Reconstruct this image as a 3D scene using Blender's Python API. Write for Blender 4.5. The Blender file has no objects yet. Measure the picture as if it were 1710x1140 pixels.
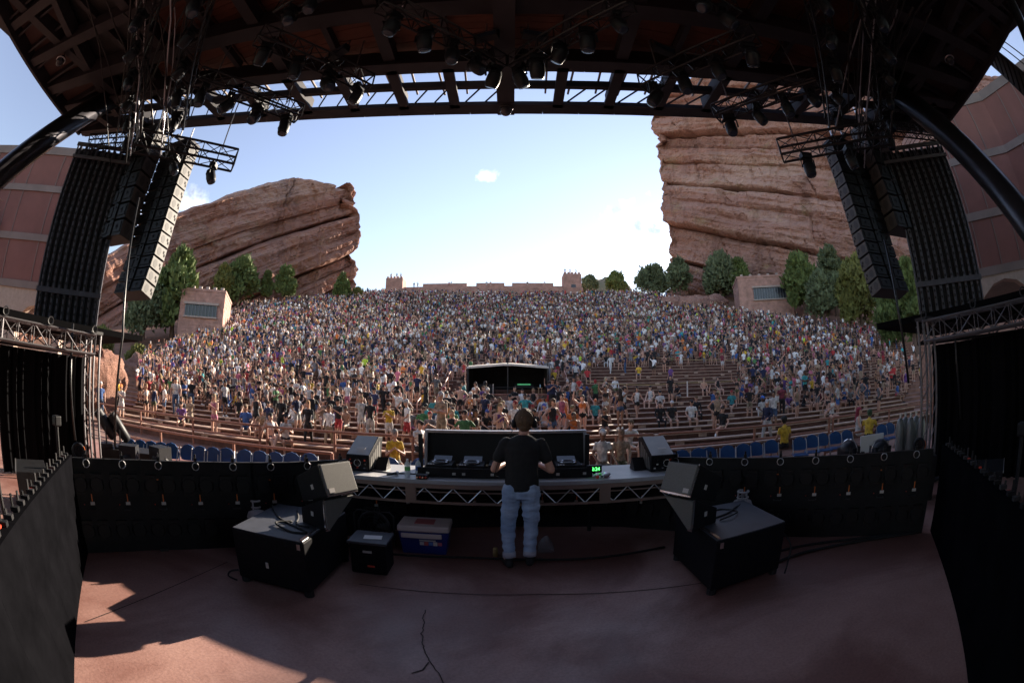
import bpy, bmesh, math, random
import numpy as np
from mathutils import Vector, Matrix
S = bpy.context.scene
COL = S.collection
R = math.radians
random.seed(7)

# ------------------------------------------------------------------ camera
CAM_Z = 2.0
PITCH = R(7.0)
cam_d = bpy.data.cameras.new('camera')
cam = bpy.data.objects.new('camera', cam_d)
COL.objects.link(cam)
cam.location = (0, 0, CAM_Z)
cam.rotation_euler = (R(90) + PITCH, 0, 0)
cam_d.type = 'PANO'
cam_d.sensor_width = 36.0
cam_d.sensor_height = 24.0
cam_d.panorama_type = 'FISHEYE_EQUISOLID'
cam_d.fisheye_lens = 15.0
cam_d.fisheye_fov = R(190)
cam_d.clip_start = 0.02
cam_d.clip_end = 6000
S.camera = cam

# ------------------------------------------------------------------ sky, sun, exposure
SUN_AZ, SUN_EL = R(23.4), R(20.1)            # azimuth measured from +Y towards +X
SUN_DIR = Vector((math.sin(SUN_AZ) * math.cos(SUN_EL), math.cos(SUN_AZ) * math.cos(SUN_EL), math.sin(SUN_EL)))
w = bpy.data.worlds.new('World')
S.world = w
w.use_nodes = True
nt = w.node_tree
nt.nodes.clear()
N = nt.nodes.new
L = nt.links.new
sky = N('ShaderNodeTexSky')
sky.sky_type = 'NISHITA'
sky.sun_disc = False
sky.sun_elevation = SUN_EL
sky.sun_rotation = SUN_AZ
sky.altitude = 0
sky.air_density = 1.5
sky.dust_density = 0.05
sky.ozone_density = 4.0
geo = N('ShaderNodeNewGeometry')
tc = N('ShaderNodeTexCoord')
def wmath(op, a, b=None, c=None, clamp=False):
    n = N('ShaderNodeMath'); n.operation = op; n.use_clamp = clamp
    for i, v in enumerate((a, b, c)):
        if v is None: continue
        if isinstance(v, (int, float)): n.inputs[i].default_value = v
        else: L(v, n.inputs[i])
    return n.outputs[0]
def wdot(vec):
    n = N('ShaderNodeVectorMath'); n.operation = 'DOT_PRODUCT'
    L(tc.outputs['Generated'], n.inputs[0]); n.inputs[1].default_value = vec
    return n.outputs['Value']
def wnoise(scale, detail, rough, off=(0, 0, 0), stretch=(1, 1, 1)):
    m = N('ShaderNodeMapping'); m.inputs['Location'].default_value = off; m.inputs['Scale'].default_value = stretch
    L(tc.outputs['Generated'], m.inputs[0])
    n = N('ShaderNodeTexNoise'); n.inputs['Scale'].default_value = scale
    n.inputs['Detail'].default_value = detail; n.inputs['Roughness'].default_value = rough
    L(m.outputs[0], n.inputs['Vector'])
    return n.outputs['Fac']
PUFF = wmath('MULTIPLY', wnoise(24, 6, 0.62, (3.1, 5.3, 0)), 2.2)
def cloud(az, el, wid, hei, dens, seed, scale=22):
    az, el = R(az), R(el)
    f = (math.sin(az) * math.cos(el), math.cos(az) * math.cos(el), math.sin(el))
    r = (math.cos(az), -math.sin(az), 0)
    u = (-math.sin(az) * math.sin(el), -math.cos(az) * math.sin(el), math.cos(el))
    a = wmath('DIVIDE', wdot(r), math.tan(R(wid)))
    b = wmath('DIVIDE', wdot(u), math.tan(R(hei)))
    d = wmath('SQRT', wmath('ADD', wmath('MULTIPLY', a, a), wmath('MULTIPLY', b, b)))
    front = wmath('GREATER_THAN', wdot(f), 0.5)
    v = wmath('SUBTRACT', wmath('ADD', PUFF, dens - 1.1), d)
    v = wmath('MULTIPLY', wmath('MULTIPLY', v, 1.7, clamp=True), front)
    return v
cl = [cloud(-3.6, 29.3, 2.0, 1.1, .85, 3.1, 30), cloud(-47.3, 22.6, 3.4, 2.2, .9, 8.2, 26), cloud(-55, 19, 4, 2.2, .8, 1.4, 24),
      cloud(18.0, 20.5, 5.2, 4.6, 1.0, 5.5, 24), cloud(14, 16.5, 6.5, 2.6, 1.0, 2.2, 26), cloud(22, 19, 5, 5, 1.1, 4.4, 20),
      cloud(-32, 41, 7, 2.4, .6, 6.6, 20), cloud(-75, 30, 5, 2.0, .4, 9.1, 24), cloud(130, 28, 9, 3, .8, 7.7, 18), cloud(-140, 24, 10, 3, .8, 2.9, 18)]
tot = cl[0]
for c_ in cl[1:]:
    tot = wmath('MAXIMUM', tot, c_)
mixc = N('ShaderNodeMixRGB')
L(tot, mixc.inputs['Fac'])
milky = N('ShaderNodeHueSaturation'); milky.inputs['Saturation'].default_value = 0.74
milky.inputs['Hue'].default_value = 0.518
L(sky.outputs['Color'], milky.inputs['Color'])
L(milky.outputs['Color'], mixc.inputs['Color1'])
bright = N('ShaderNodeMixRGB'); bright.blend_type = 'ADD'; bright.inputs['Fac'].default_value = 1.0
L(milky.outputs['Color'], bright.inputs['Color1']); bright.inputs['Color2'].default_value = (3.2, 3.2, 3.25, 1)
shade = N('ShaderNodeValToRGB'); shade.color_ramp.elements[0].position = .34; shade.color_ramp.elements[0].color = (.42, .43, .46, 1); shade.color_ramp.elements[1].position = .52; shade.color_ramp.elements[1].color = (1, 1, 1, 1)
L(wnoise(16, 4, .55, (1.7, .4, 2.2)), shade.inputs[0])
puffy = N('ShaderNodeMixRGB'); puffy.blend_type = 'MULTIPLY'; puffy.inputs['Fac'].default_value = 1.0
L(bright.outputs[0], puffy.inputs['Color1']); L(shade.outputs[0], puffy.inputs['Color2'])
L(puffy.outputs[0], mixc.inputs['Color2'])
bg = N('ShaderNodeBackground'); bg.inputs['Strength'].default_value = 0.08
L(mixc.outputs[0], bg.inputs['Color'])
w.cycles.sampling_method = 'MANUAL'
w.cycles.sample_map_resolution = 512
out = N('ShaderNodeOutputWorld')
L(bg.outputs[0], out.inputs['Surface'])

sun_d = bpy.data.lights.new('sun', 'SUN')
sun_d.energy = 5.0
sun_d.angle = R(0.53)
sun_d.color = (1.0, 0.86, 0.7)
sun = bpy.data.objects.new('sun', sun_d)
COL.objects.link(sun)
sun.rotation_euler = SUN_DIR.to_track_quat('Z', 'Y').to_euler()

S.view_settings.view_transform = 'Standard'
S.view_settings.look = 'None'
S.view_settings.gamma = 1.0
S.view_settings.use_curve_mapping = False
S.view_settings.exposure = 1.7
S.cycles.use_denoising = True
S.cycles.max_bounces = 6
S.cycles.diffuse_bounces = 3
S.cycles.glossy_bounces = 3
S.cycles.transparent_max_bounces = 8
S.cycles.sample_clamp_indirect = 6.0
S.cycles.use_adaptive_sampling = True
S.cycles.adaptive_threshold = 0.015

# ------------------------------------------------------------------ helpers
def V(*a): return Vector(a)
FPX = 15 * 1710 / 36.0
def sight(px, py):                       # direction in which a spot of the photograph lies
    u, v = (px - 855) / FPX, -(py - 570) / FPX
    r = math.hypot(u, v); th = 2 * math.asin(min(1, r / 2))
    k = math.sin(th) / r if r > 1e-9 else 1
    x, y, z = u * k, math.cos(th), v * k
    c, s = math.cos(PITCH), math.sin(PITCH)
    return V(x, c * y - s * z, s * y + c * z)
EYE = V(0, 0, CAM_Z)
def at_z(px, py, z): d = sight(px, py); return EYE + d * ((z - CAM_Z) / d.z)
def at_y(px, py, y): d = sight(px, py); return EYE + d * (y / d.y)
def at_r(px, py, r):
    d = sight(px, py); return EYE + d * (r / math.hypot(d.x, d.y))
def picture(p):                          # where a point of the place shows in the photograph
    d = (Vector(p) - EYE).normalized()
    c, s = math.cos(PITCH), math.sin(PITCH)
    y, z = c * d.y + s * d.z, -s * d.y + c * d.z
    th = math.acos(max(-1, min(1, y))); r = 2 * math.sin(th / 2) * FPX; h = math.hypot(d.x, z) or 1
    return 855 + r * d.x / h, 570 - r * z / h

class MB:
    def __init__(s): s.v = []; s.f = []; s.m = []
    def add(s, vs, fs, mat=0):
        o = len(s.v); s.v += [tuple(p) for p in vs]; s.f += [tuple(i + o for i in f) for f in fs]; s.m += [mat] * len(fs); return s
    def box(s, c, d, rot=None, mat=0):
        hx, hy, hz = d[0] / 2, d[1] / 2, d[2] / 2
        ps = [V(x, y, z) for x in (-hx, hx) for y in (-hy, hy) for z in (-hz, hz)]
        if rot is not None:
            if isinstance(rot, (int, float)): rot = Matrix.Rotation(rot, 3, 'Z')
            ps = [rot @ p for p in ps]
        c = Vector(c)
        return s.add([p + c for p in ps], [(0, 1, 3, 2), (4, 6, 7, 5), (0, 4, 5, 1), (2, 3, 7, 6), (0, 2, 6, 4), (1, 5, 7, 3)], mat)
    def beam(s, a, b, wd, ht, mat=0, up=(0, 0, 1)):
        a, b = Vector(a), Vector(b); d = b - a; l = d.length; d.normalize()
        up = Vector(up)
        if abs(d.dot(up)) > .98: up = V(0, 1, 0)
        x = d.cross(up).normalized(); z = x.cross(d)
        return s.box((a + b) / 2, (wd, l, ht), Matrix((x, d, z)).transposed(), mat)
    def tube(s, pts, r, n=8, mat=0, cap=True):
        pts = [Vector(p) for p in pts]; k = len(pts)
        rs = r if isinstance(r, (list, tuple)) else [r] * k
        vs = []; ref = None
        for i, p in enumerate(pts):
            d = (pts[min(i + 1, k - 1)] - pts[max(i - 1, 0)])
            d = d.normalized() if d.length > 1e-9 else V(0, 0, 1)
            if ref is None: ref = V(0, 0, 1) if abs(d.z) < .9 else V(1, 0, 0)
            x = d.cross(ref)
            x = x.normalized() if x.length > 1e-6 else d.orthogonal().normalized()
            y = d.cross(x); ref = -y if False else ref
            for j in range(n):
                a = 2 * math.pi * j / n
                vs.append(p + (x * math.cos(a) + y * math.sin(a)) * rs[i])
        fs = [(i * n + j, i * n + (j + 1) % n, (i + 1) * n + (j + 1) % n, (i + 1) * n + j) for i in range(k - 1) for j in range(n)]
        if cap: fs += [tuple(range(n))[::-1], tuple(range((k - 1) * n, k * n))]
        return s.add(vs, fs, mat)
    def ring(s, c, nrm, rad, r, n=16, m=6, mat=0, a0=0, a1=2 * math.pi):
        nrm = Vector(nrm).normalized(); x = nrm.orthogonal().normalized() if abs(nrm.z) > .9 else nrm.cross(V(0, 0, 1)).normalized(); y = nrm.cross(x)
        c = Vector(c); pts = [c + (x * math.cos(a0 + (a1 - a0) * i / n) + y * math.sin(a0 + (a1 - a0) * i / n)) * rad for i in range(n + 1)]
        return s.tube(pts, r, m, mat)
    def prism(s, poly, z0, z1, mat=0):
        k = len(poly); vs = [(p[0], p[1], z0) for p in poly] + [(p[0], p[1], z1) for p in poly]
        fs = [(i, (i + 1) % k, k + (i + 1) % k, k + i) for i in range(k)] + [tuple(range(k))[::-1], tuple(range(k, 2 * k))]
        return s.add(vs, fs, mat)
    def extrude(s, poly3, vec, mat=0):
        k = len(poly3); vec = Vector(vec); vs = [Vector(p) for p in poly3]; vs += [p + vec for p in vs]
        fs = [(i, (i + 1) % k, k + (i + 1) % k, k + i) for i in range(k)] + [tuple(range(k))[::-1], tuple(range(k, 2 * k))]
        return s.add(vs, fs, mat)
    def lathe(s, prof, c=(0, 0, 0), n=16, mat=0, rot=None):
        vs = []; c = Vector(c)
        for r, z in prof:
            for j in range(n):
                a = 2 * math.pi * j / n; p = V(r * math.cos(a), r * math.sin(a), z)
                if rot is not None: p = rot @ p
                vs.append(p + c)
        k = len(prof)
        fs = [(i * n + j, i * n + (j + 1) % n, (i + 1) * n + (j + 1) % n, (i + 1) * n + j) for i in range(k - 1) for j in range(n)]
        fs += [tuple(range(n))[::-1], tuple(range((k - 1) * n, k * n))]
        return s.add(vs, fs, mat)
    def ball(s, c, r, nu=10, nv=7, mat=0):
        r = (r, r, r) if isinstance(r, (int, float)) else r
        prof = [(math.sin(math.pi * i / nv), -math.cos(math.pi * i / nv)) for i in range(nv + 1)]
        prof[0] = (.02, -1); prof[-1] = (.02, 1)
        return s.lathe(prof, c, nu, mat, Matrix.Diagonal(r))
    def mesh(s, name, mats, smooth=False):
        me = bpy.data.meshes.new(name); me.from_pydata(s.v, [], s.f)
        for m_ in (mats if isinstance(mats, (list, tuple)) else [mats]): me.materials.append(m_)
        me.polygons.foreach_set('material_index', s.m)
        if smooth: me.polygons.foreach_set('use_smooth', [True] * len(s.f))
        me.update(); return me
    def obj(s, name, mats, parent=None, smooth=False, bevel=0, loc=None, rot=None):
        return link(name, s.mesh(name, mats, smooth), parent, bevel, loc, rot)

def link(name, me, parent=None, bevel=0, loc=None, rot=None):
    o = bpy.data.objects.new(name, me); COL.objects.link(o)
    if parent is not None: o.parent = parent
    if loc is not None: o.location = loc
    if rot is not None: o.rotation_euler = rot
    if bevel:
        b = o.modifiers.new('bevel', 'BEVEL'); b.width = bevel; b.segments = 2; b.limit_method = 'ANGLE'
    return o
def tag(o, label=None, cat=None, group=None, kind=None):
    if label: o['label'] = label
    if cat: o['category'] = cat
    if group: o['group'] = group
    if kind: o['kind'] = kind
    return o
def thing(name, label, cat, loc=(0, 0, 0), rz=0, group=None):
    o = bpy.data.objects.new(name, None); COL.objects.link(o); o.empty_display_size = .1
    o.location = loc; o.rotation_euler = (0, 0, rz)
    return tag(o, label, cat, group)
def copy_tree(o, parent=None):
    c = o.copy(); COL.objects.link(c); c.parent = parent
    for ch in o.children: copy_tree(ch, c)
    return c
ORD = ['zeroth', 'first', 'second', 'third', 'fourth', 'fifth', 'sixth', 'seventh', 'eighth', 'ninth', 'tenth', 'eleventh', 'twelfth', 'thirteenth', 'fourteenth', 'fifteenth', 'sixteenth', 'seventeenth', 'eighteenth', 'nineteenth', 'twentieth']
TENS = {2: 'twenty', 3: 'thirty', 4: 'forty', 5: 'fifty', 6: 'sixty', 7: 'seventy'}
def ordinal(n):
    if n <= 20: return ORD[n]
    t, u = divmod(n, 10)
    return TENS[t] + '-' + ORD[u] if u else TENS[t][:-1] + 'ieth'

def text_mesh(s, size, depth, name):
    cu = bpy.data.curves.new('t', 'FONT'); cu.body = s; cu.size = size; cu.extrude = depth; cu.align_x = 'CENTER'; cu.align_y = 'CENTER'
    o = bpy.data.objects.new('t', cu); COL.objects.link(o)
    dg = bpy.context.evaluated_depsgraph_get()
    me = bpy.data.meshes.new_from_object(o.evaluated_get(dg)); me.name = name
    bpy.data.objects.remove(o); return me

# ------------------------------------------------------------------ materials
MATS = {}
def mat(name, col, rough=.6, metal=0., var=0., scale=6., bump=0., bscale=None, coords='Object', emit=None, alpha=None, spec=None, col2=None):
    if name in MATS: return MATS[name]
    m = bpy.data.materials.new(name); m.use_nodes = True; MATS[name] = m
    t = m.node_tree; b = t.nodes['Principled BSDF']
    b.inputs['Base Color'].default_value = (*col, 1); b.inputs['Roughness'].default_value = rough; b.inputs['Metallic'].default_value = metal
    if spec is not None: b.inputs['Specular IOR Level'].default_value = spec
    if emit: b.inputs['Emission Color'].default_value = (*emit[0], 1); b.inputs['Emission Strength'].default_value = emit[1]
    if alpha is not None: b.inputs['Alpha'].default_value = alpha
    if var or bump or col2:
        c = t.nodes.new('ShaderNodeTexCoord'); n = t.nodes.new('ShaderNodeTexNoise')
        n.inputs['Scale'].default_value = scale; n.inputs['Detail'].default_value = 6; n.inputs['Roughness'].default_value = .65
        t.links.new(c.outputs[coords], n.inputs['Vector'])
        if var or col2:
            r = t.nodes.new('ShaderNodeValToRGB'); t.links.new(n.outputs['Fac'], r.inputs[0])
            c2 = col2 if col2 else tuple(max(0, x * (1 - var)) for x in col); c1 = col if col2 else tuple(min(1, x * (1 + var)) for x in col)
            r.color_ramp.elements[0].position = .32; r.color_ramp.elements[0].color = (*c2, 1)
            r.color_ramp.elements[1].position = .68; r.color_ramp.elements[1].color = (*c1, 1)
            t.links.new(r.outputs[0], b.inputs['Base Color'])
        if bump:
            n2 = n
            if bscale:
                n2 = t.nodes.new('ShaderNodeTexNoise'); n2.inputs['Scale'].default_value = bscale; n2.inputs['Detail'].default_value = 5
                t.links.new(c.outputs[coords], n2.inputs['Vector'])
            bp = t.nodes.new('ShaderNodeBump'); bp.inputs['Strength'].default_value = 1.0; bp.inputs['Distance'].default_value = bump
            t.links.new(n2.outputs['Fac'], bp.inputs['Height']); t.links.new(bp.outputs[0], b.inputs['Normal'])
    return m
BLACK = mat('black_paint', (.008, .008, .0095), .55, var=.5, scale=9, spec=.3)
BLACK_GLOSS = mat('black_gloss', (.008, .008, .01), .25)
STEEL_DARK = mat('dark_steel', (.025, .024, .026), .55, .2, var=.3, scale=3)
ROOF_STEEL = mat('roof_steel', (.032, .029, .034), .6, .0, var=.25, scale=1.5, spec=.3)
ALU = mat('aluminium', (.55, .55, .57), .35, .9, var=.15, scale=14)
CHROME = mat('chrome', (.7, .7, .72), .18, 1.)
RUBBER = mat('rubber', (.015, .015, .016), .8)
WHITE = mat('white_plastic', (.75, .74, .72), .45, var=.08)
RED = mat('red_plastic', (.6, .06, .03), .4)
ORANGE = mat('orange_plastic', (.7, .17, .03), .45)
RAIL = mat('rust_rail_paint', (.30, .13, .085), .55, var=.2, scale=5)

# ------------------------------------------------------------------ numpy noise
def _hash(ix, iy, iz, seed):
    h = (ix * 374761393 + iy * 668265263 + iz * 2147483647 + seed * 974634777) & 0xFFFFFFFF
    h = ((h ^ (h >> 13)) * 1274126177) & 0xFFFFFFFF
    h = h ^ (h >> 16)
    return (h & 0xFFFFFF) / float(0xFFFFFF)
def vnoise(p, seed=0):
    p = np.asarray(p, float); i = np.floor(p).astype(np.int64); f = p - i; f = f * f * (3 - 2 * f); o = 0
    for a in (0, 1):
        for b in (0, 1):
            for c in (0, 1):
                wgt = (f[..., 0] if a else 1 - f[..., 0]) * (f[..., 1] if b else 1 - f[..., 1]) * (f[..., 2] if c else 1 - f[..., 2])
                o = o + wgt * _hash(i[..., 0] + a, i[..., 1] + b, i[..., 2] + c, seed)
    return o * 2 - 1
def fbm(p, octs=4, seed=0, gain=.5):
    p = np.asarray(p, float); o = 0; a = 1; 
    for k in range(octs): o = o + a * vnoise(p * (2 ** k), seed + k * 17); a *= gain
    return o
def grid_mesh(name, P, mats, smooth=True, attr=None):
    n, m = P.shape[:2]
    idx = np.arange(n * m).reshape(n, m)
    q = np.stack([idx[:-1, :-1], idx[:-1, 1:], idx[1:, 1:], idx[1:, :-1]], -1).reshape(-1, 4)
    me = bpy.data.meshes.new(name)
    me.vertices.add(n * m); me.vertices.foreach_set('co', P.reshape(-1).astype(np.float32))
    me.loops.add(q.size); me.loops.foreach_set('vertex_index', q.reshape(-1).astype(np.int32))
    me.polygons.add(len(q)); me.polygons.foreach_set('loop_start', np.arange(0, q.size, 4, dtype=np.int32))
    me.polygons.foreach_set('use_smooth', np.full(len(q), smooth))
    for m_ in (mats if isinstance(mats, (list, tuple)) else [mats]): me.materials.append(m_)
    me.update(calc_edges=True)
    if attr:
        for k, a in attr.items():
            at = me.attributes.new(k, 'FLOAT', 'POINT'); at.data.foreach_set('value', a.reshape(-1).astype(np.float32))
    return me

# ------------------------------------------------------------------ lie of the land
PY = [-1e3, 11, 12.5, 13.95, 15.4, 16.85, 18.3, 19.75, 21.2, 22.65, 24.1, 25.55, 27, 28.45, 29.9, 31.35, 32.8, 34.25, 35.7, 37.15, 38.6]
PZ = [.12, .15, .2, .27, .37, .47, .58, .74, .93, 1.1, 1.34, 1.6, 1.84, 2.12, 2.4, 2.7, 3.0, 3.3, 3.63, 3.98, 4.34]
CURV = .0038
def seat_z(rho):                          # height of the bench tops; the slope steepens towards the top
    rho = np.asarray(rho, float)
    lo = np.interp(rho, PY, PZ); d = np.clip(rho - 38.6, 0, 68); hi = 4.34 + .26 * d + .5 * .15 * d * d / 68
    return np.where(rho < 38.6, lo, hi + 0.02 * np.clip(rho - 106.6, 0, 300))
def rho_of(x, y): return y + CURV * x * x
def floor_z(rho): return seat_z(rho) - .42
def on_slope(px, py, lift=0.):
    d = sight(px, py); t = 10.
    while t < 400:
        p = EYE + d * t
        if p.z <= float(floor_z(rho_of(p.x, p.y))) + lift: return p
        t += .25
    return EYE + d * 120

# ground: one sheet out to the horizon
GROUND = mat('red_earth', (.24, .13, .085), .95, var=.35, scale=.25, bump=.05, bscale=3)
def spaced(lim, n, p):
    t = np.linspace(-1, 1, n); return lim * np.sign(t) * np.abs(t) ** p
gx, gy = spaced(2600, 161, 3.0), np.concatenate([np.linspace(-2500, -30, 24), np.linspace(-28, 130, 130), 130 + 2470 * np.linspace(.01, 1, 60) ** 2.2])
X, Y = np.meshgrid(gx, gy)
Z = floor_z(np.clip(rho_of(np.clip(X, -90, 90), Y), -50, 125)) - .75
Z = np.where(Y < 9, -.9, Z)
far = np.clip((Y - 135) / 400, 0, 1)
Z = Z - far * 9 + fbm(np.stack([X / 90, Y / 90, X * 0], -1), 4, 5) * 10 * far
side = np.clip((np.abs(X) - 110) / 300, 0, 1) * np.clip((Y + 40) / 60, 0, 1)
Z = Z + side * 6 * fbm(np.stack([X / 60, Y / 60, X * 0 + 3], -1), 3, 9)
tag(link('ground', grid_mesh('ground', np.stack([X, Y, Z], -1), GROUND)), kind='structure')

# distant scrub hills behind the top wall
HILLM = mat('scrub_hill', (.13, .15, .07), .95, col2=(.28, .2, .13), scale=.05, bump=.6, bscale=.3)
def hill(az, r, wid, hei, seed, depth=90):
    u = np.linspace(-1, 1, 90); v = np.linspace(-1, 1, 30)
    U, W = np.meshgrid(u, v)
    az = R(az); c = np.array([math.sin(az) * r, math.cos(az) * r]); rx = np.array([math.cos(az), -math.sin(az)]); ry = np.array([math.sin(az), math.cos(az)])
    hh = hei * np.clip(1 - U ** 2, 0, 1) ** .8 * np.clip(1 - W ** 2, 0, 1) * (1 + .12 * fbm(np.stack([U * 2 + seed, W, U * 0], -1), 4, seed))
    P = np.stack([c[0] + rx[0] * U * wid + ry[0] * W * depth, c[1] + rx[1] * U * wid + ry[1] * W * depth, 12 + hh], -1)
    return tag(link('hill', grid_mesh('hill', P, HILLM)), kind='structure')
hill(12.5, 330, 42, 82, 2)
hill(22, 380, 70, 62, 5)

# ------------------------------------------------------------------ sandstone monoliths
def rock_material(name, warm, cream, dark, lichen):
    m = bpy.data.materials.new(name); m.use_nodes = True; t = m.node_tree; b = t.nodes['Principled BSDF']; b.inputs['Roughness'].default_value = .95
    b.inputs['Specular IOR Level'].default_value = .15
    n_ = t.nodes.new; l_ = t.links.new
    at = n_('ShaderNodeAttribute'); at.attribute_name = 'strata'
    al = n_('ShaderNodeAttribute'); al.attribute_name = 'along'
    co = n_('ShaderNodeCombineXYZ')
    def mth(op, a, bb):
        q = n_('ShaderNodeMath'); q.operation = op
        for i, z in enumerate((a, bb)):
            if isinstance(z, (int, float)): q.inputs[i].default_value = z
            else: l_(z, q.inputs[i])
        return q.outputs[0]
    l_(mth('MULTIPLY', at.outputs['Fac'], .55), co.inputs[0]); l_(mth('MULTIPLY', al.outputs['Fac'], .05), co.inputs[1])
    band = n_('ShaderNodeTexNoise'); band.inputs['Scale'].default_value = 1; band.inputs['Detail'].default_value = 8; band.inputs['Roughness'].default_value = .7; band.inputs['Distortion'].default_value = .6
    l_(co.outputs[0], band.inputs['Vector'])
    ramp = n_('ShaderNodeValToRGB'); l_(band.outputs['Fac'], ramp.inputs[0]); e = ramp.color_ramp.elements
    e[0].position = .30; e[0].color = (*dark, 1); e[1].position = .74; e[1].color = (*cream, 1)
    a = e.new(.42); a.color = (*warm, 1); a = e.new(.56); a.color = tuple(x * 1.12 for x in warm) + (1,)
    c2 = n_('ShaderNodeCombineXYZ'); l_(mth('MULTIPLY', at.outputs['Fac'], .13), c2.inputs[0]); l_(mth('MULTIPLY', al.outputs['Fac'], .018), c2.inputs[1]); c2.inputs[2].default_value = 4.2
    broad = n_('ShaderNodeTexNoise'); broad.inputs['Scale'].default_value = 1; broad.inputs['Detail'].default_value = 4; broad.inputs['Distortion'].default_value = .4; l_(c2.outputs[0], broad.inputs['Vector'])
    br = n_('ShaderNodeValToRGB'); l_(broad.outputs['Fac'], br.inputs[0]); q = br.color_ramp.elements
    q[0].position = .34; q[0].color = tuple(x * .62 for x in warm) + (1,); q[1].position = .66; q[1].color = tuple(min(.72, x * 1.1) for x in cream) + (1,); x_ = q.new(.5); x_.color = tuple(x * 1.05 for x in warm) + (1,)
    bm_ = n_('ShaderNodeMixRGB'); bm_.inputs['Fac'].default_value = .5; l_(ramp.outputs[0], bm_.inputs['Color1']); l_(br.outputs[0], bm_.inputs['Color2'])
    tc_ = n_('ShaderNodeTexCoord')
    stain = n_('ShaderNodeTexNoise'); stain.inputs['Scale'].default_value = .09; stain.inputs['Detail'].default_value = 9; stain.inputs['Roughness'].default_value = .72
    mp = n_('ShaderNodeMapping'); mp.inputs['Scale'].default_value = (1, 1, .5); l_(tc_.outputs['Object'], mp.inputs[0]); l_(mp.outputs[0], stain.inputs['Vector'])
    sr = n_('ShaderNodeValToRGB'); l_(stain.outputs['Fac'], sr.inputs[0]); sr.color_ramp.elements[0].position = .5; sr.color_ramp.elements[0].color = (0, 0, 0, 1); sr.color_ramp.elements[1].position = .68; sr.color_ramp.elements[1].color = (1, 1, 1, 1)
    mx = n_('ShaderNodeMixRGB'); mx.blend_type = 'MIX'; l_(mth('MULTIPLY', sr.outputs[0], .75), mx.inputs['Fac']); l_(bm_.outputs[0], mx.inputs['Color1']); mx.inputs['Color2'].default_value = (*dark, 1)
    li = n_('ShaderNodeTexNoise'); li.inputs['Scale'].default_value = .16; li.inputs['Detail'].default_value = 8; li.inputs['Roughness'].default_value = .75
    mp2 = n_('ShaderNodeMapping'); mp2.inputs['Location'].default_value = (31, 7, 3); mp2.inputs['Scale'].default_value = (.6, .6, 1.3); l_(tc_.outputs['Object'], mp2.inputs[0]); l_(mp2.outputs[0], li.inputs['Vector'])
    lr = n_('ShaderNodeValToRGB'); l_(li.outputs['Fac'], lr.inputs[0]); lr.color_ramp.elements[0].position = .56; lr.color_ramp.elements[0].color = (0, 0, 0, 1); lr.color_ramp.elements[1].position = .70; lr.color_ramp.elements[1].color = (1, 1, 1, 1)
    m2 = n_('ShaderNodeMixRGB'); l_(mth('MULTIPLY', lr.outputs[0], .6), m2.inputs['Fac']); l_(mx.outputs[0], m2.inputs['Color1']); m2.inputs['Color2'].default_value = (*lichen, 1)
    l_(m2.outputs[0], b.inputs['Base Color'])
    fine = n_('ShaderNodeTexNoise'); fine.inputs['Scale'].default_value = 1.1; fine.inputs['Detail'].default_value = 9; fine.inputs['Roughness'].default_value = .7; l_(tc_.outputs['Object'], fine.inputs['Vector'])
    bp = n_('ShaderNodeBump'); bp.inputs['Distance'].default_value = 1.3; bp.inputs['Strength'].default_value = .9; l_(fine.outputs['Fac'], bp.inputs['Height'])
    bp2 = n_('ShaderNodeBump'); bp2.inputs['Distance'].default_value = .8; bp2.inputs['Strength'].default_value = .7; l_(band.outputs['Fac'], bp2.inputs['Height']); l_(bp.outputs[0], bp2.inputs['Normal']); l_(bp2.outputs[0], b.inputs['Normal'])
    return m
ROCK_L = rock_material('sandstone_brown', (.44, .24, .18), (.62, .46, .37), (.15, .09, .075), (.34, .29, .18))
ROCK_R = rock_material('sandstone_pink', (.50, .29, .23), (.66, .49, .40), (.2, .115, .095), (.45, .37, .2))

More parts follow.
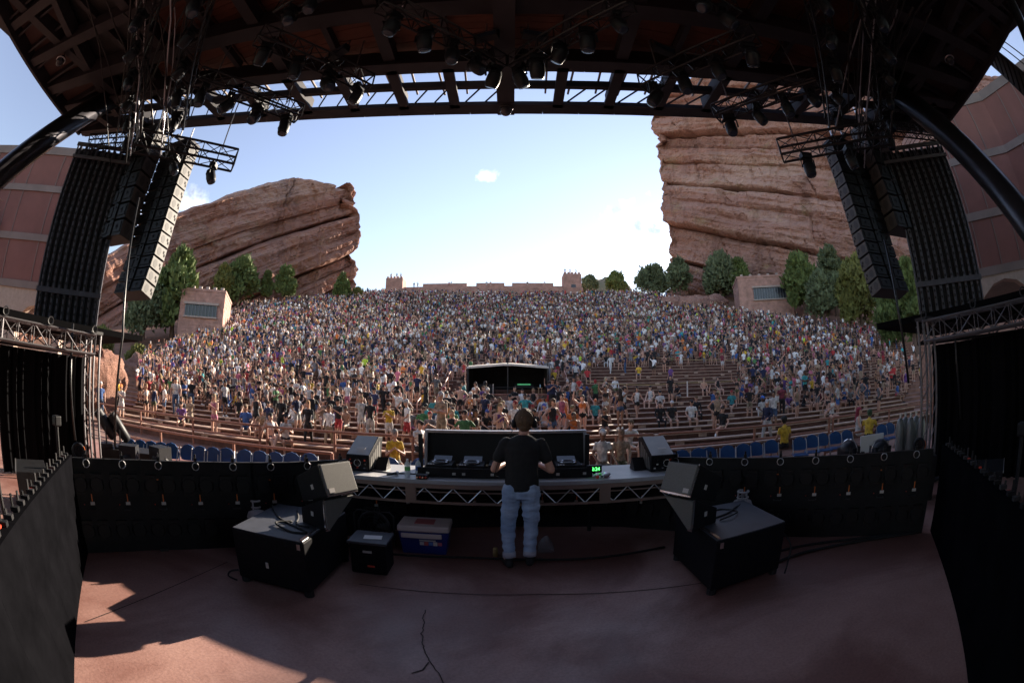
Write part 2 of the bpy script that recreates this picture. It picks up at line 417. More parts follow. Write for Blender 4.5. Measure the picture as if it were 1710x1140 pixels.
def rock(name, mtl, plan, tops, dip, cracks, seed, lean, inward, thick=(2.2, 7.5), soft=1., ncol=560, nrow=230, back=55, tilt=.3, base_drop=6, ledge=2.2):
    plan = np.array(plan, float); tops = np.array(tops, float)
    seg = np.hypot(*np.diff(plan, axis=0).T); cum = np.concatenate([[0], np.cumsum(seg)])
    t = np.linspace(0, cum[-1], ncol)
    xy = np.stack([np.interp(t, cum, plan[:, 0]), np.interp(t, cum, plan[:, 1])], -1); tp = np.interp(t, cum, tops)
    ker = np.ones(9) / 9
    for k in range(2):
        pad = np.pad(xy, ((4, 4), (0, 0)), 'edge'); xy = np.stack([np.convolve(pad[:, 0], ker, 'valid'), np.convolve(pad[:, 1], ker, 'valid')], -1)
    tan = np.gradient(xy, axis=0); tan /= np.linalg.norm(tan, axis=1)[:, None]
    nrm = np.stack([tan[:, 1], -tan[:, 0]], -1)
    mid = plan.mean(0); 
    if (nrm[ncol // 2] @ (np.array([0, 60.]) - xy[ncol // 2])) < 0: nrm = -nrm
    L0 = cum[1]                                           # corner of the far end
    along = t - L0
    bz = floor_z(rho_of(xy[:, 0], xy[:, 1])) - base_drop
    tp = tp + 1.3 * fbm(np.stack([t / 14, t * 0, t * 0 + seed], -1), 5, seed)
    v = np.linspace(0, 1, nrow)
    Zm = bz[None, :] + (tp - bz)[None, :] * v[:, None]
    St = Zm + dip * np.maximum(along, -12)[None, :]
    St = St + .55 * fbm(np.stack([np.broadcast_to(along[None, :] / 30, St.shape), St / 22, St * 0 + seed], -1), 3, seed + 2)
    rng = np.random.RandomState(seed); D = np.zeros_like(St)
    s0 = St.min() - 5; edges = [s0]
    while edges[-1] < St.max() + 5: edges.append(edges[-1] + rng.uniform(*thick))
    edges = sorted([e for e in edges if all(abs(e - c) > 1.8 for c in cracks)] + list(cracks))
    AL0 = np.broadcast_to(along[None, :], St.shape); wob = fbm(np.stack([AL0 / 6, St / 5, St * 0 + 2], -1), 3, seed + 80)
    for a, b in zip(edges[:-1], edges[1:]):
        w_ = (St >= a) & (St < b); tt = (St - a) / (b - a); h = b - a
        off = rng.uniform(-ledge, ledge * .6); bulge = min(1.1, h * .13) * soft
        prof = off + bulge * (1 - np.abs(2 * tt - 1) ** 3.5) + rng.uniform(-.9, .9) * (tt - .5)
        blk = 0.; cuts = [-60.]
        while cuts[-1] < 200: cuts.append(cuts[-1] + rng.uniform(5, 17) * (1.4 if h > 7 else 1))
        cuts = np.array(cuts); bi = np.searchsorted(cuts, AL0 + 1.2 * wob); boff = rng.uniform(-.75, .75, len(cuts) + 1)
        gap = np.exp(-(np.abs(AL0 + 1.2 * wob - cuts[np.clip(bi, 0, len(cuts) - 1)]) / .35) ** 2) * rng.uniform(0, 1.1)
        D = np.where(w_, prof + boff[bi] - gap, D)
    for e in edges:
        big = e in cracks; wd = .42 if big else .22
        cut = (4.2 if big else rng.uniform(.15, 1.0) * soft) * np.exp(-((St - e) / wd) ** 2)
        cut = cut * np.clip(.65 + .8 * fbm(np.stack([np.broadcast_to(along[None, :] / 13, St.shape), St * 0 + e, St * 0], -1), 3, seed + 7), 0 if not big else .35, 1.4)
        D = D - cut
    P3 = np.stack([np.broadcast_to(xy[None, :, 0], Zm.shape), np.broadcast_to(xy[None, :, 1], Zm.shape), Zm], -1)
    Q = np.stack([P3[..., 0], P3[..., 1], St * 1.7], -1)
    D = D + 1.5 * fbm(Q / 26, 3, seed + 20) + .55 * fbm(P3 / 7, 4, seed + 30) + .4 * fbm(P3 / 1.8, 3, seed + 40)
    jn = fbm(np.stack([np.broadcast_to(along[None, :] / 9, St.shape), St / 40, St * 0 + 9], -1), 3, seed + 50)   # joints: blocky steps along the face
    D = D + 1.1 * np.floor(jn * 2.2) / 2.2
    AL = np.broadcast_to(along[None, :], St.shape)
    D = D + .75 * fbm(np.stack([AL / 24, St * .55, St * 0 + 4], -1), 4, seed + 70, .62) * soft
    D = D - lean * (Zm - bz[None, :])
    D = D * np.clip((along[None, :] + L0) / 10, 0.2, 1)
    top_round = np.clip((v - .965) / .035, 0, 1)[:, None]
    D = D - top_round ** 2 * 2.2
    P3[..., :2] += nrm[None, :, :] * D[..., None]
    # top slab going back from the brink
    extra = []; exs = []
    inward = np.array(inward) / np.hypot(*inward)
    for d in np.linspace(1, 0, 14)[::-1][1:] ** 1.6 * back:
        q = P3[-1].copy(); q[:, :2] += inward * d
        q[:, 2] += -tilt * d + (np.minimum(d, 10) / 10) * 1.3 * fbm(q / 7, 4, seed + 60)
        extra.append(q); exs.append(St[-1] + .2 * d)
    P3 = np.concatenate([P3, np.array(extra)], 0); St = np.concatenate([St, np.array(exs)], 0)
    al = np.broadcast_to(along[None, :], St.shape)
    return link(name, grid_mesh(name, P3, mtl, False, {'strata': St, 'along': al.copy()}))
rl = rock('sandstone_rock', ROCK_L, [(-92, 132), (-43, 110), (-54, 88), (-64, 62), (-70, 40), (-71, 22), (-66, 8)], [59, 61.8, 57.2, 38.5, 21.5, 11, 5], .60, [54.5, 41.5, 33], 3, .085, (-.97, .25), (6, 13), .7, ledge=1.5)
tag(rl, 'brown layered sandstone cliff rising to a blunt prow on the left side of the seating', 'rock')
rr = rock('sandstone_rock', ROCK_R, [(112, 140), (44.2, 112.6), (60, 86), (76, 56), (84, 30), (86, 4)], [104, 102, 96, 82, 64, 50], .42, [84, 66, 51, 40], 12, .05, (.97, .25), (4, 10), .8, ledge=1.7)
tag(rr, 'tall pink layered sandstone cliff on the right with the sun at its edge', 'rock')

def boulder(c, r, seed, label, mtl=ROCK_L):
    u = np.linspace(0, 2 * math.pi, 60); v = np.linspace(0, math.pi, 34)
    U, W = np.meshgrid(u, v); d = np.stack([np.cos(U) * np.sin(W), np.sin(U) * np.sin(W), np.cos(W)], -1)
    k = 1 + .22 * fbm(d * 1.6 + seed, 4, seed) + .05 * fbm(d * 7, 3, seed + 1)
    P = d * np.array(r) * k[..., None]
    P[:, -1] = P[:, 0]
    o = link('boulder', grid_mesh('boulder', P, mtl, True, {'strata': P[..., 2] * 1.5, 'along': P[..., 0] * 3}), loc=c)
    return tag(o, label, 'boulder')
boulder((-23.5, 14.0, .6), (2.4, 2.6, 3.0), 4, 'big rounded tan boulder beside the left stage wing')
boulder((-35, 28, 2.2), (3.0, 3.4, 2.0), 9, 'low pale boulder under the big juniper on the left')
for i, (px, py, r, lab) in enumerate([(1128, 512, 2.2, 'small red boulder at the back of the crowd below the right trees'), (1165, 515, 2.8, 'wide red boulder at the back of the crowd, right of another boulder'), (1195, 505, 2.0, 'red boulder at the foot of the trees next to the right stone hut')]):
    p = on_slope(px, py); boulder((p.x, p.y, p.z), (r * 1.5, r, r), 20 + i, lab, ROCK_R)

# ------------------------------------------------------------------ terraces and benches
NROW = 65
PITCH_ROW = 1.45
def rho_row(k): return 12.5 + PITCH_ROW * k
def xl(k): return float(np.interp(k, [0, 3, 10, 18, 26, 30, 48, 62, 64], [-17.5, -20, -30, -40, -42, -45, -54, -40, -38]))
def xr(k): return float(np.interp(k, [0, 4, 12.7, 22, 30, 38, 47, 60, 64], [18.5, 22.7, 39, 50, 53, 48, 43, 36, 34]))
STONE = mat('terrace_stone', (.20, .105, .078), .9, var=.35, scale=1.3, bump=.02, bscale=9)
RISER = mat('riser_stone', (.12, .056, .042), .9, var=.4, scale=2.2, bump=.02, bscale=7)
PLANK = mat('bench_wood', (.42, .29, .22), .75, var=.3, scale=2.5)
def row_strip(mb, k, x0, x1, prof, n, mi):       # sweep a profile [(drho, z), ...] along a curved row
    xs = np.linspace(x0, x1, n + 1); r = rho_row(k)
    vs = [(x, r + dr - CURV * x * x, z) for x in xs for dr, z in prof]; m = len(prof)
    mb.add(vs, [(i * m + j, (i + 1) * m + j, (i + 1) * m + j + 1, i * m + j + 1) for i in range(n) for j in range(m - 1)], mi)
    mb.add([vs[j] for j in range(m)], [tuple(range(m))], mi); mb.add(vs[-m:], [tuple(range(m))[::-1]], mi)
fl = MB()
for k in range(NROW + 1):
    r = rho_row(k); z = float(seat_z(r)) - .42
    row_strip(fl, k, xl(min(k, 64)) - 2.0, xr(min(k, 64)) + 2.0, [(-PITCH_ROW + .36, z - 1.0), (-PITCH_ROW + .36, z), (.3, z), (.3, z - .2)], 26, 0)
tag(fl.obj('terrace_steps', [STONE]), kind='structure')
SEG = 3.4
for k in range(NROW):
    r = rho_row(k); z = float(seat_z(r)); a, b = xl(k), xr(k)
    near = k < 17
    gaps = [(-3.1, 2.6)] if k in (10, 11, 12, 13) else []
    spans = [(a, b)] if not gaps else [(a, gaps[0][0] - 1.3), (gaps[0][1] + 1.3, b)]
    lab = ('frontmost' if k == 0 else ordinal(k + 1)) + ' curved bench row counted up from the stage'
    if not near:
        t = thing('bench', lab, 'bench', (0, r, z - .42), group='curved bench rows')
        for s0, s1 in spans:
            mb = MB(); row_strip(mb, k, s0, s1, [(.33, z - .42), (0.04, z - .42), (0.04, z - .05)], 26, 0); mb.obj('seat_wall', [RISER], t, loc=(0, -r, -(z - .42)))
            mb = MB(); row_strip(mb, k, s0, s1, [(0, z - .05), (0, z), (.36, z), (.36, z - .3)], 26, 0); mb.obj('plank', [PLANK], t, loc=(0, -r, -(z - .42)))
        continue
    t = thing('bench', lab, 'bench', (0, r, z - .42), group='curved bench rows')
    for s0, s1 in spans:
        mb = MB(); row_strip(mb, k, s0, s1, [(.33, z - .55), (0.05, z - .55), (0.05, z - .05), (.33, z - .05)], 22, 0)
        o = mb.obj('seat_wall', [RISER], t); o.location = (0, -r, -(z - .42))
        n = max(1, int(round((s1 - s0) / SEG))); step = (s1 - s0) / n
        for i in range(n):
            x0, x1 = s0 + i * step + .012, s0 + (i + 1) * step - .012; dz = random.uniform(-.006, .006)
            mb = MB(); row_strip(mb, k, x0, x1, [(.34, z - .05 + dz), (-.03, z - .05 + dz), (-.03, z + dz), (.34, z + dz), (.34, z - .05 + dz)], 2, 0)
            o = mb.obj('plank', [PLANK], t); o.location = (0, -r, -(z - .42))
            if i:
                xm = x0; mb = MB(); mb.box((xm, r + .03 - CURV * xm * xm, z - .12), (.34, .06, .13))
                o = mb.obj('bracket', [PLANK], t); o.location = (0, -r, -(z - .42))

# ------------------------------------------------------------------ front rails, aisle rails
def curve_pt(rho, x, z): return V(x, rho - CURV * x * x, z)
def front_rail(x0, x1, rho, label, zt=.72):
    t = thing('handrail', label, 'railing', curve_pt(rho, (x0 + x1) / 2, -.2), group='rust red front handrails')
    off = -t.location
    n = max(4, int(abs(x1 - x0) / 1.2))
    for zz, nm in ((zt, 'top_rail'), (zt - .42, 'lower_rail')):
        mb = MB(); mb.tube([curve_pt(rho, x0 + (x1 - x0) * i / n, zz) for i in range(n + 1)], .042, 6)
        mb.obj(nm, [RAIL], t, True, loc=off)
    k = max(2, int(abs(x1 - x0) / 2.5))
    for i in range(k + 1):
        x = x0 + (x1 - x0) * i / k; mb = MB(); mb.tube([curve_pt(rho, x, -.3), curve_pt(rho, x, zt)], .045, 6); mb.obj('post', [RAIL], t, loc=off)
RAILS = [(-17.5, -8.2, 'rust red front handrail along the blue chairs at far left'), (-7.9, -2.9, 'rust red front handrail just left of the tilted monitor on the table'),
         (-2.2, -.95, 'short rust red handrail behind the water bottles'), (1.9, 4.2, 'short rust red handrail behind the clock on the table'), (4.4, 11.2, 'long rust red handrail above the blue chairs at right'), (11.4, 18.2, 'rust red front handrail at far right beside the gas cylinders')]
for x0, x1, lab in RAILS: front_rail(x0, x1, 12.25, lab)
front_rail(8.9, 13.6, 9.8, 'low rust red rail in front of the right blue chairs', .42)
front_rail(-14, -4.5, 10.0, 'low rust red rail behind the left screen wall', .4)
LOOP = mat('aisle_rail', (.48, .25, .19), .5, .2)
def aisle(x, k0, k1, side, lab):
    for j, k in enumerate(range(k0, k1, 2)):
        r0, r1 = rho_row(k) - .9, rho_row(k) + .35; z0, z1 = float(seat_z(r0)) - .42, float(seat_z(r1)) - .1
        xx = x + side * j * .22
        t = thing('aisle_rail', f'bent tube aisle rail {lab}, {ordinal(j + 1)} one up', 'railing', curve_pt(r0, xx, z0), group='aisle rails by the mixing booth'); o = -t.location
        mb = MB(); mb.tube([curve_pt(r0, xx, z0 - .1), curve_pt(r0, xx, z0 + .86), curve_pt(r0 + .12, xx, z0 + .97), curve_pt(r1 - .1, xx, z1 + .74), curve_pt(r1, xx, z1 + .66), curve_pt(r1, xx, z1 - .3)], .034, 6)
        mb.obj('bent_tube', [LOOP], t, True, loc=o)
aisle(-3.9, 6, 22, -1, 'left of the booth near side'); aisle(-4.9, 7, 22, -1, 'left of the booth far side')
aisle(3.2, 6, 22, 1, 'right of the booth near side'); aisle(4.2, 7, 22, 1, 'right of the booth far side')
front_rail(-4.2, 3.6, rho_row(9) - .55, 'rust red rail across the front of the mixing booth', 1.95)
# rope posts
POSTM = mat('pale_post', (.62, .55, .5), .5)
ROPE = mat('rope', (.55, .42, .2), .8)
for px, py, lab in [(1148, 668, 'pale rope post on the empty benches right of the booth'), (1055, 612, 'pale rope post below the upper right crowd'), (1312, 648, 'pale rope post beside the right crowd'), (1236, 622, 'pale rope post by the person in the lime vest'), (1482, 640, 'pale rope post near the far right benches'), (316, 676, 'pale rope post among the lower left crowd')]:
    p = on_slope(px, py); t = thing('rope_post', lab, 'post', p, group='rope barrier posts')
    mb = MB(); mb.tube([(0, 0, 0), (0, 0, 1.25)], .05, 8); mb.obj('pole', [POSTM], t)
    mb = MB(); mb.lathe([(.17, 0), (.17, .03), (.05, .06)], n=10); mb.obj('foot', [POSTM], t)
def rope(pts, lab):
    P = [on_slope(*q) + V(0, 0, 1.15) for q in pts]; mb = MB()
    mb.tube([a.lerp(b, i / 8) - V(0, 0, .18 * (1 - (i / 4 - 1) ** 2)) for a, b in zip(P[:-1], P[1:]) for i in range(8)] + [P[-1]], .018, 4)
    tag(mb.obj('barrier_rope', [ROPE]), lab, 'rope', 'barrier ropes')
rope([(980, 665), (1148, 668), (1312, 648)], 'sagging yellow rope over the empty benches right of booth')
rope([(240, 668), (316, 676), (480, 672), (720, 672)], 'long sagging yellow rope through the lower left crowd')
rope([(930, 618), (1055, 612), (1236, 622)], 'sagging rope under the upper right crowd')

# ------------------------------------------------------------------ stone buildings
BRICK = mat('red_stone_block', (.44, .26, .21), .9, var=.28, scale=.9, bump=.03, bscale=5)
CONC = mat('pale_concrete', (.42, .35, .31), .85, var=.15, scale=1.2)
DARKWIN = mat('dark_glass', (.03, .035, .045), .15)
SHUT = mat('metal_shutter', (.10, .11, .13), .4, .5)
def courses(mb, poly, z0, z1, h, lens, mi, seed):   # uneven stone courses standing proud of a wall
    rnd = random.Random(seed); k = len(poly)
    for e in range(k):
        a, b = V(*poly[e], 0), V(*poly[(e + 1) % k], 0); d = b - a; ln = d.length; d.normalize(); nrm = V(d.y, -d.x, 0); z = z0; row = 0
        while z < z1 - .02:
            hh = min(h * rnd.uniform(.75, 1.3), z1 - z); s = -rnd.uniform(0, lens)
            while s < ln:
                l2 = lens * rnd.uniform(.6, 1.5); s0, s1 = max(0, s), min(ln, s + l2); pr = rnd.uniform(.01, .07)
                if s1 - s0 > .05:
                    c = a + d * ((s0 + s1) / 2) + nrm * (pr / 2) + V(0, 0, z + hh / 2)
                    x, y = d, nrm
                    mb.box(c, (s1 - s0 - .03, pr, hh - .03), Matrix((x, y, V(0, 0, 1))).transposed(), mi)
                s += l2
            z += hh
def ccw(poly):
    a = sum(poly[i][0] * poly[(i + 1) % len(poly)][1] - poly[(i + 1) % len(poly)][0] * poly[i][1] for i in range(len(poly)))
    return poly if a > 0 else poly[::-1]
def hut(c, yaw, wd, dp, ht, lab, win, seed):
    t = thing('stone_hut', lab, 'hut', c, yaw)
    q = ccw([(-wd / 2, -dp / 2), (wd / 2, -dp / 2), (wd / 2, dp / 2), (-wd / 2, dp / 2)])
    mb = MB(); mb.prism(q, -6, ht, 0); o = mb.obj('wall', [BRICK], t)
    mb = MB(); courses(mb, q, 0, ht, .42, 1.3, 0, seed); g = mb.obj('stone_course', [BRICK], t); g['kind'] = 'stuff'
    mb = MB(); mb.prism([(x * 1.03, y * 1.03) for x, y in q], ht + .004, ht + .35); mb.obj('parapet', [BRICK], t)
    x0, x1, z0, z1 = win
    wo = MB().box(((x0 + x1) / 2, -dp / 2 - .02, (z0 + z1) / 2), (x1 - x0, .3, z1 - z0)).obj('window', [DARKWIN], t)
    n = int((x1 - x0) / .55)
    for i in range(n + 1): MB().box((x0 + (x1 - x0) * i / n, -dp / 2 - .2, (z0 + z1) / 2), (.16, .1, z1 - z0)).obj('shutter_slat', [SHUT], wo)
    MB().box(((x0 + x1) / 2, -dp / 2 - .15, z1 + .18), (x1 - x0 + .6, .7, .32)).obj('lintel', [CONC], t)
    MB().box(((x0 + x1) / 2, -dp / 2 - .15, z0 - .12), (x1 - x0 + .4, .5, .2)).obj('sill', [CONC], t)
    for i in range(6): MB().box((-wd / 2 + wd * (i + .5) / 6, -dp / 2 + .4, ht + .55), (.5, .5, .4)).obj('roof_block', [CONC], t)
    return t
p = on_slope(338, 562); hut((p.x - 1.5, p.y + 2, p.z), R(32), 7.2, 9, 6.2, 'small red stone hut with a shuttered window on the left slope', (-2.6, 2.5, 2.6, 4.2), 3)
p = on_slope(1270, 523); hut((p.x + 3, p.y + 3, p.z), R(-24), 11.5, 9, 7.0, 'low red stone hut with a grey shuttered window among right trees', (-2.6, 4.2, 2.6, 4.8), 5)
# top wall with two end towers
tw = thing('top_wall', 'long red stone wall with square end towers along the skyline', 'wall', (-8, 108.5, 25.5))
tp0 = V(-8, 108.5, 25.5)
def wbox(x0, x1, y0, y1, z0, z1, nm, par=None, m=BRICK):
    q = MB(); q.box(V((x0 + x1) / 2, (y0 + y1) / 2, (z0 + z1) / 2) - tp0, (x1 - x0, y1 - y0, z1 - z0)); return q.obj(nm, [m], par or tw)
wbox(-34.5, 18.5, 107, 108.2, 22, 29.3, 'lower_wall')
wbox(-34, 18, 110.5, 111.5, 22, 30.5, 'upper_wall')
for x0, x1, h in ((-34.2, -29.4, 32.6), (13.6, 18.4, 33.4)):
    tq = wbox(x0, x1, 108.2, 112.5, 22, h, 'end_tower')
    for i in range(5): wbox(x0 + .2 + i * .95, x0 + .75 + i * .95, 108.3, 109, h, h + .45, 'roof_block', tw)
    wbox(x0 + 2.0, x0 + 3.2, 108.14, 108.4, h - 4.6, h - 3.0, 'opening', tw, DARKWIN)
for x0, x1 in ((-24, -12), (-9.5, -2), (0, 11)): wbox(x0, x1, 109.6, 110.4, 26, 31.1, 'raised_panel')
g = MB(); courses(g, ccw([(-34.5 + 8, 107 - 108.5), (18.5 + 8, 107 - 108.5), (18.5 + 8, 107.3 - 108.5), (-34.5 + 8, 107.3 - 108.5)]), -1.5, 3.75, .5, 1.7, 0, 8)
g = g.obj('stone_course', [BRICK], tw); g['kind'] = 'stuff'

# ------------------------------------------------------------------ junipers
LEAFS = [mat('juniper_green', (.12, .165, .05), .85, var=.45, scale=.7), mat('juniper_grey', (.13, .165, .085), .85, var=.4, scale=.7), mat('juniper_olive', (.17, .18, .05), .85, var=.4, scale=.7)]
BARK = mat('juniper_bark', (.13, .085, .06), .95, var=.3, scale=4)
def tree(px, py, top, wpx, lab, kind, seed, push=0, shrub=False):
    p = on_slope(px, py); d = math.hypot(p.x, p.y); d2 = (d + push) / d; p = V(p.x * d2, p.y * d2, p.z + push * .14); d += push
    h = d * (math.tan(math.asin(sight(px, top).z)) - math.tan(math.asin(sight(px, py).z))) + .6; wd = wpx / FPX * d / 2
    rnd = np.random.RandomState(seed)
    t = thing('juniper_shrub' if shrub else 'juniper_tree', lab, 'shrub' if shrub else 'tree', p, rnd.uniform(0, 6), 'junipers on the slopes')
    mb = MB(); trunk_h = h * (.15 if shrub else .55)
    lean = rnd.uniform(-.06, .06, 2) * h
    mb.tube([(0, 0, -.4), (lean[0] * .3, lean[1] * .3, trunk_h * .4), (lean[0], lean[1], trunk_h)], [.045 * h ** .9, .032 * h ** .9, .012 * h], 7)
    for i in range(6):
        a = rnd.uniform(0, 6.28); z0 = trunk_h * rnd.uniform(.25, .7); e = wd * .6
        mb.tube([(0, 0, z0), (math.cos(a) * e * .5, math.sin(a) * e * .5, z0 + h * .12), (math.cos(a) * e, math.sin(a) * e, z0 + h * .26)], [.012 * h, .009 * h, .004 * h], 5)
    mb.obj('trunk', [BARK], t)
    nb = 40; base = .03 if shrub else .2
    zt = rnd.uniform(0, 1, nb) ** .85
    env = np.where(zt < .35, .72 + .28 * zt / .35, 1 - .72 * ((zt - .35) / .65) ** 1.5)
    ang = rnd.uniform(0, 6.283, nb); rad = wd * env * np.sqrt(rnd.uniform(.1, 1, nb)) * .82
    cen = np.stack([np.cos(ang) * rad, np.sin(ang) * rad, h * (base + (1 - base) * zt * .93)], -1)
    br = wd * rnd.uniform(.2, .46, nb) * (1.05 - .45 * zt); per = 170
    q = rnd.normal(size=(nb, per, 3)); q /= np.linalg.norm(q, axis=-1, keepdims=True)
    pos = cen[:, None] + q * br[:, None, None] * (rnd.uniform(.35, 1.08, (nb, per, 1)) * np.where(rnd.uniform(size=(nb, per, 1)) < .12, 1.3, 1)) * np.array([1, 1, 1.35])
    pos = pos.reshape(-1, 3); q = q.reshape(-1, 3); pos[:, 2] = np.clip(pos[:, 2], h * base * .4, None)
    sz = (.16 + .026 * h) * rnd.uniform(.7, 1.5, len(pos))
    up = q * .6 + np.array([0, 0, .9]) + rnd.normal(size=q.shape) * .35; up /= np.linalg.norm(up, axis=1)[:, None]
    sd = np.cross(up, rnd.normal(size=q.shape)); sd /= np.linalg.norm(sd, axis=1)[:, None]
    vs = np.stack([pos - sd * sz[:, None] * .55, pos + up * sz[:, None] * .3 + sd * sz[:, None] * .6, pos + up * sz[:, None] * 1.7, pos + up * sz[:, None] * .5 - sd * sz[:, None] * .5], 1).reshape(-1, 3)
    n = len(pos); me = bpy.data.meshes.new('crown'); me.from_pydata(vs.tolist(), [], np.arange(4 * n).reshape(-1, 4).tolist()); me.materials.append(LEAFS[kind])
    link('crown', me, t)
TREES = [(287, 560, 424, 92, 'tallest dark juniper behind the left speaker column', 0, 0), (240, 562, 484, 86, 'broad juniper spreading at the foot of the tallest left one', 1, -2),
 (396, 512, 436, 66, 'bushy juniper above the left stone hut', 0, 2), (368, 512, 448, 36, 'slim bright juniper on the left edge of the bushy one above the hut', 2, -1), (442, 504, 458, 20, 'narrow juniper between two wider ones at the left cliff foot', 0, 0),
 (474, 503, 450, 40, 'rounded juniper standing alone against the left cliff', 0, 0), (569, 502, 463, 29, 'pointed juniper by the prow of the left cliff', 0, 0),
 (985, 493, 462, 36, 'low juniper beside the right end tower of the top wall', 1, 8), (1030, 492, 456, 40, 'juniper on the skyline right of the top wall', 0, 6), (1092, 494, 448, 66, 'wide hazy juniper under the sun', 1, 3), (1136, 494, 438, 44, 'juniper right under the edge of the right cliff', 1, 0),
 (1205, 500, 424, 70, 'tall blue green juniper left of the right stone hut', 1, 2), (1240, 503, 434, 42, 'narrow juniper touching the right stone hut from the left', 0, 3), (1345, 528, 430, 70, 'round green juniper right of the right stone hut', 0, 0), (1376, 536, 462, 60, 'small grey juniper in front of the round one by the hut', 1, -3),
 (1398, 532, 416, 52, 'pale tall juniper behind the right speaker column', 1, 6), (1440, 548, 440, 88, 'large dark olive juniper below the right speaker column', 2, 0), (1502, 566, 448, 74, 'dark juniper between the right speakers and the right screen', 0, 0), (1490, 574, 500, 60, 'low bushy juniper in front of the dark right one', 0, -5), (1532, 596, 436, 50, 'dark juniper half hidden by the right slatted screen', 0, 0)]
for i, (px, py, tp_, wp, lab, kd, push) in enumerate(TREES): tree(px, py, tp_, wp, lab, kd, 40 + i, push)
for i, (px, py, tp_, wp, lab) in enumerate([(597, 500, 487, 28, 'low round shrub beside the pointed juniper'), (172, 585, 560, 44, 'pale green shrub behind the tan boulder'), (228, 610, 592, 40, 'light green weeds beside the left steps')]): tree(px, py, tp_, wp, lab, 2, 80 + i, 0, True)

# ------------------------------------------------------------------ mixing booth in the crowd
bt = thing('mixing_booth', 'black sided mixing booth with pale canvas roof amid the crowd', 'booth', (-.28, 28.4, 1.65))
CANVAS = mat('pale_canvas', (.62, .57, .5), .85, var=.1)
CLOTH = mat('black_cloth', (.012, .012, .015), .95, var=.4, scale=4)
WOOD = mat('stool_wood', (.38, .23, .12), .6)
MB().box((0, 3.2, 1.1), (5.4, .05, 2.6)).obj('back_drape', [CLOTH], bt)
for s in (-1, 1):
    MB().box((s * 2.7, 1.6, 1.05), (.05, 3.2, 2.3)).obj('side_drape', [CLOTH], bt)
    for y in (0, 3.2): MB().tube([(s * 2.66, y, -.2), (s * 2.66, y, 2.4)], .04, 6).obj('pole', [STEEL_DARK], bt)
MB().tube([(0, 0, -.2), (0, 0, 2.4)], .045, 6).obj('pole', [STEEL_DARK], bt)
q = MB(); n = 9
xs = [-2.75 + 5.5 * i / n for i in range(n + 1)]
vs = [(x, y, 2.15 + .22 * (1 - abs(x) / 2.75) + dz) for x in xs for y, dz in ((-.1, 0), (1.6, .16), (3.3, .1))]
q.add(vs, [(i * 3 + j, (i + 1) * 3 + j, (i + 1) * 3 + j + 1, i * 3 + j + 1) for i in range(n) for j in range(2)])
q.add([(x, -.1, 2.15 + .22 * (1 - abs(x) / 2.75) + d) for x in xs for d in (0, -.14)], [(i * 2, i * 2 + 1, i * 2 + 3, i * 2 + 2) for i in range(n)])
o = q.obj('canvas_roof', [CANVAS], bt); o.modifiers.new('thick', 'SOLIDIFY').thickness = .02
def booth_item(nm, lab, cat, x, y, z=0): return thing(nm, lab, cat, V(-.28 + x, 28.4 + y, 1.65 + z))
t = booth_item('folding_table', 'long table with equipment inside the mixing booth', 'table', .6, .9); MB().box((0, 0, .78), (3.2, .7, .05)).obj('table_top', [STEEL_DARK], t)
for s in (-1, 1):
    for u in (-1, 1): MB().tube([(s * 1.5, u * .3, 0), (s * 1.5, u * .3, .76)], .02, 5).obj('leg', [STEEL_DARK], t)
t = booth_item('lighting_console', 'green lit lighting console on the booth table', 'console', 1.1, .85, .805); MB().add([(-.65, -.3, 0), (.65, -.3, 0), (.65, .3, 0), (-.65, .3, 0), (-.65, -.3, .06), (.65, -.3, .06), (.65, .3, .24), (-.65, .3, .24)], [(0, 3, 2, 1), (4, 5, 6, 7), (0, 1, 5, 4), (1, 2, 6, 5), (2, 3, 7, 6), (3, 0, 4, 7)]).obj('case', [BLACK], t)
MB().box((0, .02, .175), (.9, .3, .01), Matrix.Rotation(R(17), 3, 'X')).obj('screen', [mat('green_screen', (.12, .35, .2), .4, emit=((.12, .6, .25), .12))], t)
t = booth_item('road_case', 'black road case with white marking at the booth left side', 'case', -1.5, .3)
MB().box((0, 0, .5), (1.1, .6, .95)).obj('body', [BLACK], t, bevel=.01)
for s in (-1, 1): MB().box((s * .52, -.302, .5), (.05, .02, .95)).obj('edge', [ALU], t)
link('marking', text_mesh('UEC', .34, .004, 'marking'), t, loc=(0, -.312, .42), rot=(R(90), 0, 0)).data.materials.append(WHITE)
t = booth_item('stool', 'wooden stool beside the booth table', 'stool', 2.15, -.1); MB().lathe([(.17, .7), (.17, .74)], n=12).obj('seat', [WOOD], t)
for a in range(4): 
    c_, s_ = math.cos(a * 1.571 + .785), math.sin(a * 1.571 + .785); MB().tube([(c_ * .2, s_ * .2, 0), (c_ * .12, s_ * .12, .7)], .018, 5).obj('leg', [WOOD], t)
MB().ring((0, 0, .3), (0, 0, 1), .17, .012, 12, 4).obj('foot_ring', [WOOD], t)
t = booth_item('water_bottle', 'clear water bottle standing on the booth stool', 'bottle', 2.15, -.1, .74); MB().lathe([(.035, 0), (.035, .16), (.014, .2), (.014, .23)], n=10).obj('body', [mat('bottle_blue', (.35, .55, .65), .15)], t)
